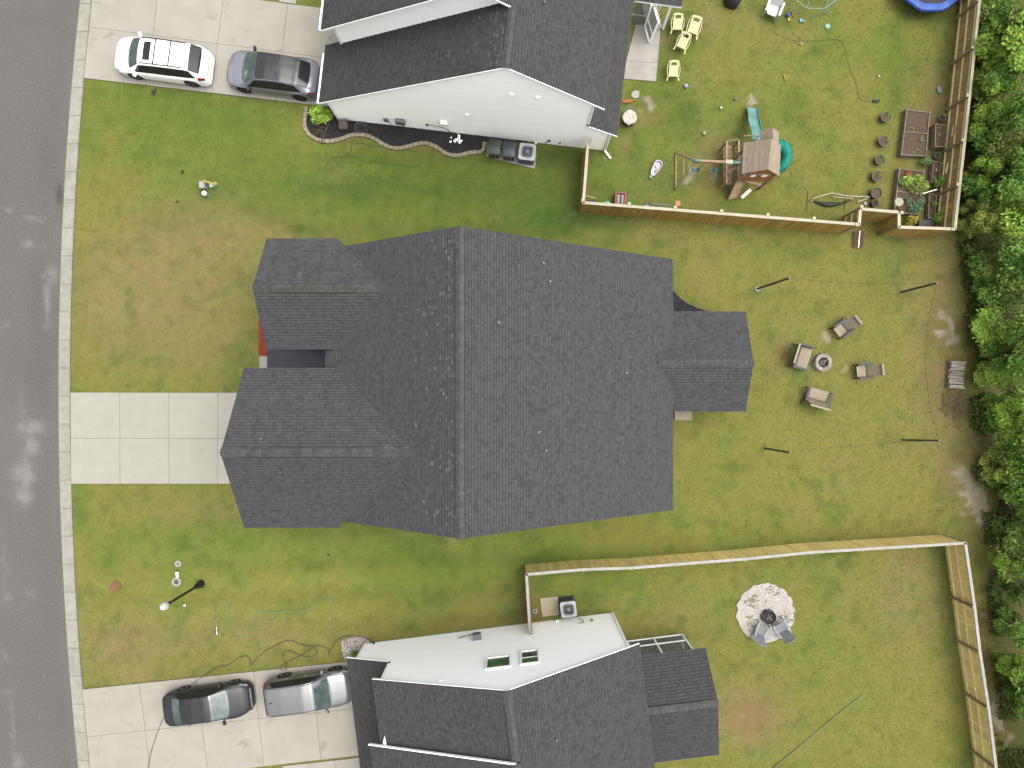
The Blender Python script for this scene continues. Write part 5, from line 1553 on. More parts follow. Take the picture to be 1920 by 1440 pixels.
hose('soaker_hose', 'faint dark hose lying in the grass below the mulch bed', cv7([(405, 325), (400, 420), (330, 462), (250, 480), (208, 530), (230, 560), (290, 530), (330, 470), (430, 466), (520, 505), (700, 520), (880, 542), (930, 520), (915, 440), (800, 400), (640, 392), (470, 362), (430, 372)]), .011, mat('grassy_hose', rgb(92, 106, 58), rgb(80, 92, 52), scale=6, rough=.7), 6, .012)
flat_thing(MB().tube([P(603, 269, .07), P(608, 254, .1), P(617, 231, .1)], .06, 8), 'drain_pipe', m_black, 'black corrugated drain pipe crossing the stone edging', 'pipe', smooth=True)
sp = MB(); rnd = random.Random(4); c0 = P(858, 263)
for k in range(26):
    x, y = c0.x + rnd.gauss(0, .17), c0.y + rnd.gauss(0, .09); sp.rock((x, y, .075), rnd.uniform(.03, .075), rnd, None, .12)
flat_thing(sp, 'paint_splash', m_trim, 'splash of white paint dried on the black mulch', 'paint')
fan = MB(); c0 = P(577, 222, .05)
lv = MB(); rnd = random.Random(8)
for k in range(60):
    c_ = P(600 + rnd.gauss(0, 11), 243 + rnd.gauss(0, 8)); lv.rock((c_.x, c_.y, .06), .03, rnd, None, .2)
tag(lv.build('fallen_leaves', mat('tan_leaf', rgb(150, 112, 84), rgb(120, 86, 62), scale=9, rough=.9)), 'tan fallen leaves on the mulch below the shrub', 'leaves', kind='stuff')

# ------------------------------------------------------------------ front lawn: pedestals, lamp, lids
m_ped = mat('pedestal_beige', rgb(196, 192, 178), rgb(182, 178, 164), scale=5, rough=.6)
m_pedg = mat('pedestal_green', rgb(172, 196, 170), rgb(156, 180, 154), scale=5, rough=.6)
t = thing('utility_box', 'beige cable box standing in the front lawn', 'utility box', tuple(P(385, 350.5)), .04)
MB().box((0, 0, .2), (.25, .33, .42)).build('cabinet', m_ped, t); MB().box((0, 0, .43), (.29, .37, .05), None, taper=.9).build('lid', mat('lid_grey', rgb(196, 194, 188), rough=.6), t)
t = thing('cable_pedestal', 'pale green round cable post with white cap beside the beige box', 'utility post', tuple(P(389.5, 366.5)))
MB().lathe([(.11, 0), (.105, .4)], 16).build('post', m_pedg, t, smooth=True); MB().lathe([(.115, .38), (.115, .46), (.07, .49), (.01, .495)], 16).build('cap', m_trim, t, smooth=True)
t = thing('cable_pedestal', 'low square pale green cable box by the yellow marker', 'utility post', tuple(P(399.5, 349.5)), .1)
MB().box((0, 0, .12), (.24, .24, .24), None, taper=.9).build('cabinet', m_pedg, t)
t = thing('marker_post', 'yellow utility marker leaning over the beige box', 'marker', tuple(P(399, 346)))
a, b = P(379.5, 338.5, .55) - t.location, P(405, 346, .03) - t.location
MB().bar(a, b, .12, .02).build('marker', mat('marker_yellow', rgb(196, 184, 104), rgb(180, 168, 92), scale=5, rough=.6), t)
MB().bar(P(401, 341, .03) - t.location, P(408, 346, .03) - t.location, .1, .05).build('foot', MATS['marker_yellow'], t)
m_soil = mat('soil', rgb(124, 102, 84), rgb(98, 80, 66), scale=16, rough=.98, bump=.8, bscale=40)
m_dsoil = mat('dark_soil', rgb(84, 72, 58), rgb(66, 56, 46), scale=16, rough=.98, bump=.8, bscale=40)
def mound(label, px, py, r):
    mb = MB(); c_ = P(px, py); rnd = random.Random(int(px))
    for k in range(16): mb.rock((c_.x + rnd.gauss(0, r * .4), c_.y + rnd.gauss(0, r * .5), .01), r * rnd.uniform(.3, .5), rnd, None, .35)
    return flat_thing(mb, 'earth_mound', m_dsoil, label, 'mound')
mound('dark crumbly ant mound at the lawn edge beside the white crossover', 288, 172, .16)
mound('small dark mound in the lawn up from the beige cable box', 342, 322, .09)
mound('small dark mound in the lawn towards the street from the green cable post', 333, 378, .08)
mound('lone brown mound in the grass below the central house', 616, 1040, .07)
def lid(label, px, py, r, m, ring=None, name='cleanout_cover'):
    t = thing(name, label, 'cover', tuple(P(px, py)))
    if ring: MB().lathe([(r, -.05), (r, .03), (r * .92, .04), (ring, .04), (ring, .0)], 24).build('collar', m_conc, t)
    MB().lathe([((ring or r), -.05), ((ring or r), .03), ((ring or r) * .9, .035), (.02, .036)], 24).build('lid', m, t)
    return t
m_lid = mat('iron_lid', rgb(112, 100, 94), rgb(92, 82, 78), scale=9, rough=.8)
lid('small concrete ringed cleanout nearer the central driveway', 334, 1057, .17, m_lid, .06)
lid('larger concrete ringed water meter lid by the street lamp', 331, 1091, .24, m_lid, .13)
lid('rust brown round lid set flush in the lawn', 217.5, 1099, .27, mat('rusty_lid', rgb(150, 108, 78), rgb(132, 96, 68), scale=7, rough=.9), None, 'manhole_cover')
lid('white ringed cleanout in bare soil inside the fence corner', 1003.5, 1146, .13, m_lid, .06)
t = thing('meter_marker', 'small white plastic tag between the two concrete ringed lids', 'marker', tuple(P(333, 1077)), .1)
MB().box((0, 0, .03), (.13, .28, .06)).build('tag', m_trim, t); MB().box((0, .17, .03), (.14, .07, .05)).build('end_cap', m_black, t)
flat_thing(MB().ball(P(346, 1135, .05), .06, 10), 'sprinkler', m_trim, 'white sprinkler cap in the grass below the street lamp', 'cap', smooth=True)
lp = P(377, 1094.5)
t = thing('street_lamp', 'black street lamp post with white acorn globe on the front lawn', 'street lamp', tuple(lp))
m_lampb = mat('lamp_black', rgb(40, 40, 42), rgb(32, 32, 34), scale=5, rough=.45, spec=.5)
MB().lathe([(.2, 0), (.2, .12), (.15, .2), (.13, .55), (.09, .65), (.075, .8)], 16).build('base', m_lampb, t, smooth=True)
MB().lathe([(.07, .7), (.055, 3.35), (.09, 3.4), (.09, 3.46), (.06, 3.5), (.14, 3.62), (.15, 3.66)], 16).build('pole', m_lampb, t, smooth=True)
MB().lathe([(.13, 3.66), (.2, 3.78), (.21, 3.9), (.17, 4.05), (.10, 4.12), (.02, 4.15)], 18).build('globe', mat('lamp_globe', rgb(228, 228, 224), rgb(216, 216, 212), scale=4, rough=.25, spec=.5), t, smooth=True)
MB().lathe([(.07, 4.13), (.06, 4.17), (.02, 4.24), (.005, 4.26)], 12).build('finial', m_trim, t, smooth=True)
cv4 = lambda l: [(100 + x / 3, 1000 + y / 3) for x, y in l]
hose('garden_hose', 'teal green garden hose winding over the front lawn', cv4([(920, 520), (918, 430), (922, 392), (950, 377), (980, 395), (990, 440), (985, 520), (995, 565), (1030, 584), (1080, 570), (1120, 520), (1140, 460), (1160, 437), (1240, 446), (1330, 437), (1420, 434), (1460, 405), (1490, 366), (1525, 357), (1565, 385), (1588, 430), (1576, 490), (1582, 545), (1610, 580)]), .016, mat('teal_hose', rgb(122, 178, 132), rgb(108, 164, 118), scale=6, rough=.5), 6, .03)
hose('garden_hose', 'dark green hose snaking from the house tap past the black sedan to the drive', cv4([(1800, 628), (1780, 600), (1720, 582), (1640, 582), (1590, 610), (1555, 665), (1548, 686), (1552, 660), (1510, 635), (1440, 634), (1390, 625), (1340, 604), (1290, 612), (1190, 665), (1140, 710), (1110, 742), (1105, 710), (1080, 690), (1040, 702), (975, 745), (930, 752), (870, 785), (800, 835), (740, 880), (640, 1000), (590, 1110), (550, 1230), (530, 1330)]), .017, m_hose, 6, .05)
hose('garden_hose', 'loose loop of dark hose beside the grey sport utility car', cv4([(1465, 640), (1485, 665), (1465, 690), (1420, 695), (1370, 680), (1330, 660), (1300, 668), (1290, 700), (1310, 735), (1305, 765), (1285, 768), (1275, 755), (1320, 722), (1390, 690), (1440, 655), (1465, 640)]), .015, m_hose, 5, .05)
t = thing('hose_nozzle', 'metal spray nozzle at the end of the teal hose', 'nozzle', tuple(P(407, 1182)), 1.6)
MB().lathe([(.02, -.2), (.03, -.1), (.03, .05), (.05, .16), (.05, .2)], 10, (0, 0, .04), Matrix.Rotation(R(-90), 3, 'Y')).build('barrel', m_chrome, t); MB().bar((-.05, 0, .04), (-.12, .08, .04), .03).build('grip', m_black, t)
# ------------------------------------------------------------------ middle back yard: fire ring, seats, string lights, firewood
m_tan = mat('tan_slat', rgb(190, 174, 150), rgb(174, 158, 134), scale=5, rough=.7, stretch=(1, 6, 1), rnd=.06)
m_char = mat('charcoal_frame', rgb(66, 66, 68), rgb(54, 54, 56), scale=6, rough=.6)
def seat(name, label, cat, p, rz, width, group, lean=30, top_gap=True):
    """slatted recycled-plastic seat: tan slats on a charcoal frame, faces local -y"""
    t = thing(name, label, cat, (p.x, p.y, 0), rz, group)
    hw = width / 2
    n = max(4, int(width / .1))
    for k in range(6):
        y = -.28 + k * .095
        MB().box((0, y, .40 - (y + .28) * .18), (width, .085, .025), Matrix.Rotation(-.18, 3, 'X')).build('seat_slat', m_tan, t)
    bl = .78; ca, sa = math.cos(R(lean)), math.sin(R(lean))
    for k in range(n):
        x = -hw + width * (k + .5) / n
        a = Vector((x, .26, .33)); b = a + Vector((0, sa, ca)) * bl
        MB().bar(a, b, width / n * .88, .022, up=(0, -ca, sa)).build('back_slat', m_tan, t)
    tp = Vector((0, .26, .33)) + Vector((0, sa, ca)) * (bl + .03)
    MB().bar(tp + Vector((-hw, .02, 0)), tp + Vector((hw, .02, 0)), .09, .05).build('head_rail', m_tan, t)
    tb = Vector((0, .26, .33)) + Vector((0, sa, ca)) * (bl - .07)
    MB().bar(tb + Vector((-hw, -.012, .02)), tb + Vector((hw, -.012, .02)), .05, .03).build('back_rail', m_char, t)
    for sg in (-1, 1):
        x = sg * (hw + .05)
        MB().bar((x, -.30, 0), (x, -.26, .58), .07, .045).build('leg', m_char, t)
        MB().bar((x, -.22, .36), (x, .62, .02), .06, .04).build('leg', m_char, t)
        MB().bar((x, .34, .15), (x, .46, .62), .06, .045).build('leg', m_char, t)
        MB().box((x + sg * .03, .06, .60), (.12, .72, .028)).build('arm', m_char, t)
    for y in (-.29, .22): MB().bar((-hw - .05, y, .33), (hw + .05, y, .33), .04, .07).build('crossrail', m_char, t)
    return t
def at_h(px, py, z): q = P(px, py, z); return Vector((q.x, q.y, 0))
seat('garden_bench', 'two-seat tan slatted bench with its back towards the central house', 'bench', at_h(1506, 670, .4), R(73) , 1.05, 'tan slatted seats round the stone fire ring', 24)
seat('garden_bench', 'two-seat tan slatted bench whose back faces the tan plank fence', 'bench', at_h(1534, 742, .4), R(180 - 15), 1.05, 'tan slatted seats round the stone fire ring', 24)
seat('garden_chair', 'tan slatted reclining chair beside the bare earth scuff, facing the fire ring', 'chair', at_h(1578, 618, .4), R(-52), .56, 'tan slatted seats round the stone fire ring', 34)
seat('garden_chair', 'tan slatted reclining chair with its back to the woodland and firewood', 'chair', at_h(1618, 696, .4), R(-85), .56, 'tan slatted seats round the stone fire ring', 34)
fp = P(1540, 680)
t = thing('fire_ring', 'round stone fire ring with charred logs between the tan seats', 'fire pit', (fp.x, fp.y, 0))
m_fst = mat('fire_stone', rgb(196, 188, 178), rgb(160, 152, 144), scale=8, rough=.92, bump=.6, rnd=.14)
for lay in range(2):
    n = 12
    for k in range(n):
        a0, a1 = 2 * math.pi * (k + .03 + lay * .5) / n, 2 * math.pi * (k + .97 + lay * .5) / n
        r0, r1 = .27, .44 + random.uniform(-.015, .02)
        if lay == 0: r0, r1 = .26, .47 + random.uniform(-.02, .03)
        q = [(r0 * math.cos(a0), r0 * math.sin(a0)), (r1 * math.cos(a0), r1 * math.sin(a0)), (r1 * math.cos(a1), r1 * math.sin(a1)), (r0 * math.cos(a1), r0 * math.sin(a1))]
        MB().prism(q, -.02 + lay * .15, .145 + lay * .15 + random.uniform(-.008, .012)).build('stone', m_fst, t)
MB().lathe([(.27, .02), (.2, .06), (.01, .09)], 20).build('ash_bed', mat('ash', rgb(96, 92, 90), rgb(62, 60, 60), scale=14, rough=.98, bump=.8), t)
m_log = mat('charred_log', rgb(150, 142, 136), rgb(62, 58, 56), scale=9, rough=.95, bump=.6, stretch=(1, 1, 1), rnd=.2)
for (a, l, x, y, z) in ((.3, .3, .02, .1, .14), (1.2, .28, -.08, .0, .15), (2.2, .26, .05, -.06, .17), (2.8, .3, -.02, -.12, .14), (.9, .24, .1, .05, .2)):
    d = Vector((math.cos(a), math.sin(a), .08)) * l / 2; c_ = Vector((x, y, z))
    MB().tube([c_ - d, c_, c_ + d], [.045, .05, .042], 8).build('log', m_log, t)
mb = MB(); rnd = random.Random(3)
for k in range(20):
    a = rnd.uniform(1.6, 4.6); r_ = rnd.uniform(.5, .58)
    mb.rock((fp.x + r_ * math.cos(a), fp.y + r_ * math.sin(a), .02), rnd.uniform(.025, .05), rnd)
tag(mb.build('loose_stones', m_fst), 'small loose stones strewn beside the fire ring', 'stones', kind='stuff')
flat_thing(MB().rock(P(1531, 652, .03), .06), 'stone', mat('brown_stone', rgb(140, 104, 80), rough=.9), 'single brown stone in the grass by the two-seat bench', 'stone')

m_pole = mat('weathered_post', rgb(124, 110, 92), rgb(100, 88, 74), scale=5, rough=.9, stretch=(4, 4, .6))
POSTS = []
for (b, tp, lab, base) in (((1419, 542), (1480, 521.5), 'leaning wooden string light post with white concrete foot', True), ((1691, 547.5), (1757, 531), 'wooden string light post near the olive tree', False), ((1434, 840.5), (1481, 848.5), 'shorter wooden string light post behind the central house', False), ((1693, 825), (1761, 826), 'wooden string light post down the lawn from the firewood', False)):
    t = thing('light_post', lab, 'post', tuple(P(*b)), 0, 'string light posts')
    z = 2.6 if b[0] == 1434 else 3.1
    top = P(*tp, z)
    MB().bar((0, 0, 0), top - t.location, .09).build('post', m_pole, t)
    if base: MB().lathe([(.14, 0), (.13, .05), (.08, .07)], 14).build('foot', m_conc, t)
    tpv = top - t.location
    MB().box(tpv + Vector((0, 0, .01)), (.07, .07, .04)).build('hook_plate', m_util, t)
    POSTS.append(top)
m_wire = mat('black_wire', rgb(56, 58, 46), rgb(48, 50, 40), scale=6, rough=.6)
m_bulb = mat('bulb', rgb(96, 98, 80), rgb(80, 82, 66), scale=6, rough=.2, spec=.7)
def lights(label, a, b, sag, nb):
    t = thing('string_lights', label, 'string lights', ((a + b) / 2 - Vector((0, 0, sag))).to_tuple(), 0, 'string lights on the posts')
    o0 = t.location.copy()
    pts = [a.lerp(b, k / 24) - Vector((0, 0, sag * 4 * (k / 24) * (1 - k / 24))) - o0 for k in range(25)]
    MB().tube(pts, .006, 5).build('cable', m_wire, t)
    for k in range(nb):
        u = (k + .5) / nb
        p = a.lerp(b, u) - Vector((0, 0, sag * 4 * u * (1 - u))) - o0
        MB().lathe([(.014, 0), (.015, -.03), (.026, -.06), (.022, -.09), (.004, -.1)], 8, p).build('bulb', m_bulb, t)
lights('string lights slung between the leaning post and the post near the olive tree', POSTS[0], POSTS[1], .7, 14)
lights('string lights running along the woodland side between two posts', POSTS[1], POSTS[3], 1.0, 14)
lights('string lights between the shorter post and the post below the firewood', POSTS[3], POSTS[2], .7, 14)
# firewood
wp = P(1788, 703)
t = thing('firewood_stack', 'low stack of grey weathered firewood at the lawn edge', 'firewood', (wp.x, wp.y, 0), R(-4))
m_fw = mat('grey_firewood', rgb(206, 198, 188), rgb(150, 138, 124), scale=5, rough=.95, bump=.7, stretch=(1, 6, 1), rnd=.18)
rnd = random.Random(5)
for k in range(3):
    for j in range(9):
        y = -.58 + j * .145; z = .06 + k * .11
        x0, x1 = -.36 + rnd.uniform(-.05, .04), .34 + rnd.uniform(-.05, .05)
        a, b = Vector((x0, y + rnd.uniform(-.02, .02), z)), Vector((x1, y + rnd.uniform(-.03, .03), z + rnd.uniform(-.01, .01)))
        mb = MB()
        if k == 2 and j in (3, 4, 5): mb.tube([a, b], .05, 5)
        else: mb.bar(a, b, rnd.uniform(.09, .13), rnd.uniform(.07, .1))
        mb.build('log', m_fw, t)
for y in (-.66, .66): MB().bar((-.42, y, .2), (.4, y + rnd.uniform(-.03, .03), .2), .07, .36).build('end_board', m_fw, t)
# grate by the fence notch
gp = P(1608, 450)
t = thing('metal_grate', 'rusty red metal grate leaning low on the grass outside the fence notch', 'grate', (gp.x, gp.y, 0), R(-3))
m_rust = mat('rust_paint', rgb(140, 84, 66), rgb(110, 66, 52), scale=8, rough=.8)
for sg in (-1, 1): MB().bar((sg * .22, -.42, .1), (sg * .22, .42, .16), .045).build('side_rail', m_rust, t)
for k in range(17):
    y = -.4 + k * .05; MB().bar((-.22, y, .105 + k * .0035), (.22, y, .105 + k * .0035), .022).build('bar', m_rust, t)
MB().bar((0, -.42, .135), (0, .42, .185), .03).build('centre_bar', m_chrome, t)
for sx in (-1, 1):
    for sy in (-1, 1): MB().bar((sx * .22, sy * .38, 0), (sx * .22, sy * .38, .12), .03).build('foot', m_rust, t)

# ------------------------------------------------------------------ south yard: fire bowl and grey chairs
bp = P(1442, 1157, .25)
t = thing('fire_bowl', 'black steel fire bowl on the white gravel circle', 'fire pit', (bp.x, bp.y, .03))
m_iron = mat('black_iron', rgb(44, 42, 42), rgb(60, 54, 50), scale=8, rough=.7)
MB().lathe([(.05, .12), (.2, .15), (.30, .24), (.33, .33), (.34, .33), (.31, .32), (.28, .25), (.18, .18), (.01, .16)], 26).build('bowl', m_iron, t, smooth=True)
MB().lathe([(.36, .0), (.38, .02), (.36, .03), (.34, .02)], 26).build('base_ring', m_iron, t)
for k in range(4):
    a = k * 1.5708 + .7; MB().bar((.34 * math.cos(a), .34 * math.sin(a), .0), (.22 * math.cos(a), .22 * math.sin(a), .2), .03).build('leg', m_iron, t)
MB().tube([(-.32, .12, .32), (-.40, .17, .33), (-.42, .1, .33), (-.33, .04, .32)], .012, 5).build('handle', m_iron, t)
for (a, x, y) in ((.5, 0, .02), (2.4, .03, -.05), (1.4, -.06, .04)):
    d = Vector((math.cos(a), math.sin(a), 0)) * .18; c_ = Vector((x, y, .22)); MB().tube([c_ - d, c_ + d], .03, 6).build('log', m_log, t)
def fan_chair(label, p, rz, m, group, s_=1.0):
    """plastic garden chair with a rounded fan back, faces local -y"""
    t = thing('fan_back_chair', label, 'chair', (p.x, p.y, .03), rz, group)
    for k in range(5):
        x = -.2 + k * .1
        MB().bar((x, -.30, .40), (x, .20, .28), .092, .02).build('seat_slat', m, t)
    for k in range(5):
        u = (k - 2) / 2
        a = Vector((u * .17, .20, .27)); b = Vector((u * .27, .20 + .34, .27 + .70 - .16 * u * u))
        MB().bar(a, b, .105, .02, up=(0, -.9, .43)).build('back_slat', m, t)
    tp = MB(); n = 10
    arc = [Vector((.30 * math.sin(q), .545 - .03 * abs(math.sin(q)), .86 + .16 * math.cos(q))) for q in [(-1.35 + 2.7 * i / n) for i in range(n + 1)]]
    tp.tube(arc, .025, 6); tp.build('back_rim', m, t, smooth=True)
    for sg in (-1, 1):
        ar = MB()
        pts = spline([(sg * .30, -.42, .55), (sg * .34, -.2, .57), (sg * .33, .1, .57), (sg * .27, .34, .55)], 4)
        for a, b in zip(pts[:-1], pts[1:]): ar.bar(a, b + (b - a) * .1, .09, .025)
        ar.build('arm', m, t)
        MB().bar((sg * .29, -.42, 0), (sg * .29, -.34, .55), .07, .04).build('leg', m, t)
        MB().bar((sg * .25, -.15, .34), (sg * .27, .56, 0), .06, .04).build('leg', m, t)
    return t
m_gch = mat('grey_resin', rgb(158, 162, 168), rgb(146, 150, 156), scale=5, rough=.5)
fan_chair('grey fan-back chair on the gravel, the one squarely on the white stones', at_h(1427, 1183, .35), R(160), m_gch, 'grey chairs by the fire bowl')
fan_chair('grey fan-back chair whose back overhangs the grass beside the gravel', at_h(1465, 1178, .35), R(212), m_gch, 'grey chairs by the fire bowl')
mb = MB(); rnd = random.Random(11)
for (px, py, s_, n) in ((1411, 1124, 5, 22), (1404, 1131, 7, 18), (1446, 1107, 8, 16), (1454, 1112, 4, 10), (1404, 1157, 3, 10), (1474, 1152, 6, 16), (1479, 1162, 7, 24), (1410, 1173, 7, 24), (1415, 1116, 3, 8), (1434, 1128, 2, 5), (1413, 1135, 6, 12)):
    for k in range(n):
        q = P(px + rnd.gauss(0, s_), py + rnd.gauss(0, s_ * .7)); mb.rock((q.x, q.y, .065), rnd.uniform(.025, .05), rnd, None, .3)
tag(mb.build('leaf_litter', mat('litter', rgb(156, 142, 108), rgb(134, 134, 88), scale=9, rough=.95)), 'dead leaves and weeds scattered on the white gravel circle', 'leaves', kind='stuff')
flat_thing(MB().tube([P(1618, 1303, .04), P(1575, 1337, .045), P(1530, 1375, .04), P(1440, 1450, .04)], .02, 6), 'long_pole', mat('pole_grey', rgb(146, 158, 128), rgb(134, 146, 118), scale=5, rough=.5), 'long thin grey pole lying across the lawn by the tan fence', 'pole')
# ------------------------------------------------------------------ north play yard
m_yel = mat('yellow_resin', rgb(244, 236, 176), rgb(236, 226, 162), scale=4, rough=.5)
def tipped_chair(label, p, rz, sc_=1.0):
    """resin lounge chair tipped forward so that its slatted back faces up; back top points local +y"""
    t = thing('resin_chair', label, 'chair', (p.x, p.y, 0), rz, 'pale yellow resin chairs'); t.scale = (sc_,) * 3
    z = lambda y: .46 + (y + .30) * .30
    for k in range(5):
        x = -.19 + k * .095
        MB().bar((x, -.32, z(-.32)), (x, .18, z(.18)), .088, .025).build('back_slat', m_yel, t)
    for sg in (-1, 1): MB().bar((sg * .20, .16, z(.16)), (sg * .18, .30, z(.30)), .07, .03).build('back_stile', m_yel, t)
    tp = []
    for i in range(9):
        u = -1 + i / 4; tp.append(Vector((u * .235, .33 + .05 * (1 - u * u), z(.34))))
    hd = MB()
    for a, b in zip(tp[:-1], tp[1:]): hd.bar(a, b + (b - a) * .08, .11, .03)
    hd.build('head_rail', m_yel, t)
    for k in range(4): MB().bar((-.24, -.30 + .05 * k, .43 - .11 * k), (.24, -.30 + .05 * k, .43 - .11 * k), .02, .095).build('seat_slat', m_yel, t)
    for sg in (-1, 1):
        ar = MB(); pts = spline([(sg * .27, -.34, .40), (sg * .32, -.12, .47), (sg * .31, .14, .50), (sg * .25, .42, .44)], 4)
        for a, b in zip(pts[:-1], pts[1:]): ar.bar(a, b + (b - a) * .1, .03, .11)
        ar.build('arm', m_yel, t)
        MB().bar((sg * .24, -.26, .42), (sg * .31, -.50, .36), .06, .04).build('leg', m_yel, t)
        MB().bar((sg * .26, .30, .48), (sg * .25, .20, 0), .06, .04).build('leg', m_yel, t)
    return t
tipped_chair('pale yellow resin chair nearest the porch post', at_h(1270.5, 43, .5), R(-2))
tipped_chair('pale yellow resin chair standing furthest out on the lawn of the three', at_h(1301.5, 50, .5), R(-17), 1.08)
tipped_chair('pale yellow resin chair wedged in front of the other two', at_h(1281.5, 78, .5), R(-24))
tipped_chair('pale yellow resin chair standing alone beside the patio', at_h(1263, 131, .5), R(-1))
flat_thing(MB().prism(ccw(poly_px([(1184, 174), (1191, 170), (1198.5, 171.5), (1198, 183), (1190, 185), (1183.5, 182)])), -.02, .05), 'stepping_stone', m_conc, 'broken pale paving stone beside the house eave', 'paving stone')
m_orange = mat('orange_board', rgb(190, 118, 62), rgb(166, 100, 54), scale=4, rough=.8)
flat_thing(MB().bar(P(1166, 189, .03), P(1191, 187.5, .03), .1, .04).bar(P(1168, 192, .05), P(1186, 191, .05), .07, .03), 'timber_offcut', m_orange, 'two orange timber offcuts by the broken paving stone', 'timber')
flat_thing(MB().bar(P(1164, 236, .04), P(1189, 234, .04), .08, .07), 'timber_offcut', mat('brown_timber', rgb(140, 104, 70), rough=.85), 'brown timber offcut beneath the covered drum', 'timber')
cp = at_h(1181, 219, .55)
t = thing('covered_drum', 'round drum under a dirty white cover beside the house', 'drum', tuple(cp))
MB().lathe([(.30, 0), (.32, .05), (.32, .5)], 22).build('drum', m_black, t, smooth=True)
cv = MB(); n = 28; pr = []
for r_, z in ((.02, .57), (.12, .555), (.22, .585), (.32, .575), (.365, .55), (.36, .46)):
    pr.append([(r_ * (1 + .06 * math.sin(3 * a + r_ * 9) + (.10 if abs(a - 4.6) < .25 and r_ > .3 else 0)) * math.cos(a), r_ * (1 + .05 * math.sin(5 * a)) * math.sin(a) - (.07 if abs(a - 4.6) < .3 and r_ > .3 else 0), z + .012 * math.sin(4 * a)) for a in [2 * math.pi * k / n for k in range(n)]])
cv.add([q for ring_ in pr for q in ring_], [(i * n + k, i * n + (k + 1) % n, (i + 1) * n + (k + 1) % n, (i + 1) * n + k)[::-1] for i in range(5) for k in range(n)] + [tuple(range(n))])
cv.build('cover', mat('dirty_white_cover', rgb(226, 220, 210), rgb(190, 178, 166), scale=4, rough=.7, contrast=(.45, .75)), t, smooth=True, sharp=60)
MB().tube([(-.3, .36, .5), (-.1, .48, .62), (.15, .46, .6), (.34, .3, .5)], .02, 6).build('hoop', m_util, t)

# white garden armchair, black covered grill, climbing dome, trampoline
wc = at_h(1452, 14, .5)
t = thing('plastic_armchair', 'white plastic armchair beside the climbing dome', 'chair', tuple(wc), R(-22))
m_wpl = mat('white_resin', rgb(240, 238, 240), rgb(230, 228, 232), scale=4, rough=.4)
def slabR(mb, c_, d, M=None, ch=.06):
    x, y, z = (q / 2 for q in d); ch = min(ch, x, y)
    o = [(x - ch, -y), (x, -y + ch), (x, y - ch), (x - ch, y), (-x + ch, y), (-x, y - ch), (-x, -y + ch), (-x + ch, -y)]
    vv = [Vector((a, b, e)) for e in (-z, z) for a, b in o]
    if M is not None: vv = [M @ q for q in vv]
    mb.add([q + Vector(c_) for q in vv], [tuple(range(8))[::-1], tuple(range(8, 16))] + [(i, (i + 1) % 8, 8 + (i + 1) % 8, 8 + i) for i in range(8)])
    return mb
slabR(MB(), (0, -.12, .42), (.52, .55, .06)).build('seat', m_wpl, t)
slabR(MB(), (0, .26, .62), (.52, .5, .05), Matrix.Rotation(R(58), 3, 'X')).build('backrest', m_wpl, t)
for sg in (-1, 1):
    slabR(MB(), (sg * .36, -.02, .62), (.13, .74, .05), None, .05).build('arm', m_wpl, t)
    MB().bar((sg * .36, -.32, 0), (sg * .36, -.32, .6), .06).build('leg', m_wpl, t); MB().bar((sg * .34, .3, 0), (sg * .36, .26, .6), .06).build('leg', m_wpl, t)
gp = at_h(1376, -4, .4)
t = thing('covered_grill', 'black fabric covered grill at the lawn edge behind the yellow chairs', 'grill', tuple(gp))
cv = MB(); n = 20
pr = [[(r_ * (1 + .07 * math.sin(5 * a + z * 4)) * math.cos(a), r_ * .9 * (1 + .06 * math.sin(4 * a)) * math.sin(a), z) for a in [2 * math.pi * k / n for k in range(n)]] for r_, z in ((.42, 0), (.44, .2), (.42, .5), (.36, .72), (.22, .82), (.02, .85))]
cv.add([q for ring_ in pr for q in ring_], [(i * n + k, i * n + (k + 1) % n, (i + 1) * n + (k + 1) % n, (i + 1) * n + k) for i in range(5) for k in range(n)])
cv.build('cover', mat('black_fabric', rgb(62, 62, 66), rgb(50, 50, 54), scale=6, rough=.8), t, smooth=True); MB().lathe([(.3, 0), (.3, .1)], 16).build('stand', m_iron, t)
dc = P(1519, -19)
t = thing('climbing_dome', 'pale teal tube climbing dome on the play lawn', 'climbing frame', tuple(dc), .31)
m_dome = mat('pale_teal_tube', rgb(158, 200, 184), rgb(146, 188, 172), scale=4, rough=.4)
ringz = [(1.55, 0, 10, 0), (1.42, .72, 10, .5), (.95, 1.28, 5, .0), (.02, 1.55, 1, 0)]
nodes = [[Vector((r_ * math.cos(2 * math.pi * (k + o_) / n_), r_ * math.sin(2 * math.pi * (k + o_) / n_), z)) for k in range(n_)] for r_, z, n_, o_ in ringz]
edges = []
for k in range(10):
    edges += [(nodes[1][k], nodes[1][(k + 1) % 10])]
    edges += [(nodes[0][k], nodes[1][k])] if k % 2 else [(nodes[0][k], nodes[1][(k - 1) % 10]), (nodes[0][k], nodes[1][k])]
    edges += [(nodes[1][k], nodes[2][((k + 1) // 2) % 5])]
for k in range(5): edges += [(nodes[2][k], nodes[2][(k + 1) % 5]), (nodes[2][k], nodes[3][0])]
for a, b in edges: MB().tube([a, b], .022, 6).build('tube', m_dome, t, smooth=True)
tc = P(1748, -44, .85)
t = thing('trampoline', 'round trampoline with bright blue edge pad by the fence', 'trampoline', (tc.x, tc.y, 0))
m_blue = mat('blue_pad', rgb(48, 104, 208), rgb(38, 84, 180), scale=3, rough=.5)
pdm = MB(); n = 40; rows = [(1.40, .86), (1.42, .90), (1.6, .92), (1.74, .90), (1.79, .82), (1.78, .76)]
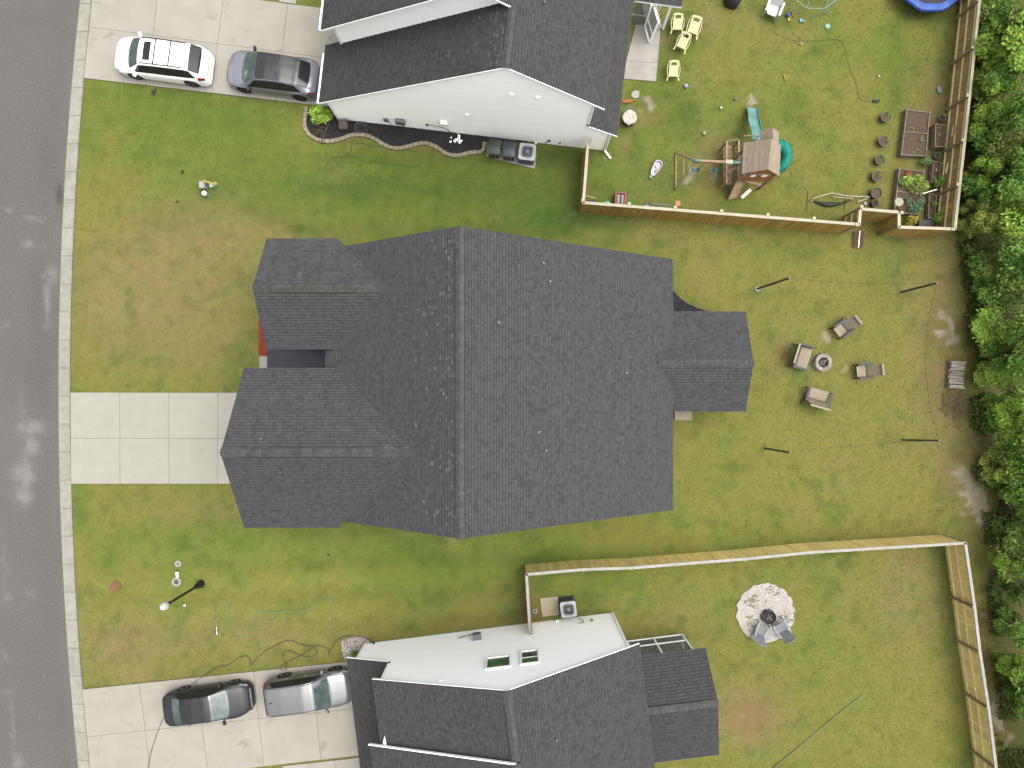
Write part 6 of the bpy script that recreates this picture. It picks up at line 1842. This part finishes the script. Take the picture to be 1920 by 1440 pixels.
pdm.add([((r_ + .02 * math.sin(9 * a)) * math.cos(a), (r_ + .02 * math.sin(9 * a)) * math.sin(a), z + .02 * math.sin(11 * a)) for r_, z in rows for a in [2 * math.pi * k / n for k in range(n)]], [(i * n + k, i * n + (k + 1) % n, (i + 1) * n + (k + 1) % n, (i + 1) * n + k)[::-1] for i in range(5) for k in range(n)])
pdm.build('edge_pad', m_blue, t, smooth=True)
MB().lathe([(1.42, .855), (1.42, .865)], 40).build('jump_mat', mat('jump_mat', rgb(44, 46, 56), rgb(36, 38, 46), scale=6, rough=.7), t)
for k in range(6):
    a = k * 1.047 + .2; MB().tube([(1.68 * math.cos(a - .12), 1.68 * math.sin(a - .12), .8), (1.68 * math.cos(a - .12), 1.68 * math.sin(a - .12), .02), (1.68 * math.cos(a + .12), 1.68 * math.sin(a + .12), .02), (1.68 * math.cos(a + .12), 1.68 * math.sin(a + .12), .8)], .022, 6).build('leg', m_util, t)

# small toys on the lawn
def toy_ball(label, px, py, r, c_):
    return flat_thing(MB().ball(P(px, py, r), r, 14), 'ball', mat('ball_%d_%d' % (px, py), rgb(*c_), tuple(x * .9 for x in rgb(*c_)), scale=5, rough=.4), label, 'ball', smooth=True)
toy_ball('blue and white ball in the darker grass by the lone yellow chair', 1286, 161, .12, (176, 190, 226))
toy_ball('blue ball near the legs of the white plastic armchair', 1477.5, 27.5, .11, (60, 104, 196))
toy_ball('pink ball just below the black sprinkler hose', 1502.5, 82.5, .07, (232, 190, 178))
toy_ball('little blue ball near the slide foot', 1378.5, 185.5, .07, (120, 150, 190))
toy_ball('white ball on the lawn between patio and slide', 1352, 202, .08, (240, 240, 220))
toy_ball('greyish white ball towards the lavender toddler bath', 1320, 249.5, .09, (206, 214, 204))
toy_ball('small white ball by the folded net frame', 1622, 382, .09, (228, 222, 224))
toy_ball('tiny white ball in the open lawn beside the flat teal disc', 1648, 143, .06, (236, 236, 224))
def ring_toy(label, px, py, c_):
    m = mat('ring_%d' % px, rgb(*c_), rough=.5); p = P(px, py, .03); mb = MB()
    mb.tube([(p.x + .085 * math.cos(k * .5236), p.y + .085 * math.sin(k * .5236), .03) for k in range(12)], .028, 6, closed=True)
    mb.tube([(p.x - .07, p.y + .07, .03), (p.x - .13, p.y + .18, .03)], .025, 6)
    return flat_thing(mb, 'ring_rattle', m, label, 'toy', smooth=True)
ring_toy('orange ring toy next to the blue ball', 1489.5, 27.5, (226, 148, 66))
ring_toy('yellow ring toy alone on the open lawn', 1474, 146, (222, 190, 72))
flat_thing(MB().lathe([(.13, 0), (.14, .02), (.13, .04), (.01, .045)], 18, P(1551.5, 49.5)), 'flying_disc', mat('teal_disc', rgb(138, 200, 176), rough=.5), 'flat teal disc lying in the grass below the climbing dome', 'toy', smooth=True)
flat_thing(slabR(MB(), P(1501.5, 38.5, .04), (.13, .2, .08)).ball(P(1506, 39.5, .05), .07, 10), 'toy_car', mat('toy_blue', rgb(160, 196, 216), rough=.5), 'light blue toy vehicle at the foot of the climbing dome', 'toy')
flat_thing(slabR(MB(), P(1479, 37, .03), (.1, .16, .06)), 'toy_shovel', mat('toy_lime', rgb(206, 214, 96), rough=.5), 'small lime toy shovel under the blue ball', 'toy')
hose('sprinkler_hose', 'dark hose running over the play lawn to the black sprinkler', [(1452, 61), (1468, 68), (1484, 75), (1498, 77), (1502, 72), (1500, 69), (1503, 75), (1520, 76.5), (1545, 75), (1566, 73), (1578, 78), (1585, 90), (1588, 108), (1595, 130), (1605, 152), (1610, 176), (1616, 187), (1634, 190)], .012, mat('lawn_hose', rgb(112, 118, 70), rgb(100, 106, 64), scale=6, rough=.6), 6, .03)
sp_ = P(1642, 190)
t = thing('lawn_sprinkler', 'black lawn sprinkler at the end of the dark hose', 'sprinkler', tuple(sp_))
slabR(MB(), (0, 0, .04), (.38, .15, .08)).build('base', m_black, t); MB().tube([(-.15, 0, .1), (.15, 0, .1)], .03, 8).build('spray_bar', m_iron, t)
flat_thing(slabR(MB(), P(1761, 168, .04), (.22, .38, .08), Matrix.Rotation(.3, 3, 'Z')), 'concrete_block', m_util, 'grey hollow block lying by the fence gate', 'block')

# pots
m_pot = mat('nursery_pot', rgb(128, 122, 116), rgb(108, 104, 98), scale=6, rough=.7); m_pot_l = mat('grey_pot', rgb(168, 164, 158), rgb(150, 146, 140), scale=6, rough=.7)
def pot(label, px, py, r, h, m, plant=None, soil=m_soil, seed=1):
    p = at_h(px, py, h)
    t = thing('plant_pot', label, 'pot', tuple(p), 0, 'plant pots by the vegetable beds')
    MB().lathe([(r * .82, 0), (r * .98, h * .93), (r * 1.06, h * .93), (r * 1.06, h), (r * .94, h), (r * .92, h * .85), (.02, h * .84)], 20).build('pot', m, t, smooth=True, sharp=35)
    MB().lathe([(r * .92, h * .80), (r * .9, h * .86), (.02, h * .89)], 18).build('soil', soil, t)
    if plant:
        rng = np.random.default_rng(seed); q, c = leaf_cloud([(r * .4, r * .2, h + .06), (-.1 * r, -.2 * r, h + .05)], [(r * .5, r * .5, .08), (r * .3, r * .3, .06)], plant, .04, KIND['mid'], rng)
        o = bpy.data.objects.new('foliage', quads_mesh('foliage', q, c, m_leaf)); COL.objects.link(o); o.parent = t
pot('wide dark pot with a pale stick, at the top of the pot row', 1662, 219, .26, .32, m_pot, 12, seed=2)
pot('wide dark pot with green sprouts, second in the pot row from the sprinkler', 1657.5, 264, .26, .32, m_pot, 26, seed=3)
pot('wide dark pot holding a ring of stems, third in the pot row from the sprinkler', 1651.5, 299, .26, .32, m_pot, 40, seed=4)
pot('wide dark pot with leafy edge, fourth in the pot row from the sprinkler', 1645.5, 330, .27, .32, m_pot, 30, seed=5)
pot('blackened pot of bare soil next to the folded net frame', 1643.5, 362, .27, .36, m_black)
pot('small black pot under the blackened soil pot', 1641, 381, .17, .3, m_black, soil=m_dsoil)
pot('small pale pot between the raised bed and the fence, above the trough', 1768, 219.5, .16, .3, m_pot_l, 8, m_dsoil, 6)
pot('small pale pot on the ground between two fence troughs', 1758.5, 291.5, .16, .28, m_pot_l, 6, m_dsoil, 7)
# raised beds
m_bedw = mat('bed_timber', rgb(168, 154, 136), rgb(142, 128, 112), scale=4, rough=.9, rnd=.08)
def raised(label, quad, h, div=None, name='raised_bed', plants=(), th=.05, cat='planter', soil=m_soil, group='timber planters by the fence'):
    q = [at_h(x, y, h) for x, y in quad]
    t = thing(name, label, cat, tuple(sum(q, Vector()) / 4), 0, group)
    o0 = t.location.copy()
    for i in range(4):
        a, b = q[i], q[(i + 1) % 4]
        MB().bar(a - o0 + Vector((0, 0, h / 2)), b - o0 + Vector((0, 0, h / 2)), th, h).build('side_board', m_bedw, t)
        MB().box(a - o0 + Vector((0, 0, h / 2 + .01)), (th * 1.7, th * 1.7, h + .03)).build('corner_post', m_bedw, t)
    if div:
        a = q[0].lerp(q[3], div); b = q[1].lerp(q[2], div)
        MB().bar(a - o0 + Vector((0, 0, h / 2)), b - o0 + Vector((0, 0, h / 2)), th * .9, h - .01).build('divider', m_bedw, t)
    c_ = sum(q, Vector()) / 4
    s_ = MB(); n = 12; vv = []
    for j in range(n + 1):
        for i in range(n + 1):
            p = q[0].lerp(q[1], i / n).lerp(q[3].lerp(q[2], i / n), j / n); p = p.lerp(c_, .02)
            vv.append(p - o0 + Vector((0, 0, h * .8 + random.uniform(-.015, .02))))
    s_.add(vv, [(j * (n + 1) + i, j * (n + 1) + i + 1, (j + 1) * (n + 1) + i + 1, (j + 1) * (n + 1) + i)[::-1] for j in range(n) for i in range(n)])
    s_.build('soil', soil, t, smooth=True)
    for k, (px, py, r_, hh, cnt, lf, kd) in enumerate(plants):
        rng = np.random.default_rng(k * 7 + int(px))
        b = at_h(px, py, h + hh * .6) - o0
        qd, cc = leaf_cloud([(b.x, b.y, h + hh * .45), (b.x + r_ * .3, b.y - r_ * .2, h + hh * .7)], [(r_, r_, hh * .45), (r_ * .6, r_ * .6, hh * .3)], cnt, lf, KIND[kd] if isinstance(kd, str) else kd, rng)
        o = bpy.data.objects.new('plant', quads_mesh('plant', qd, cc, m_leaf)); COL.objects.link(o); o.parent = t
    return t
sprout = [(1712 + random.uniform(-8, 22), 242 + random.uniform(-4, 6), .05, .06, 8, .03, 'olive') for k in range(10)] + [(1703 + random.uniform(0, 30), 262 + random.uniform(-8, 24), .05, .05, 7, .03, 'olive') for k in range(12)]
raised('large double timber bed of bare brown soil with a middle divider', [(1700.7, 205.6), (1743.3, 210.8), (1736.3, 292.4), (1690.3, 289.8)], .36, .49, plants=sprout)
raised('timber trough on the fence side of the double bed', [(1754.5, 233), (1774.5, 235), (1771, 275), (1754, 274.5)], .5, None, 'trough_planter', [(1762, 240, .05, .06, 8, .03, pal((196, 120, 70))), (1762, 252, .06, .08, 10, .03, 'olive'), (1761, 262, .05, .06, 8, .03, pal((200, 130, 110)))], .04)
raised('narrow timber trough with pale wilted stems under the white plant rack', [(1751, 303), (1765, 305), (1760.6, 343), (1747, 341)], .4, None, 'trough_planter', [(1755, 318, .1, .15, 30, .03, pal((190, 180, 150), (170, 150, 110))), (1752, 333, .1, .15, 30, .03, pal((180, 166, 130), (150, 120, 90)))], .04)
raised('narrow timber trough with leafy plants near the fence corner', [(1743, 364), (1757, 366), (1752, 409), (1741, 409)], .36, None, 'trough_planter', [(1752, 380, .15, .3, 40, .05, 'mid')], .04)
raised('overgrown timber vegetable bed full of bright leaves and blue-green onions', [(1687, 317), (1732, 321), (1721, 402), (1677, 397)], .36, .52, plants=[(1702, 338, .28, .5, 150, .055, 'bright'), (1721, 335, .24, .5, 130, .055, 'bright'), (1733, 348, .26, .5, 140, .055, 'bright'), (1716, 352, .34, .45, 170, .05, 'olive'), (1692, 342, .2, .3, 70, .05, 'mid'), (1702, 325, .25, .12, 60, .05, pal((190, 120, 70), (150, 100, 60))), (1700, 373, .25, .3, 110, .05, pal((120, 140, 110), (100, 124, 92))), (1716, 388, .34, .4, 160, .06, pal((96, 136, 104), (84, 124, 92), (110, 150, 120))), (1728, 375, .2, .4, 90, .05, pal((150, 160, 140), (110, 140, 120))), (1688, 390, .2, .2, 50, .04, pal((130, 110, 80), (110, 90, 70)))])
shrub('flower_clump', 'clump of orange and yellow flowers inside the fence notch', P(1708, 413, .3), .5, .42, 420, .05, pal((120, 160, 60), (100, 140, 54), (226, 150, 60), (238, 190, 80), (110, 150, 56)), 31, 'flowers', 'garden plants by the fence')
shrub('leafy_plant', 'leafy green plant against the inner corner of the amber fence', P(1762, 405, .5), .8, .4, 300, .06, 'bright', 32, 'plant', 'garden plants by the fence')
shrub('leafy_plant', 'green plant reaching over the trough beside the white pole', P(1762, 342, .5), .8, .38, 260, .06, 'mid', 33, 'plant', 'garden plants by the fence')
shrub('leafy_plant', 'feathery green plant at the end of the double bed', P(1738, 304, .3), .5, .36, 260, .045, pal((120, 150, 90), (100, 136, 76)), 34, 'plant', 'garden plants by the fence')
flat_thing(MB().tube([P(1730, 363, .9), P(1757, 355, 1.1)], .02, 6), 'garden_stake', m_trim, 'white stake leaning across the leafy plant', 'stake')
tb = at_h(1738, 420, .4)
t = thing('black_tub', 'black plastic tub tucked inside the fence corner', 'tub', tuple(tb), -.03)
MB().box((0, 0, .2), (.74, .34, .4), None, taper=1.12).build('tub', m_black, t); slabR(MB(), (0, 0, .42), (.86, .42, .05)).build('lid', m_char, t)
# racks hung on the inner face of the fence
def rack(label, segs, z0):
    a = P(*segs[0][0], z0)
    t = thing('plant_rack', label, 'rack', tuple(a), 0, 'white racks on the fence')
    for (p, q) in segs: MB().bar(P(*p, z0) - a, P(*q, z0) - a, .05, .04).build('bar', m_capn, t)
rack('white wire rack hung on the fence behind the first trough', [((1787, 236), (1784.5, 256)), ((1793, 234.5), (1791, 249)), ((1797, 234), (1794.5, 249)), ((1793, 237), (1797, 237)), ((1792, 243), (1796, 243))], 1.0)
rack('white two-bar rack hung on the fence behind the narrow trough', [((1777, 305), (1773, 325)), ((1790.5, 302), (1787.5, 315))], 1.0)
# metal daisy
fl = P(1686, 378.5, 1.3); ft = P(1657, 396)
t = thing('metal_daisy', 'big white metal daisy ornament on a leaning stem', 'garden ornament', tuple(ft))
MB().tube([(0, 0, 0), fl - ft - Vector((0, 0, .03))], .012, 6).build('stem', m_bark, t)
for k in range(18):
    a = k * .349; d = Vector((math.cos(a), math.sin(a), 0)); c_ = fl - ft; sd_ = Vector((-d.y, d.x, 0))
    MB().add([c_ + d * .05, c_ + d * .16 + sd_ * .035 + Vector((0, 0, .02)), c_ + d * .25 + Vector((0, 0, -.01)), c_ + d * .16 - sd_ * .035 + Vector((0, 0, .02))], [(0, 3, 2, 1)]).build('petal', mat('cream_petal', rgb(236, 232, 206), rough=.5), t)
MB().ball(fl - ft, .06, 10, (1, 1, .5)).build('centre', mat('cream_petal', rgb(236, 232, 206)), t)
# folded net frame
cv8 = lambda x, y, z=.05: P(1490 + x / 8.348, 330 + y / 8.348, z)
np0 = cv8(700, 370)
t = thing('net_frame', 'collapsed white tube goal frame with bunched black net', 'goal', (np0.x, np0.y, 0))
L_ = lambda x, y, z=.05: cv8(x, y, z) - t.location
for pts in ([(240, 385, .05), (290, 352, .3), (470, 295, .35), (590, 265, .4), (720, 295, .4), (850, 315, .35), (1040, 322, .3), (1200, 320, .1)], [(1200, 320, .1), (1080, 372, .12), (980, 405, .05)], [(600, 330, .15), (760, 340, .15), (915, 357, .12)], [(240, 385, .05), (430, 425, .06)]):
    MB().tube([L_(*p) for p in pts], .028, 6).build('tube', m_capn, t, smooth=True)
MB().tube([L_(270, 385), L_(430, 430, .12), L_(520, 445, .16), L_(640, 440, .14), L_(740, 425, .1), L_(900, 370)], [.02, .09, .12, .1, .05, .02], 8).build('net', m_black, t, smooth=True)
for x in (200, 795): MB().tube([L_(x + 10, 250, .03), L_(x, 390, .03), L_(x - 18, 560, .03)], .014, 5).build('stake', mat('green_stake', rgb(70, 96, 56), rough=.6), t)

# things lined up inside the amber fence
wg = at_h(1163, 373, .35)
t = thing('toy_wagon', 'red toy wagon with two grey seats against the amber fence', 'wagon', tuple(wg), R(-3))
m_redp = mat('red_plastic', rgb(176, 62, 54), rgb(152, 50, 44), scale=4, rough=.45)
for (c_, d) in (((-.24, 0, .33), (.07, .62, .26)), ((.24, 0, .33), (.07, .62, .26)), ((0, .30, .33), (.5, .07, .26)), ((0, -.30, .33), (.5, .07, .26))): slabR(MB(), c_, d, None, .02).build('side_panel', m_redp, t)
MB().box((0, 0, .2), (.46, .58, .04)).build('floor', m_redp, t)
for sg in (-1, 1): slabR(MB(), (sg * .10, -.02, .40), (.13, .50, .08)).build('seat', m_util, t)
for sx in (-1, 1):
    for sy in (-1, 1): MB().lathe([(.1, -.03), (.12, 0), (.1, .03)], 14, (sx * .24, sy * .22, .12), Matrix.Rotation(R(90), 3, 'Y')).build('wheel', m_tyre, t)
yt = at_h(1108, 373, .4)
t = thing('push_toy', 'yellow framed push toy in the fence corner', 'toy', tuple(yt))
m_yp = mat('yellow_plastic', rgb(222, 204, 96), rgb(206, 188, 84), scale=4, rough=.5)
MB().tube([(-.28, .12, .55), (.0, .06, .55), (.26, -.02, .52)], .022, 6).build('handle', m_yp, t)
for a, b in (((-.02, .06, .55), (-.02, -.1, .15)), ((.24, -.02, .52), (.26, -.12, .12)), ((-.02, -.1, .15), (.26, -.12, .15))): MB().tube([a, b], .018, 6).build('frame_tube', m_yp, t)
slabR(MB(), (.12, -.08, .2), (.3, .2, .16)).build('body', m_black, t)
for sx in (0, .28): MB().lathe([(.07, -.02), (.09, 0), (.07, .02)], 12, (sx, -.1, .09), Matrix.Rotation(R(90), 3, 'Y')).build('wheel', m_tyre, t)
flat_thing(MB().ball(P(1138, 381, .08), .16, 12, (1.2, .8, .55)), 'toy_turtle', mat('mint_plastic', rgb(150, 210, 160), rough=.5), 'mint green rounded toy at the foot of the amber fence', 'toy', smooth=True)
flat_thing(MB().ball(P(1211, 387, .1), .17, 12, (1.2, .8, .7)), 'bucket', mat('periwinkle_plastic', rgb(130, 140, 184), rough=.5), 'periwinkle blue bucket tipped over by the amber fence', 'bucket', smooth=True)
rk = P(1238, 389)
t = thing('wire_rack', 'long low grey wire rack lying along the amber fence', 'rack', tuple(rk), R(-3))
for y in (-.14, .14): MB().bar((-.48, y, .1), (.48, y, .1), .025).build('rail', m_util, t)
for k in range(13): MB().bar((-.48 + k * .08, -.14, .1), (-.48 + k * .08, .14, .1), .012).build('wire', m_util, t)
for sx in (-.45, .45):
    for y in (-.14, .14): MB().bar((sx, y, 0), (sx, y, .1), .02).build('foot', m_util, t)
tp_ = at_h(1269.5, 383.5, 1.6)
t = thing('bird_house', 'terracotta bird box on the inner side of an amber fence post', 'bird box', (tp_.x, tp_.y, 1.55))
m_terra = mat('terracotta', rgb(206, 150, 116), rgb(190, 134, 102), scale=5, rough=.8)
MB().box((0, 0, .1), (.2, .2, .22)).build('box', m_terra, t); MB().box((0, 0, .23), (.25, .25, .04)).build('lid', m_terra, t)
lb = P(1229, 317)
t = thing('toddler_bath', 'lavender plastic toddler bath lying on the lawn', 'bath', tuple(lb), R(61))
m_lav = mat('lavender_plastic', rgb(226, 214, 232), rgb(214, 202, 222), scale=4, rough=.4)
n = 32; out_ = []
for k in range(n):
    a = 2 * math.pi * k / n; x, y = math.cos(a), math.sin(a)
    wv = .23 + .05 * x + .035 * math.cos(2 * a)
    out_.append((.43 * x, y * wv))
rows = [(.88, 0), (1.0, .16), (1.04, .17), (1.04, .19), (.93, .19), (.84, .06), (.02, .05)]
mb = MB(); mb.add([(x * s_, y * s_, z) for s_, z in rows for x, y in out_], [(i * n + k, i * n + (k + 1) % n, (i + 1) * n + (k + 1) % n, (i + 1) * n + k) for i in range(6) for k in range(n)])
mb.build('tub', m_lav, t, smooth=True, sharp=45)
MB().ball((.12, .04, .1), .1, 10, (1, .7, .5)).build('seat_bump', m_lav, t); slabR(MB(), (-.1, -.06, .08), (.22, .1, .08)).build('foot_well', m_util, t)
slabR(MB(), (-.5, .02, .06), (.14, .2, .1)).build('step', mat('teal_plastic', rgb(140, 190, 180), rough=.5), t)

# ------------------------------------------------------------------ wooden playset
m_pw = mat('playset_wood', rgb(218, 186, 150), rgb(184, 150, 118), scale=4, rough=.9, stretch=(3, 3, 1), rnd=.12)
m_proof = mat('grey_roof_plank', rgb(204, 186, 162), rgb(178, 160, 138), scale=4, rough=.9, stretch=(8, 1, 1), rnd=.10)
m_pgold = mat('gable_panel', rgb(220, 156, 92), rgb(196, 134, 76), scale=4, rough=.8)
m_teal = mat('slide_teal', rgb(134, 190, 184), rgb(118, 176, 170), scale=3, rough=.4)
m_tube = mat('tube_green', rgb(40, 168, 148), rgb(32, 150, 132), scale=3, rough=.35)
m_tdk = mat('teal_bracket', rgb(66, 124, 120), rgb(54, 108, 104), scale=4, rough=.5)
K = lambda x, y, z=0.0: P(1250 + x / 7.2, 190 + y / 7.2, z)
r0, r1 = K(1410, 510, 3.6), K(1365, 920, 3.6)
base = (r0 + r1) / 2; base.z = 0
t = thing('playset', 'wooden playset with plank roof, teal slides and two swings', 'playset', tuple(base))
q_ = lambda v: Vector(v) - t.location
def pb(name, a, b, w_, h_=None, m=m_pw, up=(0, 0, 1)): return MB().bar(q_(a), q_(b), w_, h_, up).build(name, m, t)
# plank roof, boards parallel to the ridge
def plank_roof(ra, rb, ea, eb, n):
    for k in range(n):
        u = (k + .5) / n
        a, b = ra.lerp(ea, u), rb.lerp(eb, u)
        sl = (ea - ra); w_ = sl.length / n * 1.06
        nn = (eb - ea).cross(sl).normalized()
        if nn.z < 0: nn = -nn
        pb('roof_plank', a + nn * (.012 + .004 * (k % 2)), b + nn * (.012 + .004 * (k % 2)), w_, .022, m_proof, nn)
el0, el1 = K(1045, 560, 2.6), K(1020, 980, 2.6)
er0, er1 = K(1535, 590, 2.6), K(1515, 1010, 2.6)
plank_roof(r0, r1, el0, el1, 10); plank_roof(r0, r1, er0, er1, 9)
s0, s1 = K(1425, 362, 3.15), K(1440, 560, 3.15)
plank_roof(s0, s1, K(1255, 398, 2.6), K(1262, 540, 2.6), 6); plank_roof(s0, s1, K(1505, 412, 2.6), K(1505, 575, 2.6), 6)
# gable infill with little white windows
gp_ = MB(); gp_.add([q_(el1.lerp(r1, .04) + Vector((0, .06, -.05))), q_(er1.lerp(r1, .04) + Vector((0, .06, -.05))), q_(r1 + Vector((0, .06, -.08)))], [(0, 1, 2)]); gp_.build('gable_panel', m_pgold, t)
cx0, cx1 = el1.x + .12, er1.x - .12
cy0, cy1 = r1.y + .1, r0.y - .08
for x in (cx0, cx1):
    for y in (cy0, cy1): pb('post', (x, y, 0), (x, y, 2.62), .09)
DZ = 1.45
for k in range(10):
    x = cx0 + (cx1 - cx0) * (k + .5) / 10; pb('deck_board', (x, cy0, DZ), (x, cy1, DZ), (cx1 - cx0) / 10 * .92, .03)
for z in (DZ + .12, DZ + .75):
    pb('wall_rail', (cx0, cy0, z), (cx1, cy0, z), .04, .1, m_pgold); pb('wall_rail', (cx0, cy0, z), (cx0, cy1, z), .04, .09); pb('wall_rail', (cx1, cy0, z), (cx1, cy1, z), .04, .09)
for k in range(9):
    x = cx0 + (cx1 - cx0) * (k + .5) / 9; pb('wall_slat', (x, cy0 - .02, DZ + .05), (x, cy0 - .02, DZ + .85), .13, .018, m_pgold, (0, 1, 0))
for xw in (cx0 + .45, cx0 + 1.0):
    for dx in (-.09, 0, .09): pb('window_bar', (xw + dx, cy0 - .05, 2.32), (xw + dx, cy0 - .05, 2.58), .025, .02, m_trim)
    for z in (2.38, 2.52): pb('window_bar', (xw - .12, cy0 - .06, z), (xw + .12, cy0 - .06, z), .02, .025, m_trim)
# lower side deck with slatted rails (west of the tower)
ax0, ax1 = K(790, 800, .9).x, cx0
ay0, ay1 = K(780, 1130, .6).y, K(830, 560, 1.0).y
for k in range(9):
    y = ay0 + (ay1 - ay0) * (k + .5) / 9; pb('deck_board', (ax0 + .05, y, .62), (ax1, y, .62), (ay1 - ay0) / 9 * .9, .03)
for (xa, hh) in ((ax0, 1.15), (ax0 + .55, 1.35)):
    pb('post', (xa, ay0, 0), (xa, ay0, hh), .08); pb('post', (xa, ay1, 0), (xa, ay1, hh), .08)
    pb('top_rail', (xa, ay0, hh), (xa, ay1, hh), .09, .05); pb('bottom_rail', (xa, ay0, hh - .5), (xa, ay1, hh - .5), .06, .05)
    n = 10
    for k in range(n):
        y = ay0 + (ay1 - ay0) * (k + .5) / n; pb('rail_slat', (xa + .02, y, hh - .52), (xa + .02, y, hh), .07, .02, m_pw, (1, 0, 0))
pb('top_rail', (ax0, ay1, 1.15), (cx0, ay1, 1.5), .08, .05); pb('brace', K(770, 1000, 1.0), K(940, 890, 1.5), .08)
# ladder down to the lower left
la, lb_ = K(1010, 1060, 1.4), K(890, 1310, .05)
sd_ = Vector((1, .25, 0)).normalized() * .26
for sg in (-1, 1): pb('ladder_rail', la + sd_ * sg, lb_ + sd_ * sg, .05, .1)
for k in range(7):
    c_ = la.lerp(lb_, (k + .5) / 7); pb('ladder_step', c_ - sd_, c_ + sd_, .13, .03)
pb('entry_board', K(1060, 1075, 1.4), K(1270, 1130, 1.35), .1, .05); pb('entry_board', K(1130, 1180, .9), K(1260, 1120, 1.1), .1, .05)
pb('white_plank', K(1015, 1300, .4), K(1130, 1195, .9), .17, .05, m_trim)
# wave slide
sp_ = [K(1225, 520, 1.5), K(1215, 430, 1.35), K(1185, 330, .95), K(1165, 240, .75), K(1155, 150, .3), K(1150, 85, .12)]
sl_ = spline(sp_, 6); mb = MB(); vv = []
prof = [(-.29, .14), (-.27, .15), (-.24, .02), (0, .0), (.24, .02), (.27, .15), (.29, .14)]
for i, p in enumerate(sl_):
    d = sl_[min(i + 1, len(sl_) - 1)] - sl_[max(i - 1, 0)]; d.z = 0; d.normalize(); s__ = Vector((d.y, -d.x, 0))
    vv += [q_(p + s__ * a + Vector((0, 0, b))) for a, b in prof]
m7 = len(prof)
mb.add(vv, [(i * m7 + k, i * m7 + k + 1, (i + 1) * m7 + k + 1, (i + 1) * m7 + k) for i in range(len(sl_) - 1) for k in range(m7 - 1)])
mb.build('wave_slide', m_teal, t, smooth=True, sharp=50)
pb('slide_brace', K(1050, 350, 0), K(1110, 290, .7), .05)
pb('grab_bar', K(1145, 545, 2.0), K(1250, 465, 2.2), .035, .035, m_black); pb('sun_rail', K(1040, 465, 1.9), K(1220, 465, 2.0), .04, .04)
# tube slide: a green spiral of fat rings
tcx = K(1570, 770, .9)
pts = []
for k in range(13):
    a = R(150 - k * 24); pts.append(Vector((tcx.x - .30 + .44 * math.cos(a), tcx.y + .44 * math.sin(a), 1.75 - k * .115)))
mb = MB().tube([q_(p) for p in spline(pts, 2)], .29, 16); mb.build('tube_slide', m_tube, t, smooth=True, sharp=50)
for k in range(2, 12, 3):
    d = (pts[k + 1] - pts[k]).normalized(); M_ = d.to_track_quat('Z', 'Y').to_matrix()
    MB().lathe([(.29, -.025), (.315, -.02), (.315, .02), (.29, .025)], 18, q_(pts[k]), M_).build('tube_flange', m_tube, t)
# swing beam, A-frame and swings
b0, b1 = K(375, 800, 2.35), K(1000, 832, 2.35)
pb('swing_beam', b0, b1, .10, .14); pb('beam_sleeve', K(795, 818, 2.38), K(890, 824, 2.38), .19, .16, m_capn)
pb('beam_bracket', K(370, 800, 2.38), K(445, 804, 2.38), .13, .17, m_tdk); pb('beam_bracket', K(895, 828, 2.38), K(1000, 832, 2.38), .13, .17, m_tdk)
f0, f1 = K(122, 690), K(118, 1195)
pb('frame_leg', b0, f0, .07); pb('frame_leg', b0, f1, .07)
pb('ground_bar', f0 + Vector((0, 0, .05)), f1 + Vector((0, 0, .05)), .06); pb('frame_brace', b0.lerp(f0, .55), b0.lerp(f1, .55), .05)
m_rope = mat('yellow_chain', rgb(206, 196, 70), rgb(190, 180, 60), scale=5, rough=.6)
for (u0, u1, cx) in ((.05, .26, 390), (.47, .64, 672)):
    p0, p1 = b0.lerp(b1, u0), b0.lerp(b1, u1)
    sx0, sx1 = K(cx - 50, 920, .55), K(cx + 50, 920, .55)
    seat_ = [sx0, sx0.lerp(sx1, .25) - Vector((0, 0, .1)), sx0.lerp(sx1, .5) - Vector((0, 0, .13)), sx0.lerp(sx1, .75) - Vector((0, 0, .1)), sx1]
    mb = MB()
    for a, b in zip(seat_[:-1], seat_[1:]): mb.bar(q_(a), q_(b), .2, .025)
    sw = mb.build('swing_seat', m_tdk, t)
    MB().tube([q_(sx0), q_(p0)], .012, 5).build('chain', m_rope, sw); MB().tube([q_(sx1), q_(p1)], .012, 5).build('chain', m_rope, sw)
